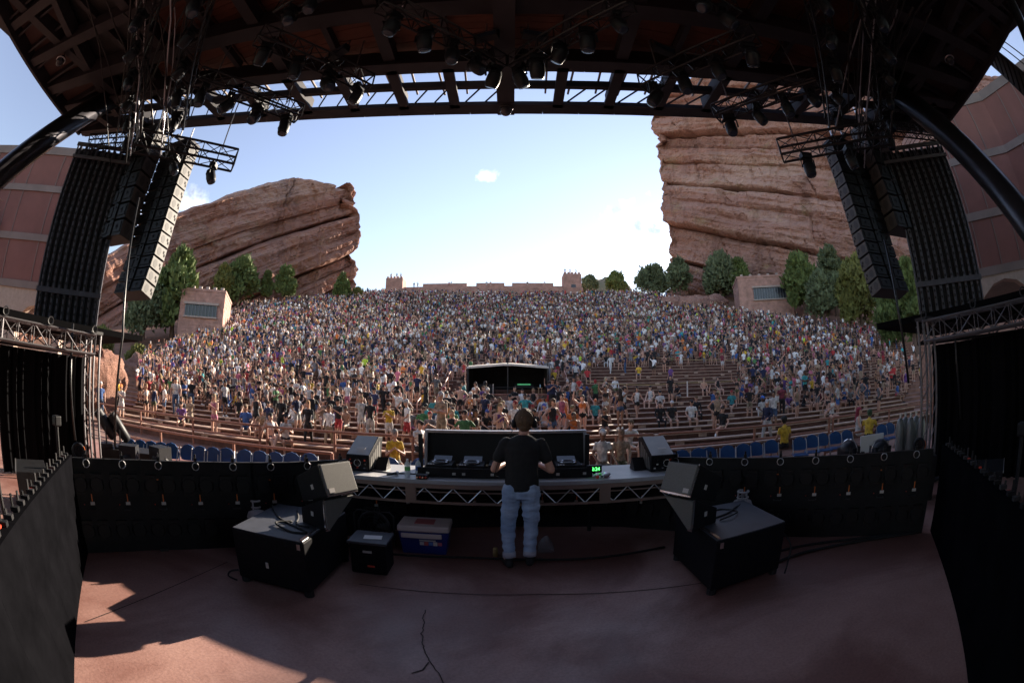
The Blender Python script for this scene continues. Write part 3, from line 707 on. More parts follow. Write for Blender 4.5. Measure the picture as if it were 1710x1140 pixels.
for s, lab in ((-1, 'black video camera on tripod at the left front of the booth'), (1, 'black video camera on tripod at the right front of the booth')):
    t = thing('video_camera', lab, 'camera', (-.28 + s * 2.95, 28.0, 1.62), group='booth video cameras')
    for a in range(3): MB().tube([(math.cos(a * 2.09) * .4, math.sin(a * 2.09) * .4, 0), (0, 0, 1.2)], .022, 5).obj('leg', [BLACK], t)
    MB().box((0, 0, 1.36), (.2, .5, .24)).obj('camera_body', [BLACK], t, bevel=.01)
    MB().tube([(0, -.25, 1.36), (0, -.55, 1.36)], [.08, .1], 10).obj('lens', [BLACK_GLOSS], t)
    MB().box((.02, .1, 1.55), (.1, .2, .1)).obj('viewfinder', [BLACK], t)
for i, (x, c) in enumerate([(1.55, 'first'), (2.2, 'second'), (3.1, 'third')]):
    t = thing('tote_box', f'orange box on the rail ledge under the booth, {c} from left', 'box', (x, 25.0, 1.35), group='orange boxes'); q = MB(); q.prism([(-.22, -.15), (.22, -.15), (.25, .15), (-.25, .15)], 0, .3); q.obj('body', [ORANGE], t); MB().box((0, 0, .31), (.5, .34, .03)).obj('lid', [ORANGE], t)

# ------------------------------------------------------------------ stage floor and pit
def floor_material():
    m = bpy.data.materials.new('red_concrete'); m.use_nodes = True; t = m.node_tree; b = t.nodes['Principled BSDF']; n_ = t.nodes.new; l_ = t.links.new
    tcn = n_('ShaderNodeTexCoord')
    def noise(sc, det, ro, loc=(0, 0, 0), dist=0):
        mp = n_('ShaderNodeMapping'); mp.inputs['Location'].default_value = loc; l_(tcn.outputs['Object'], mp.inputs[0])
        q = n_('ShaderNodeTexNoise'); q.inputs['Scale'].default_value = sc; q.inputs['Detail'].default_value = det; q.inputs['Roughness'].default_value = ro; q.inputs['Distortion'].default_value = dist; l_(mp.outputs[0], q.inputs['Vector']); return q.outputs['Fac']
    def ramp(f, p0, c0, p1, c1):
        q = n_('ShaderNodeValToRGB'); l_(f, q.inputs[0]); e = q.color_ramp.elements; e[0].position = p0; e[0].color = (*c0, 1); e[1].position = p1; e[1].color = (*c1, 1); return q.outputs[0]
    base = ramp(noise(.9, 8, .7), .3, (.29, .15, .125), .7, (.42, .245, .205))
    worn = ramp(noise(.42, 6, .6, (4, 2, 0), .8), .44, (0, 0, 0), .56, (1, 1, 1))
    mx = n_('ShaderNodeMixRGB'); l_(worn, mx.inputs['Fac']); l_(base, mx.inputs['Color1']); mx.inputs['Color2'].default_value = (.22, .10, .08, 1)
    grit = ramp(noise(38, 4, .7, (1, 7, 0)), .42, (.72, .72, .72), .56, (1, 1, 1))
    m2 = n_('ShaderNodeMixRGB'); m2.blend_type = 'MULTIPLY'; m2.inputs['Fac'].default_value = .6; l_(mx.outputs[0], m2.inputs['Color1']); l_(grit, m2.inputs['Color2'])
    scuff = ramp(noise(2.6, 9, .8, (9, 3, 0), 2.0), .63, (1, 1, 1), .70, (.55, .5, .5))
    m3 = n_('ShaderNodeMixRGB'); m3.blend_type = 'MULTIPLY'; m3.inputs['Fac'].default_value = .55; l_(m2.outputs[0], m3.inputs['Color1']); l_(scuff, m3.inputs['Color2'])
    l_(m3.outputs[0], b.inputs['Base Color'])
    rr_ = ramp(noise(1.3, 5, .6, (2, 2, 0)), .35, (.42, .42, .42), .65, (.62, .62, .62)); l_(rr_, b.inputs['Roughness'])
    bp = n_('ShaderNodeBump'); bp.inputs['Distance'].default_value = .004; bp.inputs['Strength'].default_value = .6; l_(noise(30, 6, .7), bp.inputs['Height']); l_(bp.outputs[0], b.inputs['Normal'])
    return m
FLOORM = floor_material()
sf = MB(); sf.prism([(-17, -14), (17, -14), (17, 6.3), (9, 8.2), (3, 8.8), (-3, 8.8), (-9, 8.2), (-17, 6.3)], -.9, 0)
stage = tag(sf.obj('stage_floor', [FLOORM]), kind='structure')
pf = MB(); pf.prism([(-26, 6), (26, 6), (26, 12.9), (-26, 12.9)], -.9, -.24); tag(pf.obj('pit_floor', [mat('pit_concrete', (.22, .13, .10), .85, var=.2, scale=1)]), kind='structure')
JOINT = mat('joint_dark', (.035, .02, .018), .9)
def floor_line(pts, wd, nm):
    mb = MB()
    P = [Vector((p[0], p[1], .004)) for p in pts]
    for a, b in zip(P[:-1], P[1:]):
        d = (b - a).normalized(); s = V(d.y, -d.x, 0) * wd / 2; mb.add([a - s, b - s, b + s, a + s], [(0, 1, 2, 3)])
    mb.obj(nm, [JOINT], stage)
rnd = random.Random(11)
cr = []
for i, (px, py) in enumerate([(711, 1018), (706, 1030), (709, 1042), (704, 1058), (706, 1072), (711, 1088), (716, 1102), (728, 1118), (740, 1140)]):
    p = at_z(px, py, 0); cr.append((p.x, p.y))
fine = []
for a, b in zip(cr[:-1], cr[1:]):
    for i in range(5): f = i / 5; fine.append((a[0] + (b[0] - a[0]) * f + rnd.uniform(-.009, .009), a[1] + (b[1] - a[1]) * f))
floor_line(fine + [cr[-1], (cr[-1][0] + .1, cr[-1][1] - .25), (cr[-1][0] + .12, cr[-1][1] - .6)], .009, 'crack')
b0 = at_z(716, 1105, 0); b1 = at_z(704, 1118, 0); floor_line([(b0.x, b0.y), (b1.x + .01, b1.y), (b1.x - .06, b1.y - .06)], .012, 'crack')
for a, b in [((142, 1038), (380, 938)), ((600, 975), (900, 992)), ((900, 992), (1180, 972)), ((1300, 935), (1375, 915))]:
    p, q = at_z(*a, 0), at_z(*b, 0); floor_line([(p.x, p.y), (q.x, q.y)], .012, 'joint')

# ------------------------------------------------------------------ curved screen wall round the booth (seen from behind)
ARC = [(-4.62, 2.35), (-4.15, 3.18), (-3.5, 3.95), (-2.75, 4.68), (-2.2, 5.35), (-1.45, 5.98), (0, 6.2), (1.45, 6.05), (2.3, 5.5), (3.0, 4.9), (3.85, 4.2), (4.6, 3.5), (5.2, 2.82)]
def resample(poly, step):
    P = [Vector((*p, 0)) for p in poly]; out_ = [P[0]]; need = step
    for a, b in zip(P[:-1], P[1:]):
        l = (b - a).length; pos = need
        while pos <= l: out_.append(a.lerp(b, pos / l)); pos += step
        need = pos - l
    return out_
LEDB = mat('led_cabinet_back', (.007, .007, .008), .6, var=.5, scale=12, spec=.25)
LEDM = mat('led_module', (.004, .004, .005), .5, spec=.3)
LABELW = mat('label_white', (.5, .46, .44), .6)
arc = resample(ARC, .5)
proto_panel = None
panel_meshes = {}
def panel_mesh(key, build, mats):
    if key not in panel_meshes: panel_meshes[key] = build().mesh(key, mats)
    return panel_meshes[key]
PH = 1.08
for i, (a, b) in enumerate(zip(arc[:-1], arc[1:])):
    mid = (a + b) / 2; d = (b - a).normalized(); rz = math.atan2(d.y, d.x)
    low = abs(mid.x) < 2.25 and mid.y > 5.2; h = .945 if low else PH
    side = 'left' if mid.x < -.01 else 'right'
    t = thing('screen_panel', f'black screen cabinet back in the curved front wall, {ordinal(i + 1)} from left', 'screen panel', (mid.x, mid.y, 0), rz, 'curved wall of screen cabinets')
    link('frame', panel_mesh(f'frame{h}', lambda: MB().box((0, 0, h / 2), (.535, .06, h)), [LEDB]), t)
    for s in (-1, 1):
        for zz in ((.27, .8) if not low else (.32,)):
            link('back_box', panel_mesh('backbox', lambda: MB().lathe([(.1, 0), (.1, .03), (.085, .045)], n=14, rot=Matrix.Rotation(R(90), 3, 'X')).box((0, -.02, 0), (.15, .04, .24)), [LEDM]), t, loc=(s * .115, -.03, zz))
    link('handle', panel_mesh('handle', lambda: MB().tube([(-.05, 0, 0), (-.05, -.045, 0), (.05, -.045, 0), (.05, 0, 0)], .009, 5), [STEEL_DARK]), t, loc=(0, -.03, .52 if not low else .5))
    zl = .62 if not low else .44
    link('latch', panel_mesh('latch', lambda: MB().box((0, -.008, 0), (.012, .016, .1)).box((.03, -.008, .045), (.05, .016, .012)), [ORANGE]), t, loc=(-.13 + .03 * (i % 3), -.031, zl + .2 if not low else .3))
    link('latch', panel_mesh('latch2', lambda: MB().box((0, -.008, 0), (.014, .016, .085)), [ORANGE]), t, loc=(.02, -.031, zl + .03))
    link('label', panel_mesh('plate', lambda: MB().box((0, -.006, 0), (.06, .01, .036)), [LABELW]), t, loc=(.02, -.032, zl - .035))
    link('indicator', panel_mesh('dot', lambda: MB().ball((0, 0, 0), .008, 6, 4), [RED]), t, loc=(-.1, -.034, zl - .05))
    if not low:
        link('cable_loop', panel_mesh('loop', lambda: MB().ring((0, -.05, 1.03), (0, 1, 0), .045, .006, 12, 5), [ALU]), t)
        link('clamp', panel_mesh('clamp', lambda: MB().box((0, -.02, 1.1), (.035, .06, .06)).tube([(0, -.02, 1.13), (0, -.02, 1.17)], .012, 5), [BLACK]), t)
    else:
        pass
# LEC marked weights along the foot
LECM = text_mesh('LEC', .085, .002, 'marking'); LECM.materials.append(LABELW)
for px, py, lab in [(363, 885, 'black base weight marked LEC at the foot of the left wall'), (1330, 868, 'black base weight marked LEC nearest the right sub'), (1397, 869, 'black base weight marked LEC, second along the right wall'), (1443, 865, 'black base weight marked LEC, third along the right wall'), (1513, 860, 'black base weight marked LEC near the right side wall')]:
    p = at_z(px, py, .14); rz = -math.atan2(p.x, p.y)
    t = thing('base_weight', lab, 'weight', (p.x, p.y, 0), rz, 'base weights behind the screen wall')
    q = MB(); q.prism([(-.2, 0), (.2, 0), (.2, .18), (-.2, .18)], 0, .2); q.obj('body', [BLACK], t, bevel=.02)
    link('marking', LECM, t, loc=(0, -.004, .12), rot=(R(90), R(-12), 0))
# support posts with arms
for px, py, s, lab in [(272, 905, 1, 'slim support post with silver arm, second from the left wall end'), (397, 898, 1, 'slim support post with silver arm beside the left sub'), (150, 900, 1, 'slim support post with silver arm at the left wall end'), (1304, 870, -1, 'slim support post with silver arm behind the right sub'), (1426, 862, -1, 'slim support post with silver arm in the right wall middle')]:
    p = at_z(px, py, 0); k = .96; p = V(p.x * k, p.y * k, 0); rz = -math.atan2(p.x, p.y)
    t = thing('support_post', lab, 'post', p, rz, 'support posts of the screen wall')
    MB().tube([(0, 0, 0), (0, 0, 1.0)], .016, 7).obj('post', [STEEL_DARK], t)
    MB().tube([(0, 0, 1.0), (-.06 * s, 0, 1.0)], .016, 6).obj('hook', [STEEL_DARK], t)
    MB().beam((0, 0, .62), (.24 * s, .12, .7), .03, .06).obj('arm', [ALU], t)
    MB().box((0, .1, .015), (.12, .4, .03)).obj('foot', [STEEL_DARK], t)

# ------------------------------------------------------------------ angled side screens
SIDEF = mat('screen_face', (.0045, .0045, .0055), .75, var=.3, scale=2.2, spec=0.)
CLAMPW = mat('clamp_metal', (.4, .4, .42), .4, .6)
def side_wall(a, b, n, side):
    a, b = V(*a, 0), V(*b, 0); d = (b - a) / n; rz = math.atan2(d.y, d.x); l = d.length; rnd = random.Random(5 + (side == 'left'))
    for i in range(n):
        c = a + d * (i + .5)
        t = thing('side_screen', f'smooth dark screen panel of the {side} side wall, {ordinal(i + 1)} from the front', 'screen panel', c, rz, f'{side} side screen panels')
        MB().box((0, 0, .56), (l - .0015, .09, 1.1)).obj('face', [SIDEF], t)
        MB().box((0, -.075, .56), (l - .1, .06, .95)).obj('back_box', [LEDB], t)
        for j in range(4):
            x = -l / 2 + l * (j + .5) / 4 + rnd.uniform(-.03, .03)
            q = MB(); q.box((x, -.03, 1.125), (.05, .07, .03)); q.tube([(x, -.05, 1.13), (x, -.05, 1.13 + rnd.uniform(.03, .09))], .012, 5); q.obj('clamp', [STEEL_DARK if j % 2 else BLACK], t)
        MB().box((rnd.uniform(-.2, .2), -.05, 1.12), (.04, .03, .015)).obj('latch', [RED], t)
side_wall((-4.6, 2.36), (-1.75, -.05), 6, 'left')
side_wall((2.2, .05), (5.18, 2.86), 6, 'right')

# ------------------------------------------------------------------ subs and stacked monitors
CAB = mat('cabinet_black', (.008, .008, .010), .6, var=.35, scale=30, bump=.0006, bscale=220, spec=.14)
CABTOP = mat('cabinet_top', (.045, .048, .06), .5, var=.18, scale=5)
GRILLE = mat('speaker_grille', (.15, .145, .135), .6, .2, var=.12, scale=60)
BADGE = mat('badge', (.5, .48, .45), .4)
def sub(poly, h, side, s):
    c = V(sum(p[0] for p in poly) / 4, sum(p[1] for p in poly) / 4, 0); q = [(p[0] - c.x, p[1] - c.y) for p in poly]
    t = thing('subwoofer', f'large black subwoofer cabinet on the stage floor at {side}', 'subwoofer', c)
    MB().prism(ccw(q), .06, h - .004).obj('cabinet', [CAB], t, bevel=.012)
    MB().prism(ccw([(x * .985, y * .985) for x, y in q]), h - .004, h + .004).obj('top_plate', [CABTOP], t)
    a, b = V(*q[1], 0), V(*q[2], 0)                       # inner edge, next to the disc jockey
    n = V(s, 0, 0)
    MB().beam(a + V(-s * .03, .02, h + .012), b + V(-s * .03, -.02, h + .012), .03, .018).obj('rail', [CHROME], t)
    for p in q: MB().lathe([(.05, 0), (.05, .06)], (p[0] * .9, p[1] * .9, 0), 10).obj('caster', [RUBBER], t)
    MB().box((0, q[0][1] - .003, .28), (.03, .01, .06)).obj('badge', [BADGE], t)
    MB().box(a + V(-s * .05, -.008, h - .05), (.04, .02, .06)).obj('corner_latch', [CHROME], t)
    return t, c
subL, cL = sub([(-2.70, 3.28), (-1.86, 3.30), (-1.88, 4.45), (-2.78, 4.38)], .60, 'left', 1)
subR, cR = sub([(2.76, 3.48), (1.85, 3.36), (1.87, 4.48), (2.84, 4.55)], .60, 'right', -1)
def side_fill(s, side, zb):
    # frame: u along the grille width, v from the grille back into the cabinet
    u = V(.43 * s, .9, 0).normalized(); nrm = V(.9 * s, -.43, 0).normalized(); p0 = V(-1.72 * s, 3.66, 0) if s > 0 else V(1.66, 3.68, 0)
    if s < 0: u = V(-.43, .9, 0).normalized(); nrm = V(-.9, -.43, 0).normalized()
    wd, dp, hh = .42, .46, .33
    for lvl, (z, tilt) in enumerate(((zb, 0), (zb + hh + .02, 22))):
        which = 'lower upright' if lvl == 0 else 'upper tilted'
        base = p0 - nrm * (.07 if lvl == 0 else 0) + V(0, 0, z)
        tl = R(tilt); bk = (-nrm * math.cos(tl) + V(0, 0, -1) * math.sin(tl)); up = (V(0, 0, 1) * math.cos(tl) - nrm * math.sin(tl))
        t = thing('monitor_speaker', f'{which} black monitor speaker stacked on the {side} sub', 'monitor speaker', base, 0, 'stacked monitor speakers')
        base_off = V(0, 0, .03 if lvl else 0)
        def pt(a, b, c): return u * a + bk * b + up * c + base_off
        def hexa(x0, x1, y0, y1, z0, z1, taper=1.):
            m = (z0 + z1) / 2
            return [pt(x0, y0, z0), pt(x1, y0, z0), pt(x1, y1, m + (z0 - m) * taper), pt(x0, y1, m + (z0 - m) * taper), pt(x0, y0, z1), pt(x1, y0, z1), pt(x1, y1, m + (z1 - m) * taper), pt(x0, y1, m + (z1 - m) * taper)]
        F6 = [(0, 3, 2, 1), (4, 5, 6, 7), (0, 1, 5, 4), (1, 2, 6, 5), (2, 3, 7, 6), (3, 0, 4, 7)]
        if lvl:
            MB().add(hexa(0, wd, .03, dp, 0, hh, .8), F6).obj('cabinet', [CAB], t, bevel=.008)
            MB().add(hexa(.012, wd - .012, 0, .03, .014, hh - .014), F6).obj('grille', [GRILLE], t, bevel=.006)
        else:      # lower cabinet: slanted top under the tilted one, front cut to a triangle
            sl = dp * math.tan(R(22)) * .9
            MB().add([pt(0, .03, 0), pt(.06, .03, 0), pt(wd * .8, dp * .9, 0), pt(0, dp * .9, 0), pt(0, .03, hh), pt(wd, .03, hh), pt(wd, dp * .9, hh - sl), pt(0, dp * .9, hh - sl)], F6).obj('cabinet', [CAB], t, bevel=.006)
            MB().add([pt(.01, .0, .02), pt(.05, .0, .02), pt(.05, .029, .02), pt(.01, .029, .02), pt(.01, .0, hh - .012), pt(wd - .02, .0, hh - .012), pt(wd - .02, .029, hh - .012), pt(.01, .029, hh - .012)], F6).obj('grille', [GRILLE], t)
        MB().add(hexa(0, wd if lvl else .06, .018, .032, -.004, .014), F6).obj('edge_trim', [CHROME], t)
        MB().add(hexa(0, .012, .018, .032, 0, hh), F6).obj('edge_trim', [CHROME], t)
        MB().add(hexa(-.004, 0, .2, .24, hh * .35, hh * .5), F6).obj('badge', [BADGE], t)
        if lvl: MB().add(hexa(.03, .1, -.004, 0, .03, .075), F6).obj('label', [LABELW], t)
side_fill(1, 'left', .605); side_fill(-1, 'right', .605)
# wedge under the tilted cabinet, cables
def cable(pts, r, lab, m=RUBBER, nm='cable'):
    P = [Vector(p) for p in pts]; out_ = []
    for i in range(len(P) - 1):
        a, b, c, d = P[max(i - 1, 0)], P[i], P[i + 1], P[min(i + 2, len(P) - 1)]
        for k in range(6):
            t_ = k / 6; out_.append(.5 * ((2 * b) + (c - a) * t_ + (2 * a - 5 * b + 4 * c - d) * t_ ** 2 + (3 * b - a - 3 * c + d) * t_ ** 3))
    out_.append(P[-1]); o = MB().tube(out_, r, 6).obj(nm, [m], smooth=True)
    return tag(o, lab, 'cable', 'black cables')
cable([(-2.75, 4.2, .62), (-2.5, 3.9, .612), (-2.3, 3.75, .615), (-2.05, 3.62, .612), (-1.95, 3.55, .612), (-2.1, 3.5, .612), (-2.35, 3.62, .63), (-2.25, 3.8, .615)], .012, 'coiled black cable lying on top of the left sub')
cable([(-2.4, 4.2, .612), (-2.25, 3.95, .612), (-2.15, 3.72, .62), (-2.0, 3.72, .612)], .01, 'short black cable behind the left stacked monitors')
cable([(2.1, 4.0, .612), (2.35, 4.1, .614), (2.6, 4.3, .612), (2.9, 4.6, .5), (3.0, 4.7, .05)], .012, 'black cable trailing off the back of the right sub')
cable([(2.15, 3.9, .62), (2.35, 3.95, .64), (2.5, 4.15, .612), (2.35, 4.3, .612), (2.2, 4.2, .612)], .009, 'thin looped cable on the right sub beside the gas bottle')
cable([(2.8, 3.7, .02), (3.4, 3.75, .02), (4.2, 3.5, .02), (5.0, 3.0, .02)], .018, 'nearer thick cable on the floor between right sub and side wall')
cable([(2.85, 4.0, .02), (3.5, 3.95, .02), (4.2, 3.62, .02), (4.9, 3.15, .02)], .016, 'farther thick cable on the floor between right sub and side wall')
cable([(2.8, 3.55, .45), (2.9, 3.5, .3), (2.86, 3.45, .12), (2.8, 3.4, .02)], .01, 'cable drooping down the outer side of the right sub')
cable([(-2.72, 3.3, .12), (-2.8, 3.25, .1), (-2.82, 3.22, .05), (-2.72, 3.24, .02)], .01, 'small cable loop at the outer foot of the left sub')
cable([(-2.6, 5.0, .02), (-1.6, 4.75, .02), (-.4, 4.8, .02), (.9, 4.72, .02), (1.9, 4.85, .02)], .014, 'long black cable across the floor at the disc jockey heels')
# gas bottle and taped object behind the subs
def gas(p, lab):
    t = thing('gas_bottle', lab, 'gas bottle', p)
    MB().lathe([(.02, 0), (.12, .01), (.15, .06), (.15, .2), (.12, .27), (.04, .3)], n=16).obj('tank', [mat('pale_tank', (.5, .48, .5), .4)], t, True)
    q = MB(); q.ring((0, 0, .32), (0, 0, 1), .075, .012, 14, 5, a0=.6, a1=5.6); q.ring((0, 0, .4), (0, 0, 1), .075, .014, 14, 5, a0=.6, a1=5.6)
    for a in (1.2, 3.1, 4.9): q.tube([(.075 * math.cos(a), .075 * math.sin(a), .28), (.075 * math.cos(a), .075 * math.sin(a), .41)], .012, 5)
    q.obj('collar', [MATS['pale_tank']], t); MB().tube([(0, 0, .29), (0, 0, .37)], .02, 6).obj('valve', [ALU], t)
gas((2.95, 4.75, .26), 'pale round gas bottle with collar behind the right sub'); gas((-3.12, 4.35, .2), 'pale gas bottle half hidden behind the left sub')
for x, y, z, lab in ((2.95, 4.75, 0, 'small black crate under the gas bottle behind the right sub'), (-3.12, 4.35, 0, 'small black crate under the gas bottle behind the left sub')):
    tag(MB().box((x, y, .1 if x < 0 else .13), (.34, .3, .2 if x < 0 else .26)).obj('crate', [BLACK], bevel=.01), lab, 'crate')

# ------------------------------------------------------------------ table on truss with decks
TOPM = mat('table_top_grey', (.36, .36, .37), .4, var=.1, scale=4)
TRUSSW = mat('truss_tan', (.26, .18, .145), .5, .2)
tb = thing('deck_table', 'long grey topped table on low truss before the disc jockey', 'table', (0, 5.4, 0))
MB().box((-.02, .05, .925), (4.26, .98, .05)).obj('table_top', [TOPM], tb, bevel=.006)
for y in (-.42, .5):
    MB().box((-.02, y, .875), (4.2, .05, .05)).obj('upper_chord', [TRUSSW], tb); MB().box((-.02, y, .665), (4.2, .03, .03)).obj('lower_chord', [TRUSSW], tb)
    MB().box((-.02, y + .004, .80), (4.2, .012, .014)).obj('middle_bar', [TRUSSW], tb)
    n = 24
    for i in range(n):
        x0, x1 = -2.1 + 4.2 * i / n, -2.1 + 4.2 * (i + 1) / n
        MB().tube([(x0, y, .67 if i % 2 else .85), (x1, y, .85 if i % 2 else .67)], .007, 5).obj('brace', [ALU], tb)
    for x in (-1.22, 1.12): MB().box((x, y - .001, .77), (.13, .035, .2)).obj('joint_plate', [TRUSSW], tb)
for x in (-1.95, -1.2, 1.1, 1.9):
    for y in (.45,): MB().tube([(x, y, 0), (x, y, .9)], .03, 8).obj('leg', [BLACK], tb)
# flight case with lid, decks, mixer
fc = thing('flight_case', 'open black flight case with silver edged lid on the table', 'flight case', (-.09, 5.45, .952))
MB().box((0, 0, .03), (2.16, .56, .06)).obj('tray', [BLACK], fc, bevel=.005)
MB().box((0, -.285, .06), (2.16, .02, .12)).obj('front_lip', [BLACK], fc)
lid = MB().add([(-1.09, .36, .06), (1.09, .36, .06), (1.09, .44, .5), (-1.09, .44, .5), (-1.09, .4, .06), (1.09, .4, .06), (1.09, .5, .5), (-1.09, .5, .5)], [(0, 1, 2, 3), (4, 7, 6, 5), (0, 4, 5, 1), (1, 5, 6, 2), (2, 6, 7, 3), (3, 7, 4, 0)]).obj('lid', [mat('foam_black', (.01, .01, .011), .95)], fc)
for a, b in (((-1.1, .39, .05), (-1.1, .46, .52)), ((1.1, .39, .05), (1.1, .46, .52))): MB().beam(a, b, .04, .14, up=(0, 1, 0)).obj('edge', [ALU], lid)
MB().beam((-1.12, .455, .515), (1.12, .455, .515), .13, .035).obj('edge', [ALU], lid)
MB().beam((-1.12, .37, .055), (1.12, .37, .055), .03, .03).obj('edge', [ALU], lid)
for x in (-.6, -1.0, .95): MB().box((x, .43, .5), (.05, .06, .06)).obj('catch', [BLACK], lid)
for x in (-.95, -.62, -.5, -.15, .2, .32, .65, .98): MB().box((x, -.298, .05), (.04, .01, .03)).obj('badge', [BADGE], fc)
for s, x in ((-1, -1.04), (1, 1.0)): tag(MB().box((-.09 + x * 1.09, 5.62, 1.2), (.055, .06, .5)).obj('black_stand', [BLACK], bevel=.004), f'upright black stand at the {"left" if s < 0 else "right"} end of the flight case', 'stand', 'stands beside the flight case')
PLAT = mat('jog_platter', (.05, .05, .055), .3, .5)
for i, x in enumerate((-.82, -.42, .42, .8)):
    t = thing('media_player', f'black media player with round jog wheel in the case, {ordinal(i + 1)} from left', 'media player', (-.09 + x, 5.42, 1.013), 0, 'media players in the flight case')
    MB().box((0, 0, .045), (.33, .42, .09)).obj('body', [BLACK], t, bevel=.008)
    MB().lathe([(.11, .09), (.115, .1), (.105, .115), (.03, .118)], (0, -.07, 0), 24).obj('jog_wheel', [PLAT], t, True)
    MB().ring((0, -.07, .117), (0, 0, 1), .108, .004, 24, 4).obj('jog_ring', [CHROME], t)
    MB().add([(-.12, .08, .095), (.12, .08, .095), (.12, .2, .15), (-.12, .2, .15)], [(0, 1, 2, 3)]).obj('screen', [DARKWIN], t)
    for j in range(3): MB().box((-.13 + .03 * j, -.19, .093), (.02, .02, .01)).obj('button', [WHITE], t)
t = thing('mixer', 'black mixing desk in front of the disc jockey with pale brand lettering', 'mixer', (-.09, 5.42, 1.013))
MB().box((0, 0, .05), (.4, .44, .1)).obj('body', [BLACK], t, bevel=.006)
for a in range(4):
    for b in range(4): MB().tube([(-.14 + a * .09, -.12 + b * .08, .1), (-.14 + a * .09, -.12 + b * .08, .125)], .011, 8).obj('knob', [CHROME if b == 3 else RUBBER], t)
link('marking', text_mesh('Pioneer', .055, .001, 'marking'), t, loc=(-.06, -.226, .05), rot=(R(90), 0, 0)).data.materials.append(LABELW)
# small monitor wedges at the table ends
def table_wedge(x, side, s):
    t = thing('monitor_wedge', f'small slanted monitor wedge at the {side} end of the table', 'monitor speaker', (x, 5.35, .952), 0, 'table monitor wedges')
    sec = [(-.12, .0), (-.12, .21), (.32, .42), (.5, .4), (.36, .0)]
    MB().extrude([(-.165, y, z) for y, z in sec], (.33, 0, 0)).obj('cabinet', [CAB], t, bevel=.006)
    MB().add([(-.155, -.105, .219), (.155, -.105, .219), (.155, .315, .4245), (-.155, .315, .4245)], [(0, 1, 2, 3)]).obj('top_plate', [mat('wedge_top', (.4, .39, .38), .5, var=.08)], t)
    MB().box((0, -.124, .105), (.29, .008, .17)).obj('rear_panel', [BLACK_GLOSS], t)
    for i in range(9): MB().box((-.1 + .1 * (i % 3) + random.uniform(-.02, .02), -.13, .05 + .05 * (i // 3)), (.022, .012, .016)).obj('connector', [random.choice([CHROME, RED, BADGE])], t)
    MB().ring((.0 if s > 0 else .05, -.13, .11), (0, 1, 0), .045, .004, 14, 4).obj('port', [BADGE], t)
    for i in range(5): MB().add([(s * .168, -.08 + .09 * i, .03), (s * .168, -.02 + .09 * i, .03), (s * .168, .02 + .085 * i, .2 + .04 * i), (s * .168, -.03 + .085 * i, .18 + .04 * i)], [(0, 1, 2, 3)]).obj('grille_strip', [GRILLE], t)
    MB().box((.02, -.02, .292), (.12, .04, .004), Matrix.Rotation(R(25.5), 3, 'X')).obj('label', [LABELW], t)
    MB().extrude([(s * .18, .05, 0), (s * .18, .3, 0), (s * .18, .2, .16)], (s * .16, 0, 0)).obj('bracket', [BLACK], t)
table_wedge(-2.0, 'left', 1); table_wedge(1.95, 'right', -1)
# little things on the table
PET = mat('clear_plastic', (.72, .78, .8), .08, alpha=.55)
for x, y, c, lab in ((-1.29, 5.12, (.12, .42, .12), 'clear water bottle with green label on the table'), (-1.17, 5.2, (.08, .15, .5), 'clear water bottle with blue cap next to the green labelled one')):
    t = thing('water_bottle', lab, 'bottle', (x, y, .952), 0, 'water bottles on the table')
    MB().lathe([(.02, 0), (.036, .004), (.037, .06), (.034, .1), (.037, .14), (.034, .165), (.014, .195), (.013, .205)], n=16).obj('body', [PET], t, True)
    MB().lathe([(.0375, .075), (.0375, .125)], n=16).obj('label', [mat('blabel%g' % x, c, .5)], t); MB().lathe([(.015, .203), (.015, .222)], n=12).obj('cap', [WHITE if c[1] > .3 else mat('bcap', (.1, .2, .6), .5)], t)
t = thing('microphone', 'black microphone lying on the table near the bottles', 'microphone', (-1.48, 5.1, .952), R(55))
MB().tube([(-.09, 0, .022), (.05, 0, .024)], [.014, .02], 10).obj('handle', [BLACK_GLOSS], t); MB().ball((.075, 0, .026), .027, 10, 7).obj('head', [ALU], t)
cable([(-2.1, 5.3, .958), (-1.8, 5.28, .958), (-1.5, 5.25, .958), (-1.2, 5.28, .958), (-1.0, 5.3, .962)], .008, 'black cable along the left half of the table')
t = thing('connector_box', 'small red and silver connector block left of the flight case', 'connector', (-1.08 + .0, 5.03, .952)); MB().box((0, 0, .03), (.14, .12, .05)).obj('body', [BLACK], t, bevel=.004)
for j in range(4): MB().tube([(-.05 + .034 * j, -.06, .03), (-.05 + .034 * j, -.085, .03)], .011, 8).obj('plug', [RED if j % 2 else CHROME], t)
t = thing('crumpled_packet', 'crumpled silver and red packet right of the flight case', 'packet', (1.08, 5.1, .952))
q = MB(); rnd = random.Random(2)
for j in range(12): q.ball((rnd.uniform(-.1, .12), rnd.uniform(-.07, .07), .025 + rnd.uniform(-.01, .015)), (rnd.uniform(.02, .045), rnd.uniform(.02, .04), .024), 6, 4, rnd.choice([0, 0, 1]))
q.obj('wrapper', [ALU, RED], t)
t = thing('clock', 'small black digital clock showing 22:24 in green digits', 'clock', (1.02, 5.2, .952))
MB().box((0, 0, .095), (.19, .05, .095)).obj('case', [BLACK], t, bevel=.005); MB().box((0, 0, .025), (.03, .04, .05)).obj('foot', [BLACK], t)
link('digits', text_mesh('22:24', .062, .001, 'digits'), t, loc=(0, -.028, .095), rot=(R(90), 0, 0)).data.materials.append(mat('green_digits', (.1, .7, .15), .4, emit=((.1, 1, .18), 1.4)))

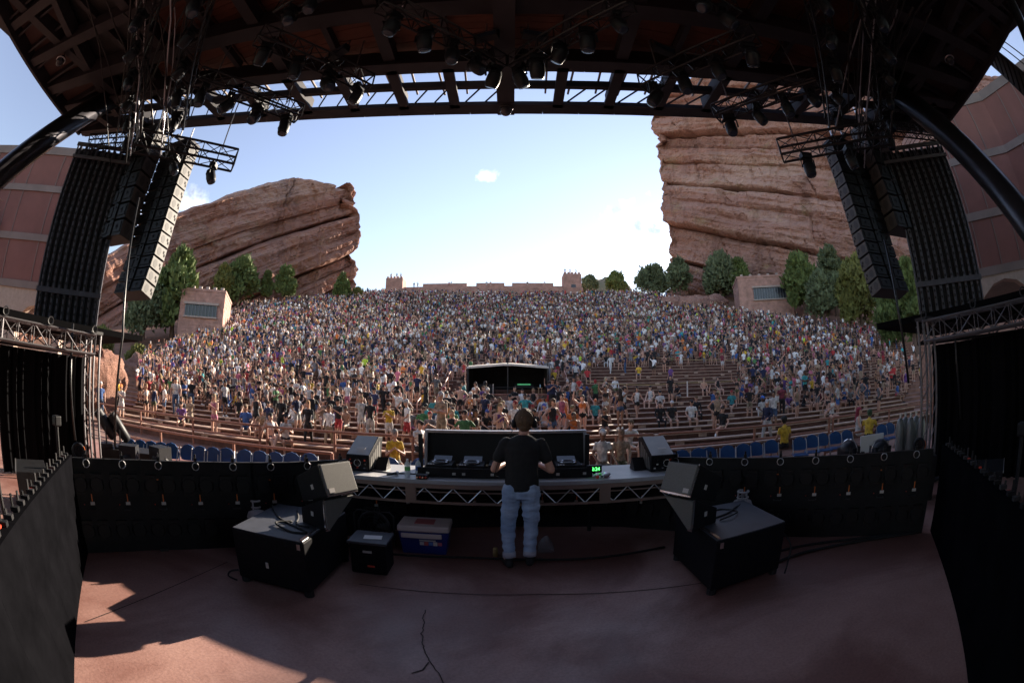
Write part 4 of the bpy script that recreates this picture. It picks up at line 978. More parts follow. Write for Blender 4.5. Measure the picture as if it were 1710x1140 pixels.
# ------------------------------------------------------------------ under and beside the table
t = thing('cool_box', 'blue cool box with pale lid on the floor under the table', 'cool box', (-1.07, 5.05, 0), R(2))
BLUE = mat('cooler_blue', (.015, .026, .17), .4, var=.1); PALE = mat('cooler_pale', (.62, .5, .47), .45)
MB().add([(-.27, -.17, 0), (.27, -.17, 0), (.27, .17, 0), (-.27, .17, 0), (-.31, -.2, .3), (.31, -.2, .3), (.31, .2, .3), (-.31, .2, .3)], [(0, 3, 2, 1), (4, 5, 6, 7), (0, 1, 5, 4), (1, 2, 6, 5), (2, 3, 7, 6), (3, 0, 4, 7)]).obj('tub', [BLUE], t, bevel=.015)
ld = MB().box((0, 0, .345), (.64, .42, .08)).obj('lid', [PALE], t, bevel=.02); MB().box((0, 0, .388), (.24, .2, .008)).obj('lid_panel', [mat('lid_red', (.45, .12, .12), .5)], ld)
MB().box((-.02, -.215, .26), (.5, .03, .06)).obj('handle', [PALE], t, bevel=.01)
for j in range(5): MB().box((-.02 + .055 * j, -.192, .155), (.05, .006, .05 if j % 2 else .04)).obj('sticker', [mat('st%d' % j, [(.55, .5, .5), (.5, .1, .1), (.1, .2, .5), (.6, .55, .5), (.45, .12, .15)][j], .5)], t)
MB().box((.05, -.19, .195), (.2, .004, .02)).obj('sticker', [LABELW], t)
t = thing('floor_fan', 'dark drum floor fan with tubular guard frame under the table', 'fan', (-1.75, 5.05, 0))
q = MB(); q.tube([(-.27, 0, .02), (-.27, 0, .42), (-.22, 0, .47), (.22, 0, .47), (.27, 0, .42), (.27, 0, .02)], .012, 6); q.obj('frame', [STEEL_DARK], t)
MB().ring((0, 0, .25), (0, 1, 0), .215, .016, 24, 6).obj('drum', [STEEL_DARK], t)
for k in range(1, 6): MB().ring((0, -.03, .25), (0, 1, 0), .04 * k, .003, 20, 4).obj('guard_ring', [STEEL_DARK], t)
for k in range(5):
    a = k * 1.257; MB().add([(.03 * math.cos(a), .01, .25 + .03 * math.sin(a)), (.19 * math.cos(a - .2), 0, .25 + .19 * math.sin(a - .2)), (.19 * math.cos(a + .35), .05, .25 + .19 * math.sin(a + .35)), (.05 * math.cos(a + .8), .03, .25 + .05 * math.sin(a + .8))], [(0, 1, 2, 3)]).obj('blade', [BLACK], t)
MB().tube([(-.09, 0, .47), (-.09, 0, .51), (.09, 0, .51), (.09, 0, .47)], .01, 5).obj('handle', [STEEL_DARK], t)
t = thing('speaker_case', 'black powered case with paper on top in front of the fan', 'case', (-1.52, 4.25, 0), R(3))
MB().box((0, 0, .2), (.4, .36, .36)).obj('body', [CAB], t, bevel=.015); MB().box((0, 0, .392), (.44, .4, .03)).obj('top', [CABTOP], t, bevel=.006)
MB().box((.03, -.02, .411), (.2, .12, .004), R(8)).obj('paper', [WHITE], t); MB().box((0, -.184, .29), (.1, .006, .025)).obj('badge', [LABELW], t); MB().box((.03, -.184, .12), (.08, .006, .02)).obj('badge', [RED], t)
t = thing('drink_can', 'yellow drink can on the floor left of the jeans', 'can', (-.2, 4.92, 0)); MB().lathe([(.024, 0), (.03, .01), (.03, .105), (.024, .118), (.02, .118)], n=16).obj('body', [mat('can_yellow', (.5, .38, .16), .35, .5, var=.3, scale=30)], t, True)
t = thing('plastic_bag', 'small clear plastic bag on the floor right of the jeans', 'bag', (.42, 5.08, 0))
q = MB(); rnd = random.Random(6)
prof = [(.1, .0), (.11, .03), (.09, .1), (.06, .17), (.02, .22)]; n = 12
vs = [(r_ * math.cos(2 * math.pi * j / n) * rnd.uniform(.85, 1.15), r_ * .7 * math.sin(2 * math.pi * j / n) * rnd.uniform(.85, 1.15), z_) for r_, z_ in prof for j in range(n)]
q.add(vs, [(i * n + j, i * n + (j + 1) % n, (i + 1) * n + (j + 1) % n, (i + 1) * n + j) for i in range(4) for j in range(n)]); q.obj('film', [mat('bag_film', (.3, .28, .3), .2, alpha=.45)], t, True)

# ------------------------------------------------------------------ stage roof
ZR = 9.2
CX = -.15
def fy(x): return 9.05 - .0216 * (x - CX) ** 2
roof = thing('stage_roof', 'dark steel stage roof with curved front edge and brown boards', 'roof', (CX, 0, ZR))
def RO(p): return (p[0] - CX, p[1], p[2] - ZR)
BOARD = mat('ceiling_boards', (.13, .045, .028), .75, var=.3, scale=1.6)
SOFF = mat('soffit_brown', (.065, .034, .03), .8, var=.25, scale=.8)
def arc_beam(off, z0, z1, wd, xm, nm, m=ROOF_STEEL, n=28):
    mb = MB(); xs = [CX - xm + 2 * xm * i / n for i in range(n + 1)]
    for a, b in zip(xs[:-1], xs[1:]):
        mb.beam(RO((a, fy(a) - off, (z0 + z1) / 2)), RO((b, fy(b) - off, (z0 + z1) / 2)), wd, z1 - z0)
    return mb.obj(nm, [m], roof)
XM = 13.3
arc_beam(0, ZR, ZR + .10, .42, XM, 'fascia_flange'); arc_beam(0, ZR + .10, ZR + .26, .10, XM, 'fascia_web')
arc_beam(.76, ZR + .16, ZR + .36, .14, XM - .5, 'middle_tube')
arc_beam(1.75, ZR, ZR + .09, .40, XM - .6, 'inner_flange'); arc_beam(1.75, ZR + .09, ZR + .62, .09, XM - .6, 'inner_web')
for j, yy in enumerate((5.2, 3.3, 1.2, -1.2, -3.6)):
    mb = MB(); xm = 12.6 - .33 * (5.2 - yy); n = 20; xs = [CX - xm + 2 * xm * i / n for i in range(n + 1)]; c = .0216 * (1 - .12 * j)
    for a, b in zip(xs[:-1], xs[1:]):
        mb.beam(RO((a, yy + .2 - c * (a - CX) ** 2 * .8, ZR + .25)), RO((b, yy + .2 - c * (b - CX) ** 2 * .8, ZR + .25)), .34 if j else .42, .5)
    mb.obj('cross_beam', [ROOF_STEEL], roof)
for i in range(-9, 10):
    x = CX + i * 1.33
    if i == 0: continue
    MB().box(RO((x, fy(x) - .88, ZR + .045)), (.26, 1.62, .09)).box(RO((x, fy(x) - .88, ZR + .3)), (.07, 1.62, .42)).obj('outrigger', [ROOF_STEEL], roof)
    for s in (-1, 1):
        MB().beam(RO((x + s * .34, fy(x) - 1.6, ZR + .45)), RO((x + s * .3, fy(x) - .12, ZR + .5)), .05, .05).obj('hanger_rod', [mat('rod_pale', (.36, .30, .26), .6)], roof)
    for f0, f1 in ((.1, .62), (.62, 1.14)): MB().beam(RO((x + .16 + f0, fy(x + f0) - .1, ZR + .2)), RO((x + .16 + f1 * .98, fy(x + f1) - .74, ZR + .26)), .035, .035).obj('lattice_rod', [ROOF_STEEL], roof)
    if i % 2 == 0:
        MB().box(RO((x, (fy(x) - 1.95 - 9) / 2, ZR + .3)), (.28, fy(x) - 1.95 + 9, .36)).obj('main_beam', [ROOF_STEEL], roof)
    elif abs(i) < 9:
        MB().box(RO((x, (fy(x) - 1.95 - 9) / 2, ZR + .5)), (.14, fy(x) - 1.95 + 9, .2)).obj('purlin', [ROOF_STEEL], roof)
# board ceiling above the beams, in bays of narrow boards
rnd = random.Random(3)
for i in range(-9, 9):
    x0, x1 = CX + i * 1.33 + .02, CX + (i + 1) * 1.33 - .02; mb = MB()
    y = min(fy(x0), fy(x1)) - 1.15
    while y > -9:
        dz = rnd.uniform(0, .012)
        mb.box(RO(((x0 + x1) / 2, y - .1, ZR + .78 + dz)), (x1 - x0, .19, .03)); y -= .2
    o = mb.obj('ceiling_board', [BOARD], roof); o['kind'] = 'stuff'
deck = MB(); n = 24; xs = [CX - 13.1 + 26.2 * i / n for i in range(n + 1)]
for a, b in zip(xs[:-1], xs[1:]):
    ya, yb = fy(a) - 1.05, fy(b) - 1.05; ka = max(0, abs(a - CX) - 10.2); kb = max(0, abs(b - CX) - 10.2)
    deck.add([RO(p) for p in ((a, ya, ZR + .86), (b, yb, ZR + .86), (b, -9.4, ZR + .86), (a, -9.4, ZR + .86), (a, ya, ZR + 1.1), (b, yb, ZR + 1.1), (b, -9.4, ZR + 1.1), (a, -9.4, ZR + 1.1))], [(0, 1, 2, 3), (4, 7, 6, 5), (0, 4, 5, 1), (2, 6, 7, 3)])
deck.obj('roof_deck', [STEEL_DARK], roof)
# sloping side soffits with ribs
for s in (-1, 1):
    E = [V(CX + s * 13.35, 5.1, ZR), V(CX + s * 12.4, 2.4, ZR), V(CX + s * 11.3, -.6, ZR), V(CX + s * 10.2, -4, ZR), V(CX + s * 9.2, -8, ZR)]
    I = [p + V(-s * 1.9, .45, .25) for p in E]
    for nm, A, B, m, dz in (('side_soffit', E, I, SOFF, .3),):
        mb = MB()
        for k in range(len(E) - 1): mb.add([RO(p + V(0, 0, dz)) for p in (A[k], A[k + 1], B[k + 1], B[k])] + [RO(p + V(0, 0, dz + .06)) for p in (A[k], A[k + 1], B[k + 1], B[k])], [(0, 1, 2, 3), (4, 7, 6, 5), (0, 4, 5, 1), (2, 6, 7, 3), (1, 5, 6, 2), (0, 3, 7, 4)])
        mb.obj(nm, [m], roof)
    mb = MB()
    for a, b in zip(E[:-1], E[1:]): mb.beam(RO(a + V(0, 0, .15)), RO(b + V(0, 0, .15)), .12, .5)
    mb.obj('side_fascia', [ROOF_STEEL], roof)
    mb = MB()
    for a, b in zip(I[:-1], I[1:]): mb.beam(RO(a + V(0, 0, .05)), RO(b + V(0, 0, .05)), .22, .35)
    mb.obj('side_beam', [ROOF_STEEL], roof)
    for k in range(len(E) - 1):
        for f in (0, .25, .5, .75):
            a, b = E[k].lerp(E[k + 1], f), I[k].lerp(I[k + 1], f); MB().beam(RO(a + V(0, 0, .17)), RO(b + V(0, 0, .17)), .08, .22).obj('soffit_rib', [ROOF_STEEL], roof)
    MB().beam(RO((CX + s * 13.3, 5.15, ZR + .2)), RO((CX + s * 11.2, 6.3, ZR + .2)), .3, .5).obj('corner_beam', [ROOF_STEEL], roof)
    # closing plate of the corner between front beam and soffit
    mb = MB(); mb.prism(ccw([(s * 13.3, 5.1), (s * 12.2, 5.7), (s * 11.3, 6.2), (s * 9.4, 5.6), (s * 8.6, 3.0), (s * 8.0, -4), (s * 9.8, -4), (s * 11.3, .4)]), .58, .74)
    mb.obj('corner_plate', [STEEL_DARK], roof)
MB().box(RO((CX, 3.2, ZR - .12)), (.42, 11.2, .5)).obj('centre_girder', [ROOF_STEEL], roof)
MB().box(RO((CX, 8.55, ZR - .18)), (.42, .5, .42)).obj('camera_mount', [ROOF_STEEL], roof)
t = thing('dome_camera', 'glass dome camera hanging at the roof front centre', 'camera', (CX, 8.5, ZR - .42)); MB().lathe([(.17, .04), (.18, 0), (.16, -.02)], n=16).obj('collar', [STEEL_DARK], t); MB().ball((0, 0, -.06), .15, 16, 10).obj('dome', [mat('dome_glass', (.06, .06, .07), .05)], t, True)
for s, (px, py) in ((-1, (101, 102)), (1, (1586, 100))):
    p = at_z(px, py, ZR - .05); t = thing('globe_lamp', f'small round lamp under the {"left" if s < 0 else "right"} roof edge', 'lamp', p, 0, 'globe lamps under the roof'); MB().ball((0, 0, 0), .16, 14, 9).obj('globe', [DARKWIN], t, True); MB().ring((0, 0, .02), (0, 0, 1), .17, .02, 16, 5).obj('guard', [ALU], t); MB().tube([(0, 0, .1), (0, 0, .5)], .03, 6).obj('stem', [STEEL_DARK], t)
# big tubular struts carrying the roof corners
STRUT = mat('strut_steel', (.055, .052, .06), .3, .55, var=.15, scale=2)
for s, a, b, r in ((-1, at_r(215, 150, 12.3), at_r(-60, 352, 12.2), .37), (1, at_r(1490, 150, 11.8), at_r(1760, 440, 9.4), .37)):
    d = (b - a).normalized(); e = b + d * 7; sd = 'left' if s < 0 else 'right'
    t = thing('roof_strut', f'thick glossy steel tube bracing the {sd} roof corner', 'strut', (e.x, e.y, 0), group='roof struts'); o = -t.location
    MB().tube([a, e], r, 24).obj('tube', [STRUT], t, True, loc=o)
    MB().tube([a - d * .1, a + d * .25], r * 1.12, 20).obj('collar', [ROOF_STEEL], t, loc=o)
    if s > 0: MB().ball(b + d * .05, r * 1.5, 20, 12).obj('knuckle', [STRUT], t, True, loc=o)
a, b = at_r(1672, -30, 10.5), at_r(1745, 150, 9.0); t = thing('roof_brace', 'slender dark tube at the top right corner of the roof', 'strut', (b.x, b.y, 0)); MB().tube([a, b, b + (b - a)], .16, 14).obj('tube', [STRUT], t, True, loc=-t.location)
a, b = at_r(1632, 88, 14), at_r(1740, 190, 11.5)
t = thing('catwalk', 'black ladder catwalk sloping beyond the right roof edge', 'ladder', (b.x, b.y, 0)); o = -t.location; d = (b - a).normalized(); sd = d.cross(V(0, 0, 1)).normalized(); up = sd.cross(d) * .75
for k in (0, 1): MB().beam(a + up * k, b + up * k, .07, .07).obj('rail', [BLACK], t, loc=o)
for k in range(12): p = a.lerp(b, (k + .3) / 12); MB().beam(p, p + up, .09, .26, up=d).obj('rung', [BLACK], t, loc=o)
for k in (1.45, 1.8): MB().tube([a + up * k, b + up * k], .02, 5).obj('guard_rail', [BLACK], t, loc=o)

# ------------------------------------------------------------------ trusses and moving lights
TR = mat('truss_black', (.03, .03, .034), .4, .6)
TRS = mat('truss_silver', (.2, .19, .2), .45, .6)
def truss(a, b, size, lab, m=TR, n=None, group='lighting trusses'):
    a, b = Vector(a), Vector(b); d = b - a; ln = d.length; d.normalize(); sd = d.cross(V(0, 0, 1)).normalized(); up = sd.cross(d); h = size / 2
    t = thing('truss', lab, 'truss', a, group=group); n = n or max(3, int(ln / (size * 1.1)))
    cs = [(-h, -h), (h, -h), (h, h), (-h, h)]
    for u, w_ in cs: MB().tube([sd * u + up * w_, d * ln + sd * u + up * w_], .026 * size / .4 + .004, 6).obj('chord', [m], t)
    for i in range(n):
        p, q = d * (ln * i / n), d * (ln * (i + 1) / n); mb = MB()
        for k in range(4):
            (u0, w0), (u1, w1) = cs[k], cs[(k + 1) % 4]
            A, B = (sd * u0 + up * w0), (sd * u1 + up * w1)
            if i % 2: A, B = B, A
            mb.tube([p + A, q + B], .013, 4)
            mb.tube([p + A, p + B], .013, 4)
        mb.obj('brace_bay', [m], t)
    mb = MB()
    for k in range(4): mb.tube([d * ln + sd * cs[k][0] + up * cs[k][1], d * ln + sd * cs[(k + 1) % 4][0] + up * cs[(k + 1) % 4][1]], .02, 5)
    mb.obj('end_frame', [m], t)
    return a, d, ln, up
HEADM = mat('fixture_black', (.011, .012, .016), .5, var=.3, scale=8, spec=.35)
LENS = mat('fixture_lens', (.02, .03, .05), .2)
def fixture_parts():
    base = MB().box((0, 0, -.09), (.36, .24, .16)).box((0, 0, .02), (.3, .05, .08)).mesh('base', [HEADM])
    yoke = MB().tube([(-.19, 0, -.17), (-.23, 0, -.22), (-.23, 0, -.46)], .03, 6).tube([(.19, 0, -.17), (.23, 0, -.22), (.23, 0, -.46)], .03, 6).beam((-.2, 0, -.18), (.2, 0, -.18), .08, .05).mesh('yoke', [HEADM])
    head = MB().lathe([(.08, -.24), (.15, -.2), (.18, -.05), (.19, .1), (.17, .22), (.16, .26)], n=14).mesh('head', [HEADM], True)
    lens = MB().lathe([(.15, .262), (.15, .285), (.1, .295), (.01, .3)], n=14).mesh('lens', [LENS], True)
    fins = MB()
    for k in range(3): fins.lathe([(.17 - .02 * k, -.1 - .05 * k), (.19 - .02 * k, -.11 - .05 * k), (.17 - .02 * k, -.12 - .05 * k)], n=12)
    return base, yoke, head, lens, fins.mesh('cooling_fin', [HEADM])
FX = fixture_parts()
def fixture(p, pan, tilt, lab, scale=1., upside=False):
    t = thing('moving_light', lab, 'stage light', p, pan, 'moving head lights'); t.scale = (scale,) * 3
    if upside: t.rotation_euler = (math.pi, 0, pan)
    link('base', FX[0], t); link('yoke', FX[1], t)
    h = link('head', FX[2], t, loc=(0, 0, -.46), rot=(tilt, 0, 0)); link('lens', FX[3], h); link('cooling_fin', FX[4], h)
rnd = random.Random(21)
TRUSSES = [  # (end a, end b, height, size, label, lights along it)
 ((636, 4), (836, 108), 8.45, .34, 'black truss slanting from upper left to the roof centre', [.12, .36, .58, .78, .94], 'left centre truss'),
 ((1052, 4), (858, 108), 8.45, .34, 'black truss slanting from upper right to the roof centre', [.12, .36, .58, .78, .94], 'right centre truss'),
 ((432, 58), (616, 140), 8.35, .34, 'black truss under the left roof, second from the centre', [.1, .38, .66, .92], 'second left truss'),
 ((1262, 58), (1074, 140), 8.35, .34, 'black truss under the right roof, second from the centre', [.1, .38, .66, .92], 'second right truss'),
 ((330, 128), (500, 190), 8.1, .34, 'black truss at the left front edge of the roof', [.1, .35, .62, .9], 'left front edge truss'),
 ((1362, 132), (1196, 190), 8.1, .34, 'black truss at the right front edge of the roof', [.1, .35, .62, .9], 'right front edge truss'),
 ((228, 236), (392, 268), 7.3, .42, 'short black truss poking out beside the left speaker columns', [.45, .82], 'left low truss'),
 ((1482, 222), (1303, 252), 7.3, .42, 'short black truss poking out beside the right speaker columns', [.42, .8], 'right low truss'),
 ((222, 236), (262, -40), 8.5, .4, 'black truss running back over the left stage wing, outer one', [.12, .27, .42, .57, .72, .87], 'outer left wing truss'),
 ((300, 205), (352, -40), 8.55, .4, 'black truss running back over the left stage wing, inner one', [.15, .35, .55, .75, .93], 'inner left wing truss'),
 ((1476, 232), (1440, -40), 8.5, .4, 'black truss running back over the right stage wing, outer one', [.12, .27, .42, .57, .72, .87], 'outer right wing truss'),
 ((1392, 205), (1352, -40), 8.55, .4, 'black truss running back over the right stage wing, inner one', [.15, .35, .55, .75, .93], 'inner right wing truss'),
 ((470, 20), (560, -30), 8.6, .34, 'black truss near the top edge over the left stage', [.3, .7], 'upper left truss'),
 ((1225, 20), (1135, -30), 8.6, .34, 'black truss near the top edge over the right stage', [.3, .7], 'upper right truss')]
for (pa, pb, z, sz, lab, fr, nm) in TRUSSES:
    a, b = at_z(*pa, z), at_z(*pb, z); a, d, ln, up = truss(a, b, sz, lab)
    for i, f in enumerate(fr): fixture(a + d * ln * f + V(0, 0, -sz / 2), rnd.uniform(0, 6.28), rnd.uniform(-.7, .7) + math.pi, f'black moving head light under the {nm}, {ordinal(i + 1)} along', rnd.uniform(.66, .8))
    for f, e_ in ((.15, 'rear'), (.85, 'front')): p = a + d * ln * f; tag(MB().tube([p + V(0, 0, sz / 2), V(p.x, p.y, ZR + .35)], .018, 5).obj('hoist_chain', [ALU]), f'{e_} hoist chain holding the {nm}', 'chain', 'hoist chains')
# upright floodlights sitting on trusses (thin ones at the left front)
for px, py, z, lab in ((566, 88, 8.6, 'flat strobe light above the second left truss'), (1108, 84, 8.6, 'flat strobe light above the second right truss'), (812, 62, 8.7, 'flat strobe light left of the roof centre'), (893, 60, 8.7, 'flat strobe light right of the roof centre')):
    p = at_z(px, py, z); t = thing('strobe_light', lab, 'stage light', p, rnd.uniform(-.5, .5), 'strobe lights'); MB().box((0, 0, 0), (.5, .16, .18)).obj('housing', [HEADM], t, bevel=.01); MB().box((0, -.084, 0), (.44, .01, .12)).obj('lens', [LENS], t); MB().tube([(-.27, 0, 0), (-.27, 0, .22), (.27, 0, .22), (.27, 0, 0)], .014, 5).obj('bracket', [HEADM], t)
# cable bundles over the wings
CBL = mat('cable_black', (.02, .02, .022), .35); CBS = mat('cable_silver', (.42, .42, .46), .35, .6)
for s in (-1, 1):
    for i in range(16):
        x0 = CX + s * rnd.uniform(7.6, 10.2); y0 = rnd.uniform(4.9, 6.4); z0 = rnd.uniform(6.9, 8.0); x1 = CX + s * rnd.uniform(5.6, 8.8); y1 = rnd.uniform(.6, 3.2)
        mb = MB(); pts = []
        for k in range(9):
            f = k / 8; pts.append((x0 + (x1 - x0) * f, y0 + (y1 - y0) * f, z0 + (ZR - .15 - z0) * (1 - (1 - f) ** 2.2) + rnd.uniform(-.05, .05)))
        mb.tube(pts, rnd.uniform(.012, .032), 5)
        tag(mb.obj('rigging_cable', [CBS if i % 5 == 0 else CBL], smooth=True), f'rigging cable over the {"left" if s < 0 else "right"} speaker columns, {ordinal(i + 1)} of the bundle', 'cable', f'rigging cables {"left" if s < 0 else "right"}')

# ------------------------------------------------------------------ hanging speaker columns
PAB = mat('array_black', (.011, .012, .015), .5, var=.3, scale=14, spec=.3)
PAS = mat('array_side', (.085, .08, .075), .55, var=.1, scale=6)
PAD_ = mat('array_hex', (.05, .05, .05), .6)
def array_box_parts(w_, h, dp):
    r = h * .47
    body = MB().add([(-w_ / 2, 0, -r), (w_ / 2, 0, -r), (w_ / 2, dp, -r), (-w_ / 2, dp, -r), (-w_ / 2, 0, r * .82), (w_ / 2, 0, r * .82), (w_ / 2, dp, r), (-w_ / 2, dp, r)], [(0, 3, 2, 1), (4, 5, 6, 7), (0, 1, 5, 4), (1, 2, 6, 5), (2, 3, 7, 6), (3, 0, 4, 7)]).mesh('cabinet', [PAB])
    side = {}
    for s in (-1, 1):
        x = s * (w_ / 2 + .006)
        side[s] = (MB().box((x, dp / 2, -.01), (.012, dp * .94, h * .84)).mesh('side_plate', [PAS]),
                   MB().add([(x + s * .009, dp * .36 + r * .62 * math.cos(a * math.pi / 3) * .9, -.01 + r * .72 * math.sin(a * math.pi / 3)) for a in range(6)] + [(x, dp * .36 + r * .62 * math.cos(a * math.pi / 3) * .9, -.01 + r * .72 * math.sin(a * math.pi / 3)) for a in range(6)], [tuple(range(6))] + [(a, (a + 1) % 6, 6 + (a + 1) % 6, 6 + a) for a in range(6)]).mesh('hex_plate', [PAD_]),
                   MB().box((x + s * .006, dp * .76, h * .1), (.012, .05, .07)).box((x + s * .006, dp * .86, -h * .1), (.012, .05, .07)).mesh('grip_hole', [RUBBER]))
    rear = [MB().box((u * w_ * .3, -.012, 0), (w_ * .3, .024, h * .6)).tube([(u * w_ * .3, -.02, -h * .15), (u * w_ * .3, -.06, 0), (u * w_ * .3, -.02, h * .15)], .014, 5).mesh('rear_plate', [PAB]) for u in (-1, 1)]
    mid = MB().box((0, -.02, 0), (w_ * .16, .05, h * .9)).box((0, -.05, h * .2), (.05, .03, .06)).mesh('amplifier', [CABTOP if False else PAB])
    front = MB().box((0, dp + .01, 0), (w_ * .96, .02, h * .8)).mesh('grille', [GRILLE])
    return body, side, rear, mid, front
AB1 = array_box_parts(1.3, .345, .48); AB2 = array_box_parts(1.1, .5, .66)
def array(parts, top, n, h, yaw, lab, curve, plates=(1,)):
    t = thing('speaker_column', lab, 'speakers', top, yaw, 'hanging speaker columns')
    y, z, ang = 0., 0., R(2)
    MB().box((0, .24, .12), (1.2, .6, .08)).box((0, .24, .3), (.1, .8, .12)).obj('flying_frame', [TR], t)
    for y_ in (0, .5): MB().tube([(0, y_, .3), (0, y_, .95)], .03, 6).obj('hoist_chain', [ALU], t)
    for i in range(n):
        ang += R(curve(i))
        y += -math.sin(ang) * h * (.5 if i == 0 else 1); z -= math.cos(ang) * h * (.5 if i == 0 else 1)
        c = link('cabinet', parts[0], t, loc=(0, y, z), rot=(-ang, 0, 0))
        for s in (-1, 1):
            for me in parts[1][s]: link(me.name.split('.')[0], me, c)
        link('rear_plate', parts[2][0], c); link('rear_plate', parts[2][1], c); link('amplifier', parts[3], c); link('grille', parts[4], c)
    return t
cv = lambda i: 0.25 if i < 6 else (.9 if i < 9 else 2.6)
pL = at_r(296, 232, 10.1); pR = at_r(1398, 238, 10.1)
array(AB1, (-9.6, 7.3, 8.5), 13, .345, R(4), 'long black speaker column hanging at left, curving at its foot', cv)
array(AB1, (9.55, 7.3, 8.55), 13, .345, R(-4), 'long black speaker column hanging at right, curving at its foot', cv)
pL = at_r(186, 402, 12.6); pR = at_r(1514, 388, 12.6)
array(AB2, (pL.x, pL.y, pL.z + 3.55), 7, .5, R(8), 'shorter black bass column hanging outside the left speaker column', lambda i: .2)
array(AB2, (pR.x, pR.y, pR.z + 3.55), 7, .5, R(-8), 'shorter black bass column hanging outside the right speaker column', lambda i: .2)
# guy cables dropping from the columns
for pts, lab in (([(232, 330), (205, 560), (192, 745)], 'thick black cable hanging below the left bass column'), ([(122, 540), (118, 640), (126, 735)], 'black rope hanging in front of the left drape'), ([(1477, 400), (1500, 520), (1517, 640)], 'thick black cable hanging below the right bass column'), ([(1590, 510), (1597, 600), (1604, 700)], 'black rope hanging in front of the right drape')):
    P = [at_r(x, y, 9.0) for x, y in pts]; o = MB().tube(P, .03, 6).obj('hanging_cable', [CBL], smooth=True); tag(o, lab, 'cable', 'hanging cables')

# ------------------------------------------------------------------ slatted video screens
SLAT = mat('screen_bar', (.11, .11, .125), .4, .4, var=.2, scale=5)
def slat_screen(a, b, z0, z1, lab, bars=10):
    a, b = V(*a, 0), V(*b, 0); d = (b - a).normalized(); rz = math.atan2(d.y, d.x); w_ = (b - a).length
    t = thing('slatted_screen', lab, 'video screen', (a.x, a.y, z0), rz, 'tall slatted video screens'); H = z1 - z0
    bar = MB().box((0, 0, H / 2), (.075, .07, H)).box((.055, .02, H / 2), (.02, .05, H)); node = MB()
    for k in range(26): node.box((.0, -.045, H * (k + .5) / 26), (.05, .03, .07))
    bm, nm = bar.mesh('bar', [SLAT]), node.mesh('connector_strip', [STEEL_DARK])
    for i in range(bars):
        o = link('bar', bm, t, loc=(w_ * (i + .5) / bars, 0, 0)); link('connector_strip', nm, o)['kind'] = 'stuff'
    for z, hh in ((H + .05, .12), (H - .35, .1), (.85, .14)): MB().box((w_ / 2, -.08, z), (w_ + .1, .05, hh)).obj('cross_bar', [TRS if z > 1 else SLAT], t)
    for i in range(7): MB().box((w_ * (i + .5) / 7, -.07, H - .15), (.05, .05, .36)).obj('hanger', [SLAT], t)
    for x in (0, w_): MB().box((x, 0, H / 2), (.05, .1, H)).obj('edge_post', [SLAT], t)
    MB().box((w_ / 2, .1, H / 2), (w_, .02, H)).obj('mesh_backing', [mat('black_mesh', (.012, .012, .016), .7)], t)
pa, pb = at_r(58, 525, 13.4), at_r(142, 540, 12.8); slat_screen((pa.x, pa.y), (pb.x + .25, pb.y + .3), 3.15, 8.25, 'tall dark slatted video screen hanging at left')
pa, pb = at_r(1556, 520, 12.6), at_r(1640, 490, 13.2); slat_screen((pa.x - .25, pa.y + .3), (pb.x, pb.y), 3.45, 8.25, 'tall dark slatted video screen hanging at right')
a, b = at_r(148, 238, 12.6), at_r(235, 232, 12.6); truss(a, b, .34, 'black truss carrying the left slatted screen', n=8)
a, b = at_r(1476, 214, 12.2), at_r(1560, 222, 12.2); truss(a, b, .34, 'black truss carrying the right slatted screen', n=8)

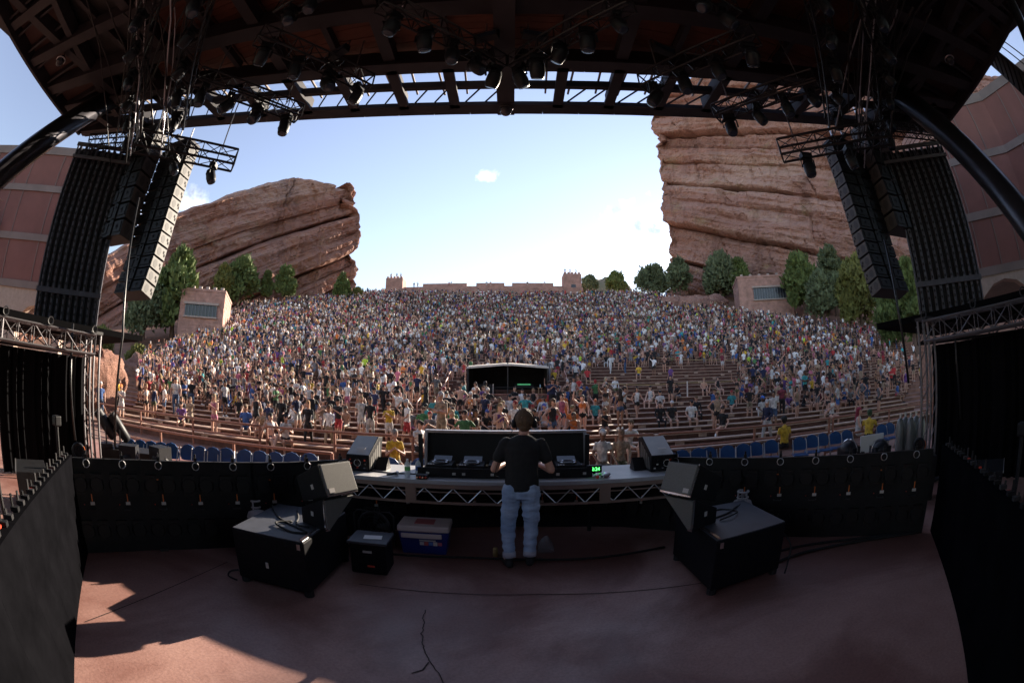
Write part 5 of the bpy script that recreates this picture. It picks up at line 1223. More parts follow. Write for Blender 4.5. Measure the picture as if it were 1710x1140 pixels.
# ------------------------------------------------------------------ stage wings: truss portal, drapes, gear
DRAPE = mat('black_drape', (.006, .006, .007), .95, spec=.05)
def wing(s, p0, p1, p2, zt):
    side = 'left' if s < 0 else 'right'
    p0, p1, p2 = V(*p0, 0), V(*p1, 0), V(*p2, 0)
    t = thing('portal_post', f'upright silver truss post at the edge of the {side} wing', 'truss', p0, group='wing portal posts')
    for dx in (-.13, .13):
        for dy in (-.13, .13): MB().tube([(dx, dy, 0), (dx, dy, zt)], .028, 7).obj('chord', [TRS], t)
    for k in range(8): 
        f = zt * k / 8; MB().tube([(-.13, -.13, f), (.13, -.13, f + zt / 8)], .012, 4).tube([(-.13, .13, f), (-.13, -.13, f + zt / 8)], .012, 4).obj('brace', [TRS], t)
    MB().box((0, 0, .02), (.6, .6, .04)).obj('base_plate', [STEEL_DARK], t)
    MB().box((0, 0, zt + .03), (.34, .34, .06)).obj('top_plate', [STEEL_DARK], t)
    truss(p0 + V(0, 0, zt - .2), p1 + V(0, 0, zt - .2), .36, f'silver truss beam over the {side} wing front', TRS, 6, 'wing trusses')
    truss(p1 + V(0, 0, zt - .2), p2 + V(0, 0, zt - .2), .36, f'silver truss beam over the {side} wing side', TRS, 8, 'wing trusses')
    a, b = p0 + V(0, 0, zt - .2), p2 * .62 + p0 * .38 + V(s * 3.2, .6, zt - .2); truss(a + V(s * .4, .5, 0), b, .34, f'dark truss crossing the {side} wing roof', TR, 7, 'wing trusses')
    nrm = V(s, .25, 0)
    d = MB(); n = 40; A = p0 + nrm * .35; B = p1 + nrm * .5
    vs = []
    for i in range(n + 1):
        q = A.lerp(B, i / n) + nrm * (.05 * math.sin(i * 1.7) + .03 * math.sin(i * 4.1)); vs += [(q.x, q.y, .02), (q.x, q.y, zt - .45)]
    d.add(vs, [(i * 2, i * 2 + 2, i * 2 + 3, i * 2 + 1) for i in range(n)]); o = d.obj('drape', [DRAPE]); o.modifiers.new('thick', 'SOLIDIFY').thickness = .02
    tag(o, f'black drape hanging under the {side} wing truss', 'drape', 'wing drapes')
    c = p0.lerp(p1, .5) + nrm * 2.2
    tag(MB().box((c.x, c.y, zt + .1), (4.2, 5.0, .12), math.atan2((p1 - p0).y, (p1 - p0).x) + 1.57).obj('wing_canopy', [DRAPE]), f'flat black canopy over the {side} wing', 'canopy', 'wing canopies')
    for k, f in enumerate((.02, .5, .98)):
        q = p0.lerp(p1, f) - nrm * .2; MB_ = MB().ring((q.x, q.y, zt + .08), (1, 0, 0), .07, .014, 14, 5); tag(MB_.obj('lifting_ring', [STEEL_DARK]), f'steel lifting ring on the {side} wing truss, {ordinal(k + 1)} from the front', 'ring', 'lifting rings')
wing(-1, (-7.95, 4.78), (-8.4, 2.45), (-8.9, -1.5), 2.72)
wing(1, (7.55, 4.65), (8.0, 2.15), (8.5, -1.5), 2.95)
def stack(p, n, w_, h, lab, s):
    for i in range(n):
        t = thing('side_cabinet', f'{lab}, {["bottom", "middle", "top"][i]} one', 'speaker', V(*p, h * i), s * R(25), 'side cabinets'); MB().box((0, 0, h / 2), (w_, .7, h - .01)).obj('cabinet', [CAB], t, bevel=.01); MB().box((0, -.355, h / 2), (w_ * .9, .02, h * .85)).obj('grille', [GRILLE], t)
        for x in (-1, 1): MB().box((x * w_ * .48, -.1, h / 2), (.04, .16, .1)).obj('handle', [RUBBER], t)
stack((-9.6, 1.6), 2, .9, .6, 'black cabinet stacked in the left wing', 1); stack((9.3, 1.4), 3, .9, .6, 'black cabinet stacked in the right wing', -1)
# rack with blue lit displays at the far right edge
t = thing('equipment_rack', 'tall black rack with a column of small pale lights at the right edge', 'rack', (7.1, 1.55, 0), R(-70)); MB().box((0, 0, .95), (.6, .7, 1.9)).obj('cabinet', [BLACK], t, bevel=.01)
for k in range(9): MB().box((-.12, -.352, .75 + .12 * k), (.03, .008, .05)).obj('light', [mat('pale_led', (.3, .4, .45), .4, emit=((.5, .75, .9), .6))], t)
# equipment carts in the wings
for s, x, y in ((-1, -6.6, 2.5), (1, 6.6, 2.6)):
    side = 'left' if s < 0 else 'right'
    t = thing('equipment_cart', f'low cart with silver edges behind the {side} side wall', 'cart', (x, y, 0), s * R(20)); MB().box((0, 0, .35), (.9, .6, .5)).obj('case', [BLACK], t, bevel=.01)
    for zz in (.11, .59): MB().box((0, -.305, zz), (.92, .02, .03)).obj('edge', [ALU], t)
    for u in (-1, 1):
        for v in (-1, 1): MB().lathe([(.05, 0), (.05, .1)], (u * .38, v * .24, 0), 8).obj('caster', [RUBBER], t)
for s, x, y, lab in ((-1, -6.0, 1.6, 'slim black microphone stand left of the left side wall'), (1, 5.9, 1.75, 'slim black microphone stand right of the right side wall'), (-1, -6.9, 3.3, 'dark speaker on pole beside the left drape')):
    t = thing('pole_stand', lab, 'stand', (x, y, 0)); MB().tube([(0, 0, 0), (0, 0, 1.15)], .035, 8).obj('pole', [BLACK], t); MB().lathe([(.2, 0), (.2, .03), (.04, .05)], n=14).obj('base', [BLACK], t); MB().box((0, 0, 1.2), (.18, .14, .16)).obj('head', [BLACK], t, bevel=.02)

# ------------------------------------------------------------------ things along the stage front
def can_light(p, lab, yaw, tilt):
    t = thing('beam_light', lab, 'stage light', p, yaw, 'floor beam lights'); MB().box((0, 0, .04), (.35, .3, .08)).obj('base', [HEADM], t); q = MB(); q.tube([(-.16, 0, .08), (-.16, 0, .42)], .02, 5); q.tube([(.16, 0, .08), (.16, 0, .42)], .02, 5); q.tube([(-.16, 0, .09), (.16, 0, .09)], .02, 5); q.obj('yoke', [HEADM], t)
    h = MB().lathe([(.07, -.34), (.11, -.3), (.13, .1), (.12, .3), (.13, .34)], n=14).obj('barrel', [HEADM], t, True, loc=(0, 0, .45), rot=(tilt, 0, 0)); MB().lathe([(.12, .341), (.02, .36)], n=14).obj('lens', [LENS], h)
p = at_r(177, 720, 9.6); can_light((p.x, p.y, .55), 'slanted beam light behind the left wall, left one of a pair', R(146), R(-38))
p = at_r(200, 725, 9.6); can_light((p.x, p.y, .5), 'slanted beam light behind the left wall, right one of a pair', R(146), R(-38))
tag(MB().box((-7.65, 5.7, .27), (1.3, .7, .53), R(30)).obj('light_riser', [BLACK]), 'black riser under the pair of slanted beam lights', 'riser')
for px, py, lab in ((216, 756, 'round headed light behind the left wall below the blue chairs'), (268, 760, 'second round headed light behind the left wall'), (1418, 742, 'round headed light behind the right wall'), (1470, 742, 'second round headed light behind the right wall')):
    p = at_r(px, py + 4, 7.6); t = thing('round_light', lab, 'stage light', (p.x, p.y, .0), rnd.uniform(0, 6), 'round floor lights'); MB().box((0, 0, .45), (.34, .3, .9)).obj('base', [HEADM], t); MB().ball((0, 0, p.z - .05), (.19, .19, .16), 14, 9).obj('head', [HEADM], t, True); MB().ring((0, 0, p.z - .05), (0, 1, 0), .18, .015, 14, 4).obj('rim', [ALU], t)
def blower(p, yaw, lab):
    t = thing('fan_blower', lab, 'fan', p, yaw, 'round stage blowers'); t.scale = (.5, .5, .5); MB().ring((0, 0, .3), (0, 1, 0), .21, .05, 20, 8).obj('housing', [HEADM], t, True); MB().lathe([(.17, -.02), (.17, .02)], (0, 0, .3), 18, rot=Matrix.Rotation(R(90), 3, 'X')).obj('rotor', [BLACK_GLOSS], t); MB().box((0, 0, .03), (.6, .34, .06)).obj('base', [TRS], t, bevel=.01); MB().ring((0, -.03, .3), (0, 1, 0), .26, .012, 14, 5, a0=-.6, a1=2.0).obj('handle', [ORANGE], t)
p = at_r(130, 740, 6.9); blower((p.x, p.y, .72), R(55), 'round grey blower on a case at the left wing'); tag(MB().box((p.x, p.y, .36), (.7, .45, .715), R(55)).obj('case', [BLACK], bevel=.01), 'black case under the left round blower', 'case')
p = at_r(1536, 728, 7.6); blower((p.x, p.y, .72), R(-50), 'round grey blower on a case at the right wing'); tag(MB().box((p.x, p.y, .36), (.7, .45, .715), R(-50)).obj('case', [BLACK], bevel=.01), 'black case under the right round blower', 'case')
CYL = mat('cylinder_grey', (.16, .17, .17), .4, .3)
for i, px in enumerate((1503, 1511, 1520, 1529, 1538)):
    p = at_r(px, 720, 10.4 + .25 * (i % 2)); t = thing('gas_cylinder', f'tall grey gas cylinder at the right stage front, {ordinal(i + 1)} from left', 'gas cylinder', (p.x, p.y, -.24), 0, 'tall gas cylinders'); MB().lathe([(.1, 0), (.115, .02), (.115, 1.15), (.08, 1.27), (.04, 1.32)], n=14).obj('tank', [CYL], t, True); MB().tube([(0, 0, 1.3), (0, 0, 1.42)], .03, 8).tube([(0, 0, 1.38), (.07, 0, 1.38)], .015, 6).obj('valve', [ALU], t)
tag(MB().box((10.35, 8.7, .13), (1.0, .05, .5), R(-12)).obj('notice_board', [mat('pale_board', (.5, .5, .5), .6)], bevel=.004), 'pale grey board leaning behind the right wall beside the yellow shirt', 'board')

# ------------------------------------------------------------------ blue folding chairs
CHB = mat('chair_blue', (.015, .075, .22), .45, var=.1)
def chair_parts():
    n = 12; back = MB(); poly = [(.22 * math.cos(a), .22 * math.sin(a) * 1.05) for a in [math.pi * 2 * i / n for i in range(n)]]
    back.extrude([(x, .19 + .02 * z, .64 + z) for x, z in [(p[0], max(p[1], -.13)) for p in poly]], (0, .025, 0))
    seat = MB().box((0, -.02, .43), (.42, .4, .03))
    legs = []
    for s in (-1, 1): legs += [MB().tube([(s * .2, -.24, 0), (s * .2, .2, .8)], .014, 5).mesh('leg', [ALU]), MB().tube([(s * .19, .24, 0), (s * .19, -.14, .43)], .014, 5).mesh('leg', [ALU])]
    return back.mesh('backrest', [CHB]), seat.mesh('seat', [CHB]), legs
CB, CS, CLG = chair_parts()
CH_L = [(213, 742), (230, 744), (248, 746), (266, 748), (281, 749), (310, 752), (331, 755), (353, 757), (376, 758), (405, 761), (431, 763), (456, 765), (485, 766), (515, 767), (648, 775), (700, 776), (720, 776)]
CH_R = [(968, 776), (1120, 764), (1142, 760), (1168, 757), (1187, 755), (1216, 752), (1243, 749), (1263, 746), (1290, 742), (1337, 737), (1357, 733), (1377, 730), (1397, 727), (1417, 724), (1475, 714), (1489, 711)]
for lst, sd in ((CH_L, 'left'), (CH_R, 'right')):
    for i, (px, py) in enumerate(lst):
        p = at_z(px, py + 4, .46); yaw = -math.atan2(p.x, p.y) * .6 + math.pi + rnd.uniform(-.12, .12)
        t = thing('folding_chair', f'blue folding chair in the {sd} front row, {ordinal(i + 1)} from left', 'chair', (p.x, p.y, -.24), yaw + math.pi, 'blue folding chairs'); link('backrest', CB, t); link('seat', CS, t)
        for l in CLG: link('leg', l, t)

# ------------------------------------------------------------------ stage houses left and right
PINK = mat('pink_panel', (.23, .10, .08), .85, var=.12, scale=.8)
BANDM = mat('concrete_band', (.24, .19, .165), .9, var=.15, scale=1)
def stage_house(s, f, lab, ztop):
    side = 'left' if s < 0 else 'right'
    F = [V(s * p[0], p[1], 0) for p in f]; c = F[1]
    t = thing('stage_house', lab, 'building', (c.x, c.y, 0), group='stage houses'); o = -t.location
    poly = ccw([(p.x, p.y) for p in F])
    for z0, z1, m, nm, off in ((5.3, 7.0, PINK, 'wall', 0), (7.3, 9.2, PINK, 'wall', 0), (9.5, ztop - .4, PINK, 'wall', 0), (5.0, 5.3, BANDM, 'band', .12), (7.0, 7.3, BANDM, 'band', .12), (9.2, 9.5, BANDM, 'band', .12), (ztop - .4, ztop, BANDM, 'band', .1)):
        cx, cy = sum(p[0] for p in poly) / len(poly), sum(p[1] for p in poly) / len(poly); k = 1 + off / 6
        MB().prism([(cx + (x - cx) * k, cy + (y - cy) * k) for x, y in poly], z0, z1).obj(nm, [m], t, loc=o)
    # vertical ribs on the two visible faces, stone quoin on the corner, arcade below
    for a, b in ((F[0], F[1]), (F[1], F[2])):
        d = (b - a); l = d.length; d.normalize(); nn = V(d.y, -d.x, 0)
        if nn.dot(-a) < 0: nn = -nn
        n = max(2, int(l / .9))
        for z0, z1 in ((5.32, 6.98), (7.32, 9.18), (9.52, ztop - .42)):
            for i in range(1, n):
                p = a + d * (l * i / n) + nn * .015; MB().box((p.x, p.y, (z0 + z1) / 2), (.04, .04, z1 - z0), math.atan2(d.y, d.x)).obj('panel_rib', [BANDM], t, loc=o)
        k = max(1, int(round(l / 3.2))); wd = l / k
        for i in range(k):
            p0 = a + d * (wd * i); pts = [V(0, 0, 0), V(.45, 0, 0), V(.45, 0, 3.2)]; rad = (wd - .9) / 2
            for q in range(9): an = math.pi - math.pi * q / 8; pts.append(V(wd / 2 + rad * math.cos(an), 0, 3.2 + rad * math.sin(an)))
            pts += [V(wd - .45, 0, 0), V(wd, 0, 0), V(wd, 0, 5.0), V(0, 0, 5.0)]
            P = [p0 + d * q.x + V(0, 0, q.z) for q in pts]
            mb = MB(); mb.extrude(P, -nn * .6); mb.obj('arch', [mat('pale_arcade', (.46, .36, .29), .85, var=.12)], t, loc=o)
    d = (F[0] - F[1]).normalized(); mb = MB()
    courses(mb, ccw([(F[0].x, F[0].y), (F[0].x + s * .8, F[0].y + 1.6), (F[0].x - d.x * .5 + s * .8, F[0].y - d.y * .5 + 1.5), (F[0].x - d.x * .9, F[0].y - d.y * .9)]), 5.3, ztop - .4, .2, .9, 0, 4)
    q = mb.obj('stone_course', [BRICK], t, loc=o); q['kind'] = 'stuff'
    MB().prism(ccw([(F[0].x, F[0].y), (F[0].x + s * .8, F[0].y + 1.6), (F[0].x - d.x * .5 + s * .8, F[0].y - d.y * .5 + 1.5), (F[0].x - d.x * .9, F[0].y - d.y * .9)]), 5.3, ztop - .4).obj('stone_pier', [BRICK], t, loc=o)
    # ramp stairs with rails against the wall
    for z in (6.1, 8.2):
        a = F[1].lerp(F[2], .35) ; b = F[1].lerp(F[2], .95); nn = V(-s, -.6, 0).normalized()
        MB().beam(a + nn * .3 + V(0, 0, z - .6), b + nn * .3 + V(0, 0, z + .7), .5, .14).obj('stair_ramp', [BANDM], t, loc=o)
        for dz in (.4, .8): MB().tube([a + nn * .55 + V(0, 0, z - .55 + dz), b + nn * .55 + V(0, 0, z + .75 + dz)], .025, 5).obj('stair_rail', [RAIL], t, loc=o)
stage_house(-1, [(17.9, 8.6), (20.2, 6.3), (24.5, 2.2), (30, 5), (26, 14)], 'pink ribbed stage house with arches at left behind the screen', 11.4)
stage_house(1, [(15.6, 7.2), (17.6, 3.6), (17.9, -2.5), (25, -1), (24, 11)], 'pink ribbed stage house with arches at right behind the strut', 11.9)
# rear of the stage, behind the photographer
tag(MB().box((0, -11.5, 4.6), (30, .6, 9.2)).obj('rear_wall', [mat('rear_stone', (.2, .12, .1), .9, var=.2, scale=.6)]), 'tall red stone wall closing the back of the stage', 'wall')

# ------------------------------------------------------------------ people: one continuous surface grown from a posed skeleton
def capsule(mb, a, b, ra, rb, n=8, flat=(1, 1)):
    a, b = Vector(a), Vector(b); d = b - a; l = d.length; d = d.normalized() if l > 1e-6 else V(0, 0, 1)
    x = d.orthogonal().normalized() if abs(d.z) < .95 else V(1, 0, 0); x = (x - d * x.dot(d)).normalized(); y = d.cross(x)
    prof = [(.35, -.94), (.77, -.64), (1, 0)], [(1, 0), (.77, .64), (.35, .94)]
    rings = [(a + d * (ra * h), ra * r) for r, h in prof[0]] + [(a.lerp(b, .5), (ra + rb) / 2)] + [(b + d * (rb * h), rb * r) for r, h in prof[1]]
    vs = [c + (x * math.cos(2 * math.pi * j / n) * flat[0] + y * math.sin(2 * math.pi * j / n) * flat[1]) * r for c, r in rings for j in range(n)]; k = len(rings)
    mb.add(vs, [(i * n + j, i * n + (j + 1) % n, (i + 1) * n + (j + 1) % n, (i + 1) * n + j) for i in range(k - 1) for j in range(n)] + [tuple(range(n))[::-1], tuple(range((k - 1) * n, k * n))])
def loft(mb, secs, n=12):                # secs: (centre, x axis, y axis, rx, ry)
    vs = [Vector(c) + X_ * (rx * math.cos(2 * math.pi * j / n)) + Y_ * (ry * math.sin(2 * math.pi * j / n)) for c, X_, Y_, rx, ry in secs for j in range(n)]; k = len(secs)
    mb.add(vs, [(i * n + j, i * n + (j + 1) % n, (i + 1) * n + (j + 1) % n, (i + 1) * n + j) for i in range(k - 1) for j in range(n)] + [tuple(range(n))[::-1], tuple(range((k - 1) * n, k * n))])
WORK = bpy.data.scenes.new('workshop')     # empty scene for growing surfaces, removed again below
def grow(mb, voxel, keep=1., smooth=True, relax=2):
    me = mb.mesh('tmp', []) ; o = bpy.data.objects.new('tmp', me); WORK.collection.objects.link(o)
    m = o.modifiers.new('r', 'REMESH'); m.mode = 'VOXEL'; m.voxel_size = voxel
    if relax: s_ = o.modifiers.new('s', 'SMOOTH'); s_.factor = .5; s_.iterations = relax
    if keep < 1: d = o.modifiers.new('d', 'DECIMATE'); d.ratio = keep
    WORK.view_layers[0].update(); dg = WORK.view_layers[0].depsgraph; res = bpy.data.meshes.new_from_object(o.evaluated_get(dg)); bpy.data.objects.remove(o); bpy.data.meshes.remove(me)
    res.polygons.foreach_set('use_smooth', [smooth] * len(res.polygons)); return res

POSES = {
 'stand': dict(), 'phone': dict(ra=((-.23, -.1, 1.16), (-.1, -.27, 1.33)), la=((.23, -.08, 1.16), (.06, -.27, 1.3))),
 'crossed': dict(ra=((-.25, -.05, 1.17), (.05, -.22, 1.2)), la=((.25, -.05, 1.17), (-.05, -.2, 1.22))),
 'wave': dict(ra=((-.36, -.02, 1.6), (-.33, -.06, 1.86)), la=((.25, .02, 1.16), (.22, -.12, .95))),
 'hips': dict(ra=((-.38, .02, 1.18), (-.2, -.04, 1.0)), la=((.38, .02, 1.18), (.2, -.04, 1.0)), feet=.15),
 'walk': dict(feet=.1, stride=.2, ra=((-.25, .12, 1.18), (-.24, -.02, .98)), la=((.25, -.12, 1.18), (.2, -.3, 1.1))),
 'sit': dict(sit=1), 'sit_lean': dict(sit=1, lean=.32, ra=((-.26, -.22, .78), (-.12, -.46, .62)), la=((.26, -.22, .78), (.1, -.46, .62))),
 'sit_phone': dict(sit=1, lean=.1, ra=((-.24, -.1, .76), (-.08, -.3, .92)), la=((.24, -.1, .76), (.06, -.32, .88))),
 'sit_back': dict(sit=1, lean=-.12, ra=((-.3, .1, .74), (-.32, .25, .5)), la=((.26, .02, .76), (.18, -.25, .55)), cross=1)}
def skeleton(pose):
    P = dict(POSES[pose]); sit = P.get('sit'); lean = P.get('lean', 0)
    hz = .55 if sit else .93; hip = V(0, .06 if sit else 0, hz); J = {'hip': hip}
    ch = hip + V(0, -math.sin(lean) * .42, math.cos(lean) * .42); J['chest'] = ch
    nk = hip + V(0, -math.sin(lean) * .55, math.cos(lean) * .55); J['neck'] = nk; J['head'] = nk + V(0, -.04 - lean * .1, .17)
    for s, q in ((-1, 'r'), (1, 'l')):
        J[q + 'sh'] = nk + V(s * .175, .0, -.06)
        if sit:
            J[q + 'hp'] = hip + V(s * .09, 0, -.03); J[q + 'kn'] = V(s * .16, -.40, .5); J[q + 'an'] = V(s * .14, -.42, .08)
            if P.get('cross') and s > 0: J[q + 'kn'] = V(.0, -.42, .6); J[q + 'an'] = V(-.18, -.55, .3)
        else:
            f = P.get('feet', .09); st = P.get('stride', 0) * s
            J[q + 'hp'] = hip + V(s * .09, 0, -.03); J[q + 'kn'] = V(s * (f + .09) / 2 + s * .01, -.04 + st * .5, .49); J[q + 'an'] = V(s * f, .02 + st, .08)
        J[q + 'to'] = J[q + 'an'] + V(s * .03, -.16, -.045)
        d = P.get(q + 'a') or ((s * .25, .03, hz + .24), (s * .24, -.06, hz + .0) if not sit else (s * .15, -.3, .58))
        J[q + 'el'], J[q + 'wr'] = Vector(d[0]), Vector(d[1]); J[q + 'ha'] = J[q + 'wr'] + (J[q + 'wr'] - J[q + 'el']).normalized() * .09
    return J
def prims(J, female=False, hair='short', bulk=1.):
    L_ = []
    sx = .93 if female else 1.
    for q in 'rl':
        L_ += [('thigh', J[q + 'hp'], J[q + 'kn'], .092 * bulk, .06), ('shin', J[q + 'kn'], J[q + 'an'], .058, .042), ('foot', J[q + 'an'] + V(0, .03, -.03), J[q + 'to'], .045, .04),
               ('upper', J[q + 'sh'] * 1 + (V(0, 0, 0)), J[q + 'el'], .052 * sx, .042), ('fore', J[q + 'el'], J[q + 'wr'], .042, .03), ('hand', J[q + 'wr'], J[q + 'ha'], .034, .03)]
    L_ += [('neck', J['neck'] - V(0, 0, .05), J['head'] - V(0, 0, .06), .055, .05), ('head', J['head'] - V(0, .01, .045), J['head'] + V(0, .015, .035), .082, .1), ('nose', J['head'] + V(0, -.09, -.03), J['head'] + V(0, -.105, -.04), .02, .018)]
    if hair == 'long': L_ += [('hair', J['head'] + V(0, .05, .02), J['neck'] + V(0, .09, -.16), .09, .06)]
    elif hair == 'cap': L_ += [('hair', J['head'] + V(0, .01, .055), J['head'] + V(0, -.12, .05), .1, .045)]
    return L_
def torso(mb, J, female, bulk=1.):
    ax = (J['neck'] - J['hip']).normalized(); X_ = V(1, 0, 0); Y_ = ax.cross(X_); l = (J['neck'] - J['hip']).length; w_ = .92 if female else 1.
    S_ = [(-.14, .1, .085), (-.05, .158, .115), (.12, .152, .112), (.38, .128 * (.9 if female else 1.04), .096), (.62, .155, .112), (.8, .168, .115), (.92, .15, .09), (1.02, .07, .065)]
    loft(mb, [(J['hip'] + ax * (l * t_), X_, Y_, rx * w_ * bulk, ry * bulk) for t_, rx, ry in S_])
def dist_seg(p, a, b):
    a, b = np.array(a), np.array(b); ab = b - a; t_ = np.clip(((p - a) @ ab) / max(ab @ ab, 1e-9), 0, 1); return np.linalg.norm(p - (a + t_[:, None] * ab), axis=1), t_
def classify(cen, J, L_, outfit, hair):
    best = np.full(len(cen), 9.); slot = np.zeros(len(cen), int)
    sl = {'tee': .6, 'tank': -.1, 'long': 2, 'none': -1, 'crop': -.1}[outfit[0]]; leg = {'shorts': .62, 'hot': .22, 'pants': 2, 'skirt': .45}[outfit[1]]
    for nm, a, b, ra, rb in L_:
        d, t_ = dist_seg(cen, a, b); d = d - (ra + (rb - ra) * t_)
        if nm == 'thigh': s_ = np.where(t_ < leg, 2, 0)
        elif nm == 'shin': s_ = np.where((leg > 1) & (t_ < .92), 2, np.where(t_ > .9, 4, 0))
        elif nm == 'foot': s_ = np.full(len(t_), 4)
        elif nm == 'upper': s_ = np.where(t_ < sl, 1, 0)
        elif nm == 'fore': s_ = np.where(sl > 1, np.where(t_ < .9, 1, 0), 0)
        elif nm == 'hair': s_ = np.full(len(t_), 3)
        elif nm == 'head':
            r = cen - np.array(J['head']); s_ = np.where((r[:, 2] > -.004) & (r[:, 2] < .02) & (r[:, 1] < -.055) | (r[:, 2] > .03) | (r[:, 1] > .005 - r[:, 2] * .3), 3, 0)
        else: s_ = np.zeros(len(t_), int)
        w_ = d < best; best = np.where(w_, d, best); slot = np.where(w_, s_, slot)
    d, t_ = dist_seg(cen, J['hip'] - (J['neck'] - J['hip']) * .12, J['neck']); d = d - np.interp(t_, [0, .5, .9, 1], [.11, .105, .1, .06])
    tt = t_ * 1.12 - .12
    s_ = np.where(tt < .12, 2, 1); 
    if outfit[0] == 'none': s_ = np.where(tt < .12, 2, 0)
    if outfit[0] == 'crop': s_ = np.where(tt < .12, 2, np.where((tt < .52) | (tt > .88), 0, 1))
    if outfit[0] == 'tank': s_ = np.where(tt > .95, 0, s_)
    slot = np.where(d < best, s_, slot); return slot
def obj_color(key, default, rough=.8):
    m = bpy.data.materials.new('cloth_' + key); m.use_nodes = True; b = m.node_tree.nodes['Principled BSDF']; b.inputs['Roughness'].default_value = rough
    a = m.node_tree.nodes.new('ShaderNodeAttribute'); a.attribute_type = 'OBJECT'; a.attribute_name = key; 
    t_ = m.node_tree; c_ = t_.nodes.new('ShaderNodeTexCoord'); n_ = t_.nodes.new('ShaderNodeTexNoise'); n_.inputs['Scale'].default_value = 9; n_.inputs['Detail'].default_value = 3; t_.links.new(c_.outputs['Object'], n_.inputs['Vector'])
    if key in ('top', 'bottom', 'hair'):          # faded and printed patches, folds
        i_ = t_.nodes.new('ShaderNodeObjectInfo'); v_ = t_.nodes.new('ShaderNodeVectorMath'); v_.operation = 'ADD'; t_.links.new(c_.outputs['Object'], v_.inputs[0]); w4 = t_.nodes.new('ShaderNodeMath'); w4.operation = 'MULTIPLY'; w4.inputs[1].default_value = 37; t_.links.new(i_.outputs['Random'], w4.inputs[0]); t_.links.new(w4.outputs[0], v_.inputs[1]); t_.links.new(v_.outputs[0], n_.inputs['Vector'])
        r_ = t_.nodes.new('ShaderNodeValToRGB'); r_.color_ramp.elements[0].position = .38; r_.color_ramp.elements[0].color = (.45, .45, .45, 1); r_.color_ramp.elements[1].position = .6; r_.color_ramp.elements[1].color = (1, 1, 1, 1); t_.links.new(n_.outputs['Fac'], r_.inputs[0])
        x_ = t_.nodes.new('ShaderNodeMixRGB'); x_.blend_type = 'MULTIPLY'; x_.inputs['Fac'].default_value = .75; t_.links.new(a.outputs['Color'], x_.inputs['Color1']); t_.links.new(r_.outputs[0], x_.inputs['Color2']); t_.links.new(x_.outputs[0], b.inputs['Base Color'])
        p_ = t_.nodes.new('ShaderNodeBump'); p_.inputs['Distance'].default_value = .05; t_.links.new(n_.outputs['Fac'], p_.inputs['Height']); t_.links.new(p_.outputs[0], b.inputs['Normal'])
    else: t_.links.new(a.outputs['Color'], b.inputs['Base Color'])
    return m
PSLOTS = [obj_color('skin', (.5, .3, .2), .6), obj_color('top', (.5, .5, .5)), obj_color('bottom', (.1, .1, .1)), obj_color('hair', (.05, .03, .02)), obj_color('shoe', (.6, .6, .6))]
def proto(pose, outfit, hair, female):
    J = skeleton(pose); L_ = prims(J, female, hair); mb = MB()
    for nm, a, b, ra, rb in L_: capsule(mb, a, b, ra, rb)
    torso(mb, J, female)
    hi = grow(mb, .026, .42); out_ = [hi]
    for keep in (.07, .035):
        lo = grow(mb, .036 if keep > .05 else .045, keep * (1.5 if keep > .05 else 1.75), smooth=False); out_.append(lo)
    for me in out_:
        n = len(me.polygons); c = np.empty(n * 3); me.polygons.foreach_get('center', c); s_ = classify(c.reshape(-1, 3), J, L_, outfit, hair)
        for m_ in PSLOTS: me.materials.append(m_)
        me.polygons.foreach_set('material_index', s_.astype(np.int32)); me.update()
    return out_
OUTF = [('tee', 'shorts'), ('tank', 'hot'), ('tee', 'pants'), ('crop', 'hot'), ('long', 'pants'), ('none', 'shorts')]
PROTO = {}
combos = [('stand', 0, 'short'), ('stand', 1, 'long'), ('stand', 2, 'cap'), ('phone', 0, 'cap'), ('phone', 3, 'long'), ('crossed', 0, 'short'), ('crossed', 2, 'short'), ('wave', 3, 'long'), ('wave', 0, 'cap'), ('hips', 1, 'long'), ('hips', 0, 'short'), ('hips', 5, 'short'), ('walk', 0, 'cap'), ('walk', 1, 'long'), ('walk', 4, 'long'),
          ('sit', 0, 'cap'), ('sit', 1, 'long'), ('sit', 5, 'short'), ('sit_lean', 0, 'short'), ('sit_lean', 2, 'cap'), ('sit_phone', 1, 'long'), ('sit_phone', 0, 'short'), ('sit_back', 0, 'short'), ('sit_back', 3, 'long'), ('sit', 4, 'long')]
for po, of, ha in combos: PROTO[(po, of, ha)] = proto(po, OUTF[of], ha, ha == 'long')
STAND = [c for c in combos if not c[0].startswith('sit')]; SITS = [c for c in combos if c[0].startswith('sit')]
PAL = [('white', (.82, .81, .79), 30), ('black', (.014, .014, .016), 33), ('grey', (.2, .2, .21), 8), ('navy', (.02, .03, .09), 9), ('blue', (.05, .13, .38), 5), ('teal', (.05, .34, .36), 2), ('red', (.5, .04, .04), 5), ('pink', (.6, .17, .25), 4), ('purple', (.16, .07, .26), 3), ('yellow', (.7, .45, .04), 2), ('orange', (.72, .2, .04), 2), ('green', (.07, .22, .08), 2.5), ('tan', (.4, .29, .2), 6), ('lime', (.5, .7, .06), 1), ('maroon', (.2, .03, .05), 3)]
BOT = [('black', (.014, .014, .016), 46), ('denim', (.06, .11, .21), 20), ('khaki', (.36, .28, .19), 12), ('white', (.66, .65, .63), 8), ('grey', (.2, .2, .21), 8), ('pink', (.55, .18, .28), 3), ('red', (.45, .04, .05), 4), ('olive', (.12, .12, .05), 5)]
SKIN = [((.54, .31, .22), 5), ((.47, .26, .18), 5), ((.62, .38, .28), 2), ((.3, .16, .1), 2), ((.13, .065, .04), 1)]
HAIR = [((.035, .022, .016), 6), ((.12, .065, .03), 4), ((.36, .24, .11), 3), ((.6, .6, .6), 1), ((.02, .02, .02), 5), ((.35, .03, .03), .6), ((.08, .12, .4), .5)]
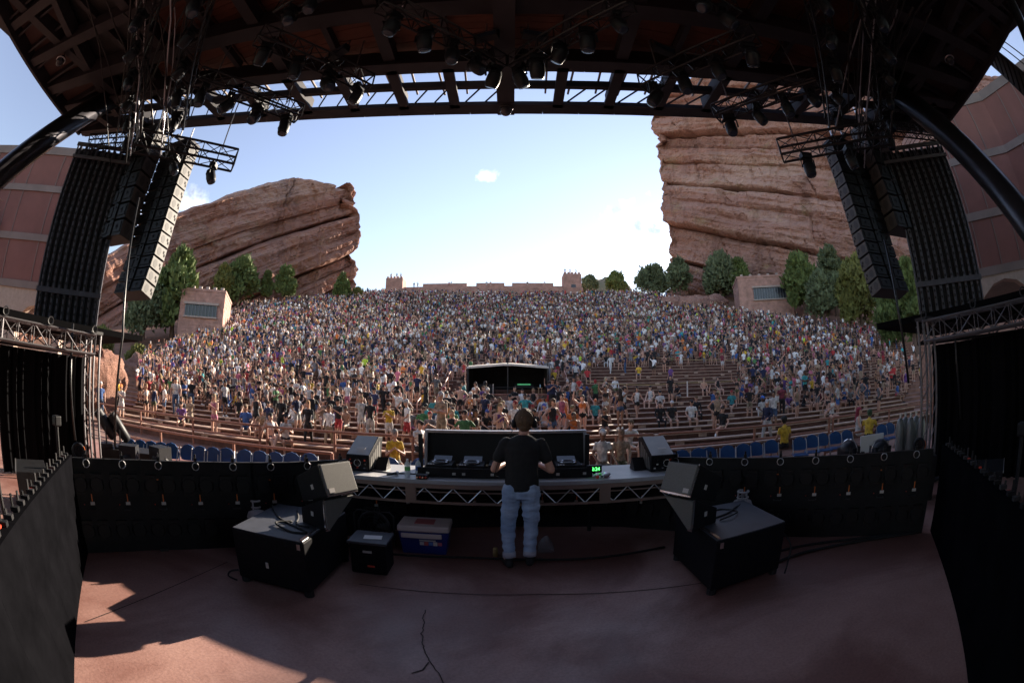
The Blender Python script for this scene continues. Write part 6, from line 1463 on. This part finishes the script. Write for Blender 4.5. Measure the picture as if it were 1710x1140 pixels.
SHOE = [((.7, .7, .68), 5), ((.03, .03, .03), 4), ((.3, .2, .15), 1)]
COLN = {n: c for n, c, _ in PAL}; COLN.update({n: c for n, c, _ in BOT})
prn = random.Random(99)
def pick(lst): return prn.choices(lst, [e[-1] for e in lst])[0]
TOPN = {0: 'T-shirt', 1: 'tank top', 2: 'T-shirt', 3: 'crop top', 4: 'long-sleeved top', 5: ''}; BOTN = {'shorts': 'shorts', 'hot': 'short shorts', 'pants': 'trousers', 'skirt': 'skirt'}
POSN = {'stand': 'standing', 'phone': 'standing', 'crossed': 'arms-crossed', 'wave': 'waving', 'hips': 'wide-legged', 'walk': 'walking', 'sit': 'seated', 'sit_lean': 'hunched seated', 'sit_phone': 'seated', 'sit_back': 'reclining'}
def like(c):
    if c in PROTO: return c
    for f in (lambda q: q[0] == c[0] and q[1] == c[1], lambda q: q[0][:3] == c[0][:3] and q[1] == c[1], lambda q: q[0] == c[0], lambda q: q[0][:3] == c[0][:3]):
        for q in PROTO:
            if f(q): return q
def dress(combo, topn=None, botn=None, hairc=None, skinc=None):
    tn, tc_ = (topn, COLN[topn]) if topn else pick(PAL)[:2]; bn, bc = (botn, COLN[botn]) if botn else pick(BOT)[:2]
    j = lambda c: (lambda f_: tuple(min(.9, max(.008, x * f_)) for x in c))(prn.uniform(.75, 1.15))
    return dict(combo=like(combo), topn=tn, botn=bn, top=j(tc_), bottom=j(bc), skin=skinc or j(pick(SKIN)[0]), hair=hairc or j(pick(HAIR)[0]), shoe=pick(SHOE)[0])
def density(k, px, x):
    if 6 <= k <= 15 and -5.6 < x < 5.0: return 0 if 9 <= k <= 14 and -4.4 < x < 3.9 else (.5 if k < 9 or k == 15 else .04)
    if k <= 1: tb_ = [(380, .06), (560, .16), (690, .3), (990, .4), (1060, .12), (9e9, .05)]
    elif k <= 4: tb_ = [(300, .26), (420, .4), (560, .58), (700, .6), (985, .7), (1060, .4), (1240, .08), (1430, .16), (9e9, .07)]
    elif k <= 8: tb_ = [(240, .35), (740, .82), (990, .6), (1070, .3), (1240, .05), (1440, .65), (9e9, .22)]
    elif k <= 16: tb_ = [(240, .6), (985, .93), (1240, .05), (1430, .85), (9e9, .3)]
    elif k <= 18: tb_ = [(985, .95), (1240, .12), (1450, .92), (9e9, .4)]
    elif k <= 23: tb_ = [(985, .95), (1240, .8), (1450, .92), (9e9, .45)]
    else: tb_ = [(1450, .97), (9e9, .55)]
    for lim, d in tb_:
        if px < lim: return d
people = []
for k in range(NROW):
    x = xl(k) + .4
    while x < xr(k) - .4:
        r = rho_row(k) - .55; y = r - CURV * x * x; z = float(seat_z(rho_row(k))) - .42; px, py = picture((x, y, z + .9))
        if prn.random() < density(k, px, x) * (1 if k < 6 else min(1.05, max(.25, .92 + .75 * float(vnoise(np.array([x / 2.6, k / 2.5, .5]), 3))))):
            sit = prn.random() < (.55 if k <= 4 else .4 if k < 20 and px > 1200 else .28 if k < 12 else .3)
            c = prn.choice(SITS if sit else STAND)
            if c[1] == 5 and prn.random() < .75: c = ('sit', 0, 'cap') if sit else ('stand', 0, 'short')
            face = -math.atan2(x - 0, y) * .8 + prn.gauss(0, .45 if sit else .8)
            if prn.random() < .1 and not sit: face += math.pi
            yy = y + (.62 if sit else prn.uniform(-.2, .25))
            up1 = (not sit) and prn.random() < .12
            people.append(dict(k=k, x=x, y=yy + (.72 if up1 else 0), z=z + (.42 if up1 else 0), rz=face, sc=prn.uniform(.93, 1.06), **dress(c)))
        x += prn.uniform(.40, .72) if k > 4 else prn.uniform(.5, .85)
# people picked out from the photograph: (foot x, foot y, combo, top, bottom, hair, facing, label)
NOTED = [
 (848, 586, ('stand', 0, 'short'), 'yellow', 'black', None, 0, 'staff member in yellow standing right behind the booth roof'),
 (925, 660, ('stand', 0, 'short'), 'yellow', 'black', None, .3, 'staff member in yellow leaning at the right side of the booth'),
 (368, 632, ('stand', 2, 'short'), 'lime', 'black', None, math.pi, 'person in bright lime vest in the left crowd'),
 (1255, 628, ('walk', 0, 'cap'), 'lime', 'black', (.6, .6, .6), 2, 'person in bright lime vest bending by the right rope post'),
 (1047, 712, ('walk', 0, 'short'), 'white', 'black', None, 1.2, 'person in white T-shirt walking on the right front benches'),
 (961, 646, ('stand', 2, 'short'), 'white', 'black', None, .2, 'person in white T-shirt and dark trousers right of the booth'),
 (1184, 668, ('sit', 5, 'short'), 'tan', 'black', (.36, .24, .11), -.3, 'bare-chested person sitting alone on the right benches'),
 (1158, 720, ('sit', 0, 'short'), 'white', 'tan', None, -.2, 'bearded person in white shirt sitting on the right, left of a couple'),
 (1180, 716, ('sit', 4, 'long'), 'black', 'black', None, -.2, 'person all in black sitting beside the one in white'),
 (1201, 697, ('sit', 1, 'long'), 'green', 'white', (.5, .4, .2), -.3, 'blond person with bare legs sitting on the right benches'),
 (1226, 695, ('sit_back', 0, 'short'), 'teal', 'black', None, -.3, 'person in teal sitting with legs stretched on the right benches'),
 (1105, 724, ('sit', 4, 'long'), 'black', 'black', None, -.1, 'person in dark patterned shirt sitting behind the right monitor'),
 (1124, 722, ('sit', 0, 'cap'), 'black', 'khaki', (.7, .7, .7), -.1, 'person with white cap sitting next to the dark patterned shirt'),
 (1104, 676, ('stand', 1, 'long'), 'white', 'denim', (.4, .3, .15), .1, 'person in blue denim shorts standing alone on the empty right benches'),
 (1117, 676, ('stand', 0, 'short'), 'black', 'black', None, -.2, 'person in black standing beside the denim shorts on the empty benches'),
 (1020, 722, ('sit_lean', 0, 'short'), 'lime', 'black', None, -.1, 'big person in lime patterned shirt sitting right of the booth front'),
 (1003, 724, ('sit', 0, 'cap'), 'teal', 'black', (.6, .15, .05), -.1, 'child in orange cap sitting beside the lime patterned shirt'),
 (1010, 680, ('hips', 1, 'long'), 'white', 'white', (.5, .4, .25), .9, 'person in long white shirt dancing right of the booth'),
 (940, 718, ('stand', 3, 'long'), 'orange', 'orange', None, .6, 'person in orange skirt and top behind the disc jockey right shoulder'),
 (976, 735, ('wave', 3, 'long'), 'orange', 'black', None, 0, 'waving person in coral top right of the flight case'),
 (837, 722, ('sit_lean', 0, 'short'), 'blue', 'khaki', (.1, .06, .03), 0, 'hunched person in bright blue T-shirt behind the flight case'),
 (813, 716, ('hips', 0, 'cap'), 'black', 'red', (.7, .68, .6), 0, 'person in black top and red shorts left of the disc jockey'),
 (788, 716, ('crossed', 2, 'cap'), 'black', 'black', (.7, .7, .68), .2, 'person in black and white jersey with white cap behind flight case'),
 (757, 728, ('sit_phone', 4, 'long') if ('sit_phone', 4, 'long') in PROTO else ('sit', 4, 'long'), 'teal', 'teal', None, .1, 'person in turquoise shawl behind the left end of the flight case'),
 (743, 724, ('stand', 0, 'cap') if ('stand', 0, 'cap') in PROTO else ('phone', 0, 'cap'), 'black', 'orange', None, .1, 'person with orange shirt round the waist left of the flight case'),
 (709, 708, ('stand', 1, 'long'), 'yellow', 'black', None, -.7, 'person in yellow T-shirt and black shorts above the flight case'),
 (660, 726, ('stand', 0, 'short'), 'white', 'black', None, 0, 'person in white T-shirt with black sling bag left of the flight case'),
 (680, 726, ('hips', 1, 'long'), 'black', 'black', (.5, .4, .3), 0, 'person in black top with legs apart beside the white T-shirt'),
 (606, 735, ('stand', 3, 'long'), 'white', 'white', (.45, .3, .15), .4, 'person in white bikini and boots above the left table monitor'),
 (576, 745, ('phone', 3, 'long'), 'purple', 'black', (.2, .1, .05), .3, 'person in purple jacket above the left stacked monitors'),
 (526, 752, ('walk', 4, 'long'), 'black', 'black', (.4, .2, .08), .2, 'person with curly ginger hair by the left front rail'),
 (553, 752, ('phone', 0, 'cap'), 'black', 'red', None, -.2, 'person in red shorts by the left front rail'),
 (473, 738, ('stand', 4, 'long') if ('stand', 4, 'long') in PROTO else ('walk', 4, 'long'), 'black', 'black', None, .2, 'person in black dress standing near the left rail'),
 (449, 733, ('hips', 5, 'short'), 'tan', 'white', None, .1, 'bare-chested person in white shorts near the left rail'),
 (369, 735, ('phone', 3, 'long'), 'pink', 'pink', (.3, .2, .1), .1, 'person in pink dress standing on the left benches'),
 (422, 735, ('stand', 1, 'long'), 'black', 'black', None, .1, 'person in black shorts standing right of the pink dress'),
 (307, 718, ('sit', 2, 'cap') if ('sit', 2, 'cap') in PROTO else ('sit_lean', 2, 'cap'), 'black', 'khaki', None, .2, 'person in black T-shirt sitting in a pair on the left benches'),
 (297, 718, ('sit', 4, 'long'), 'tan', 'khaki', None, .2, 'long-haired person sitting in a pair on the left benches'),
 (216, 708, ('phone', 0, 'cap'), 'white', 'white', (.7, .2, .04), .5, 'person all in white with an orange hat at far left'),
 (230, 700, ('sit', 0, 'cap'), 'navy', 'navy', (.03, .03, .03), .5, 'person in dark blue sitting next to the orange hat'),
 (168, 702, ('stand', 2, 'cap'), 'blue', 'denim', (.7, .7, .7), 1.2, 'person in light blue shirt and white cap beside the left drape'),
 (190, 690, ('walk', 4, 'long'), 'yellow', 'black', None, 2.4, 'staff member in yellow by the left rail'),
 (405, 752, ('sit_lean', 0, 'short'), 'tan', 'black', (.3, .18, .08), .1, 'person sitting low on the front bench left of the rail end'),
 (1442, 696, ('walk', 1, 'long'), 'grey', 'denim', None, .9, 'person in pale T-shirt striding on the far right benches'),
 (1416, 702, ('hips', 0, 'short'), 'white', 'blue', None, .5, 'person in white with a blue bundle on the far right benches'),
 (1468, 664, ('crossed', 0, 'short'), 'black', 'khaki', None, .3, 'person in black T-shirt standing alone at far right'),
 (1500, 660, ('phone', 0, 'cap'), 'yellow', 'black', None, .6, 'person in yellow T-shirt in a small group at far right'),
 (1512, 660, ('stand', 1, 'long'), 'purple', 'purple', (.5, .4, .3), -.4, 'person in lilac swimsuit in the small group at far right'),
 (1550, 652, ('stand', 2, 'cap'), 'yellow', 'black', (.7, .7, .7), .2, 'staff member in yellow and white cap beside the right post'),
 (1416, 620, ('stand', 2, 'short'), 'red', 'denim', None, .3, 'person in bright red shirt in the right crowd'),
 (1320, 704, ('walk', 2, 'cap') if ('walk', 2, 'cap') in PROTO else ('crossed', 2, 'short'), 'maroon', 'black', None, 2.6, 'person in dark red patterned shirt leaning over friends at right'),
 (1342, 710, ('stand', 1, 'long'), 'tan', 'denim', None, .3, 'person in tan top and denim shorts at the right rail'),
 (1287, 712, ('sit', 0, 'cap'), 'white', 'khaki', (.05, .15, .55), .2, 'person in white with blue cap sitting at the right rail'),
 (596, 590, ('stand', 2, 'short'), 'orange', 'black', None, 2.9, 'person in bright orange jersey high in the centre left crowd')]
for px, py, c, tn, bn, hc, rz, lab in NOTED:
    p = on_slope(px, py); k = max(0, int(math.ceil((rho_of(p.x, p.y) - 12.5) / PITCH_ROW))); z = float(seat_z(rho_row(k))) - .42
    r = rho_row(k) - .55; y = r - CURV * p.x ** 2 + (.62 if c[0].startswith('sit') else 0)
    if 9 <= k <= 14 and -4.4 < p.x < 3.9 and 'right side' not in lab: continue
    people = [q for q in people if not (q['k'] == k and abs(q['x'] - p.x) < .55)]
    people.append(dict(k=k, x=p.x, y=y, z=z, rz=rz, sc=1., label=lab, **dress(c, tn, bn, hc)))
# staff and guests on the pit floor
for px, py, c, tn, bn, hc, rz, lab in [(1307, 752, ('sit', 0, 'short'), 'yellow', 'black', (.02, .02, .02), math.pi, 'seated staff member in yellow seen from behind at right front'), (1450, 738, ('sit_lean', 0, 'short'), 'yellow', 'black', (.05, .1, .05), 2.2, 'seated staff member in yellow beside the right rail gate'), (660, 783, ('sit_phone', 0, 'short'), 'yellow', 'black', (.25, .24, .23), .4, 'grey-haired staff member in yellow behind the water bottles'),
   (1006, 785, ('sit', 0, 'cap'), 'white', 'khaki', (.72, .72, .7), 0, 'bearded person in white hat and printed T-shirt behind the clock'), (1037, 784, ('sit', 4, 'long'), 'tan', 'olive', (.25, .16, .1), -.1, 'person with long braids beside the white hat'), (1435, 730, ('sit', 1, 'long'), 'white', 'white', (.3, .03, .06), .8, 'person with dark red hair sitting beside the right staff member')]:
    p = at_z(px, py, .1); people.append(dict(k=-1, x=p.x, y=p.y, z=-.28, rz=rz, sc=1., label=lab, **dress(c, tn, bn, hc)))
cnt = 0; K = -1
for k in range(-1, NROW):
    n = sum(1 for q in people if q['k'] == k)
    if cnt + n > 296: break
    cnt += n; K = k
part = sorted([q for q in people if q['k'] == K + 1], key=lambda q: q['x'])[:max(0, 290 - cnt)]
single = sorted([q for q in people if q['k'] <= K], key=lambda q: (q['k'], q['x'])); mass = [q for q in people if q['k'] > K and not any(q is p_ for p_ in part)]; single += part
named = [q for q in mass if 'label' in q][:300 - len(single)]; nid = {id(q) for q in named}; mass = [q for q in mass if id(q) not in nid]
idx = {}
for q in single + named:
    idx[q['k']] = idx.get(q['k'], 0) + 1
    po, of, ha = q['combo']; o = link('person', PROTO[q['combo']][0], None, 0, (q['x'], q['y'], q['z']), (0, 0, q['rz'])); wx_ = q['sc'] * (.9 + .22 * ((hash((q['k'], round(q['x'] * 50))) % 100) / 100)); o.scale = (wx_, wx_, q['sc'])
    up_ = f"{q['topn']} {TOPN[of]}" if of != 5 else 'no shirt'
    lab = q.get('label') or f"{POSN[po]} person in {up_}, {q['botn']} {BOTN[OUTF[of][1]]}, {ordinal(q['k'] + 1)} row, {ordinal(idx[q['k']])} from left"
    tag(o, lab, 'person', 'concert crowd in the lower rows')
    for key in ('skin', 'top', 'bottom', 'hair', 'shoe'): o[key] = (*q[key], 1.)
# the rest of the crowd as one mass
lowd = {}
def low(c, lv):
    if (c, lv) not in lowd:
        me = PROTO[c][lv]; me.calc_loop_triangles(); n = len(me.loop_triangles); t_ = np.empty(n * 3, np.int32); me.loop_triangles.foreach_get('vertices', t_); m_ = np.empty(n, np.int32); me.loop_triangles.foreach_get('material_index', m_)
        v = np.empty(len(me.vertices) * 3, np.float32); me.vertices.foreach_get('co', v); lowd[(c, lv)] = (v.reshape(-1, 3), t_.reshape(-1, 3), m_)
    return lowd[(c, lv)]
VV, TT, CC = [], [], []; off = 0
for q in mass:
    v, t_, m_ = low(q['combo'], 1 if q['k'] < 26 else 2); c, s_ = math.cos(q['rz']), math.sin(q['rz']); k_ = q['sc']
    VV.append(np.stack([(v[:, 0] * c - v[:, 1] * s_) * k_ + q['x'], (v[:, 0] * s_ + v[:, 1] * c) * k_ + q['y'], v[:, 2] * k_ + q['z']], -1)); TT.append(t_ + off); off += len(v)
    CC.append(np.array([q['skin'], q['top'], q['bottom'], q['hair'], q['shoe']], np.float32)[m_])
VV, TT, CC = np.concatenate(VV).astype(np.float32), np.concatenate(TT).astype(np.int32), np.concatenate(CC)
me = bpy.data.meshes.new('crowd'); me.vertices.add(len(VV)); me.vertices.foreach_set('co', VV.reshape(-1)); me.loops.add(TT.size); me.loops.foreach_set('vertex_index', TT.reshape(-1)); me.polygons.add(len(TT)); me.polygons.foreach_set('loop_start', np.arange(0, TT.size, 3, dtype=np.int32)); me.update(calc_edges=True)
at = me.attributes.new('dress', 'FLOAT_COLOR', 'FACE'); at.data.foreach_set('color', np.concatenate([CC, np.ones((len(CC), 1), np.float32)], 1).reshape(-1))
cm = bpy.data.materials.new('crowd_cloth'); cm.use_nodes = True; b_ = cm.node_tree.nodes['Principled BSDF']; b_.inputs['Roughness'].default_value = .8; a_ = cm.node_tree.nodes.new('ShaderNodeAttribute'); a_.attribute_name = 'dress'; cm.node_tree.links.new(a_.outputs['Color'], b_.inputs['Base Color']); me.materials.append(cm)
tag(link('crowd', me), 'dense colourful crowd filling the upper rows', 'crowd', kind='stuff')
print('PEOPLE single', len(single) + len(named), 'mass', len(mass), 'tris', len(TT), 'K', K)
# onlookers on the skyline wall
sky_n = 0
for i, (x, h, y) in enumerate([(-33.2, 32.6, 109.5), (-31.5, 32.6, 109.4), (-30.4, 32.6, 109.6), (14.2, 33.4, 109.4), (15.6, 33.4, 109.5), (17.2, 33.4, 109.4), (-26, 29.3, 107.6), (-25, 29.3, 107.6), (-16.5, 29.3, 107.6), (-15.9, 29.3, 107.5), (-6.6, 29.3, 107.6), (-5.6, 29.3, 107.6), (4, 29.3, 107.6), (8.5, 29.3, 107.6)]):
    c = STAND[i % len(STAND)]; o = link('person', PROTO[c][1], None, 0, (x, y, h + .0), (0, 0, prn.uniform(-.6, .6))); d_ = dress(c)
    for key in ('skin', 'top', 'bottom', 'hair', 'shoe'): o[key] = (*d_[key], 1.)
    where = 'left end tower roof' if i < 3 else 'right end tower roof' if i < 6 else 'top wall ledge'; n_i = [1, 2, 3, 1, 2, 3, 1, 2, 3, 4, 5, 6, 7, 8][i]
    tag(o, f'tiny onlooker on the {where}, {ordinal(n_i)} from left', 'person', 'onlookers on the skyline wall')
for px, py, lab in ((345, 498, 'left'), (352, 497, 'middle'), (358, 499, 'right')):
    pass

# ------------------------------------------------------------------ the disc jockey
DX, DY = .13, 4.62
J = {'hip': V(.105, DY + .02, .98), 'neck': V(.125, DY + .06, 1.53), 'head': V(.135, DY + .12, 1.685),
     'rhp': V(.0, DY + .02, .94), 'lhp': V(.205, DY + .02, .94), 'rkn': V(-.045, DY + .05, .5), 'lkn': V(.215, DY + .04, .5), 'ran': V(-.03, DY - .03, .1), 'lan': V(.20, DY + .02, .1),
     'rto': V(-.085, DY + .12, .045), 'lto': V(.235, DY + .19, .045), 'rsh': V(-.07, DY + .05, 1.455), 'lsh': V(.315, DY + .05, 1.445), 'rel': V(-.195, DY + .06, 1.16), 'lel': V(.43, DY + .04, 1.15),
     'rwr': V(-.10, DY + .36, 1.16), 'lwr': V(.33, DY + .36, 1.15)}
for q, s_ in (('r', -1), ('l', 1)): J[q + 'ha'] = J[q + 'wr'] + V(.0, .09, .0)
def fingers(mb, w_, s_):
    for i in range(4): b = w_ + V((i - 1.5) * .021, .09, .0); l = [.075, .085, .08, .06][i if s_ > 0 else 3 - i]; m1 = b + V(0, l * .55, .004); capsule(mb, b, m1, .0095, .009, 6); capsule(mb, m1, m1 + V(0, l * .4, -.022), .009, .008, 6)
    a = w_ + V(-s_ * .03, .03, -.005); m1 = a + V(-s_ * .03, .035, -.006); capsule(mb, a, m1, .012, .0105, 6); capsule(mb, m1, m1 + V(-s_ * .008, .035, -.01), .0105, .009, 6)
def displace(me, amp, scale, seed, stretch=(1, 1, 1)):
    n = len(me.vertices); co = np.empty(n * 3); me.vertices.foreach_get('co', co); no = np.empty(n * 3); me.vertices.foreach_get('normal', no); co = co.reshape(-1, 3); no = no.reshape(-1, 3)
    co = co + no * (amp * fbm(co * scale * np.array(stretch), 3, seed))[:, None]; me.vertices.foreach_set('co', co.reshape(-1)); me.update(); return me
dj = thing('person', 'disc jockey in black T-shirt, blue jeans and headphones seen from behind', 'person', (DX, DY, 0)); o_ = (-DX, -DY, 0)
SK = mat('dj_skin', (.52, .27, .2), .5, var=.08, scale=20)
mb = MB()
for nm, a, b, ra, rb in [('thigh', J['rhp'], J['rkn'], .085, .055), ('thigh', J['lhp'], J['lkn'], .085, .055), ('shin', J['rkn'], J['ran'], .052, .036), ('shin', J['lkn'], J['lan'], .052, .036), ('foot', J['ran'], J['rto'], .04, .036), ('foot', J['lan'], J['lto'], .04, .036),
                         ('u', J['rsh'], J['rel'], .05, .045), ('u', J['lsh'], J['lel'], .05, .045), ('f', J['rel'], J['rwr'], .046, .03), ('f', J['lel'], J['lwr'], .046, .03), ('n', J['neck'] - V(0, 0, .06), J['head'] - V(0, .015, .06), .06, .058)]: capsule(mb, a, b, ra, rb, 12)
capsule(mb, J['head'] + V(0, .015, -.055), J['head'] + V(0, 0, .03), .07, .094, 14); capsule(mb, J['head'] + V(0, -.02, .03), J['head'] + V(0, .03, .03), .095, .09, 14)
capsule(mb, J['head'] + V(0, .1, -.02), J['head'] + V(0, .118, -.03), .018, .015, 8)
for s_ in (-1, 1): capsule(mb, J['head'] + V(s_ * .09, -.005, -.03), J['head'] + V(s_ * .098, -.012, .02), .014, .016, 8)
for q, s_ in (('r', -1), ('l', 1)): capsule(mb, J[q + 'wr'] + V(0, .01, 0), J[q + 'wr'] + V(0, .075, 0), .036, .04, 10, (1, .45)); fingers(mb, J[q + 'wr'], -s_)
torso(mb, J, False, .92); me = grow(mb, .0095, relax=3); me.materials.append(SK); link('body', me, dj, loc=o_)
TEE = mat('dj_tee', (.012, .012, .014), .9, var=.2, scale=30)
mb = MB(); Xa, Ya = V(1, 0, 0), V(0, 1, 0)
loft(mb, [(V(.108, DY + .02, z), Xa, Ya, rx, ry) for z, rx, ry in ((.93, .19, .135), (1.0, .188, .135), (1.15, .178, .128), (1.3, .188, .13), (1.4, .2, .126))] + [(V(.118, DY + .045, 1.47), Xa, Ya, .195, .115), (V(.122, DY + .055, 1.515), Xa, Ya, .12, .09), (V(.125, DY + .06, 1.545), Xa, Ya, .068, .066)], 20)
for q in 'rl': capsule(mb, J[q + 'sh'] + V(0, 0, -.005), J[q + 'sh'].lerp(J[q + 'el'], .52), .072, .076, 14)
me = displace(grow(mb, .011, relax=3), .007, 9, 4, (1, 1, .7)); me.materials.append(TEE); link('shirt', me, dj, loc=o_)
JEAN = bpy.data.materials.new('jeans'); JEAN.use_nodes = True; nt_ = JEAN.node_tree; b_ = nt_.nodes['Principled BSDF']; b_.inputs['Roughness'].default_value = .85
n1 = nt_.nodes.new('ShaderNodeTexNoise'); n1.inputs['Scale'].default_value = 4.5; n1.inputs['Detail'].default_value = 5; r1 = nt_.nodes.new('ShaderNodeValToRGB'); tcj = nt_.nodes.new('ShaderNodeTexCoord'); nt_.links.new(tcj.outputs['Object'], n1.inputs['Vector']); nt_.links.new(n1.outputs['Fac'], r1.inputs[0]); r1.color_ramp.elements[0].position = .35; r1.color_ramp.elements[0].color = (.25, .34, .51, 1); r1.color_ramp.elements[1].position = .68; r1.color_ramp.elements[1].color = (.40, .49, .65, 1); nt_.links.new(r1.outputs[0], b_.inputs['Base Color'])
mb = MB(); loft(mb, [(V(.105, DY + .02, z), Xa, Ya, rx, ry) for z, rx, ry in ((.84, .182, .122), (.92, .182, .13), (1.0, .172, .122), (1.04, .165, .118))], 18)
for q in 'rl': capsule(mb, J[q + 'hp'] + V(0, -.005, -.02), J[q + 'kn'], .112, .083, 14); capsule(mb, J[q + 'kn'], J[q + 'an'] + V(0, 0, .06), .083, .068, 14); capsule(mb, J[q + 'hp'] + V(0, -.05, -.0), J[q + 'hp'] + V(0, -.045, -.08), .085, .08, 12)
me = grow(mb, .011, relax=2); me = displace(me, .012, 13, 8, (.5, .5, 1.6)); me.materials.append(JEAN); jn = link('jeans', me, dj, loc=o_)
CUFF = mat('jean_cuff', (.45, .43, .5), .9)
for q in 'rl':
    p = J[q + 'an'] + V(0, 0, .045); d = (J[q + 'kn'] - J[q + 'an']).normalized()
    MB().tube([p - d * .02, p + d * .045], .077, 18).obj('cuff', [CUFF], jn, True)
    s_ = MB(); capsule(s_, J[q + 'an'] + V(0, -.03, -.055), J[q + 'to'] + V(0, .02, 0), .05, .046, 10); capsule(s_, J[q + 'an'] + V(0, 0, -.01), J[q + 'an'] + V(0, 0, .05), .05, .048, 10)
    me = grow(s_, .011); me.materials.append(RUBBER); link('shoe', me, dj, loc=o_)
mb = MB(); H = J['head']
capsule(mb, H + V(0, -.022, .012), H + V(0, .012, .05), .106, .1035, 16); capsule(mb, H + V(0, -.05, -.045), H + V(0, -.032, .012), .07, .096, 14); capsule(mb, H + V(0, .055, .08), H + V(0, .0, .08), .062, .08, 12)
me = displace(grow(mb, .009, relax=2), .006, 40, 3, (1, 1, .35)); me.materials.append(mat('dj_hair', (.10, .055, .028), .7, var=.35, scale=60)); link('hair', me, dj, loc=o_)
hp = MB()
pts = [H + V(.115 * math.cos(a), -.01, .0 + .135 * math.sin(a)) for a in [math.pi * i / 14 for i in range(15)]]
hp.tube(pts, .012, 6); me = hp.obj('headphones', [BLACK_GLOSS], dj, True, loc=o_)
for s_ in (-1, 1):
    e = MB().lathe([(.03, -.03), (.046, -.022), (.05, 0), (.046, .02), (.035, .026)], H + V(s_ * .112, -.012, -.02), 16, rot=Matrix.Rotation(R(90) * s_, 3, 'Y')).obj('ear_cup', [BLACK], me, True)
MB().tube([H + V(-.12, -.01, -.07), V(-.14, DY + .02, 1.3), V(-.19, DY + .0, 1.1), V(-.15, DY + .3, 1.02)], .004, 5).obj('headphone_cord', [RUBBER], dj, True, loc=o_)

bpy.data.scenes.remove(WORK)
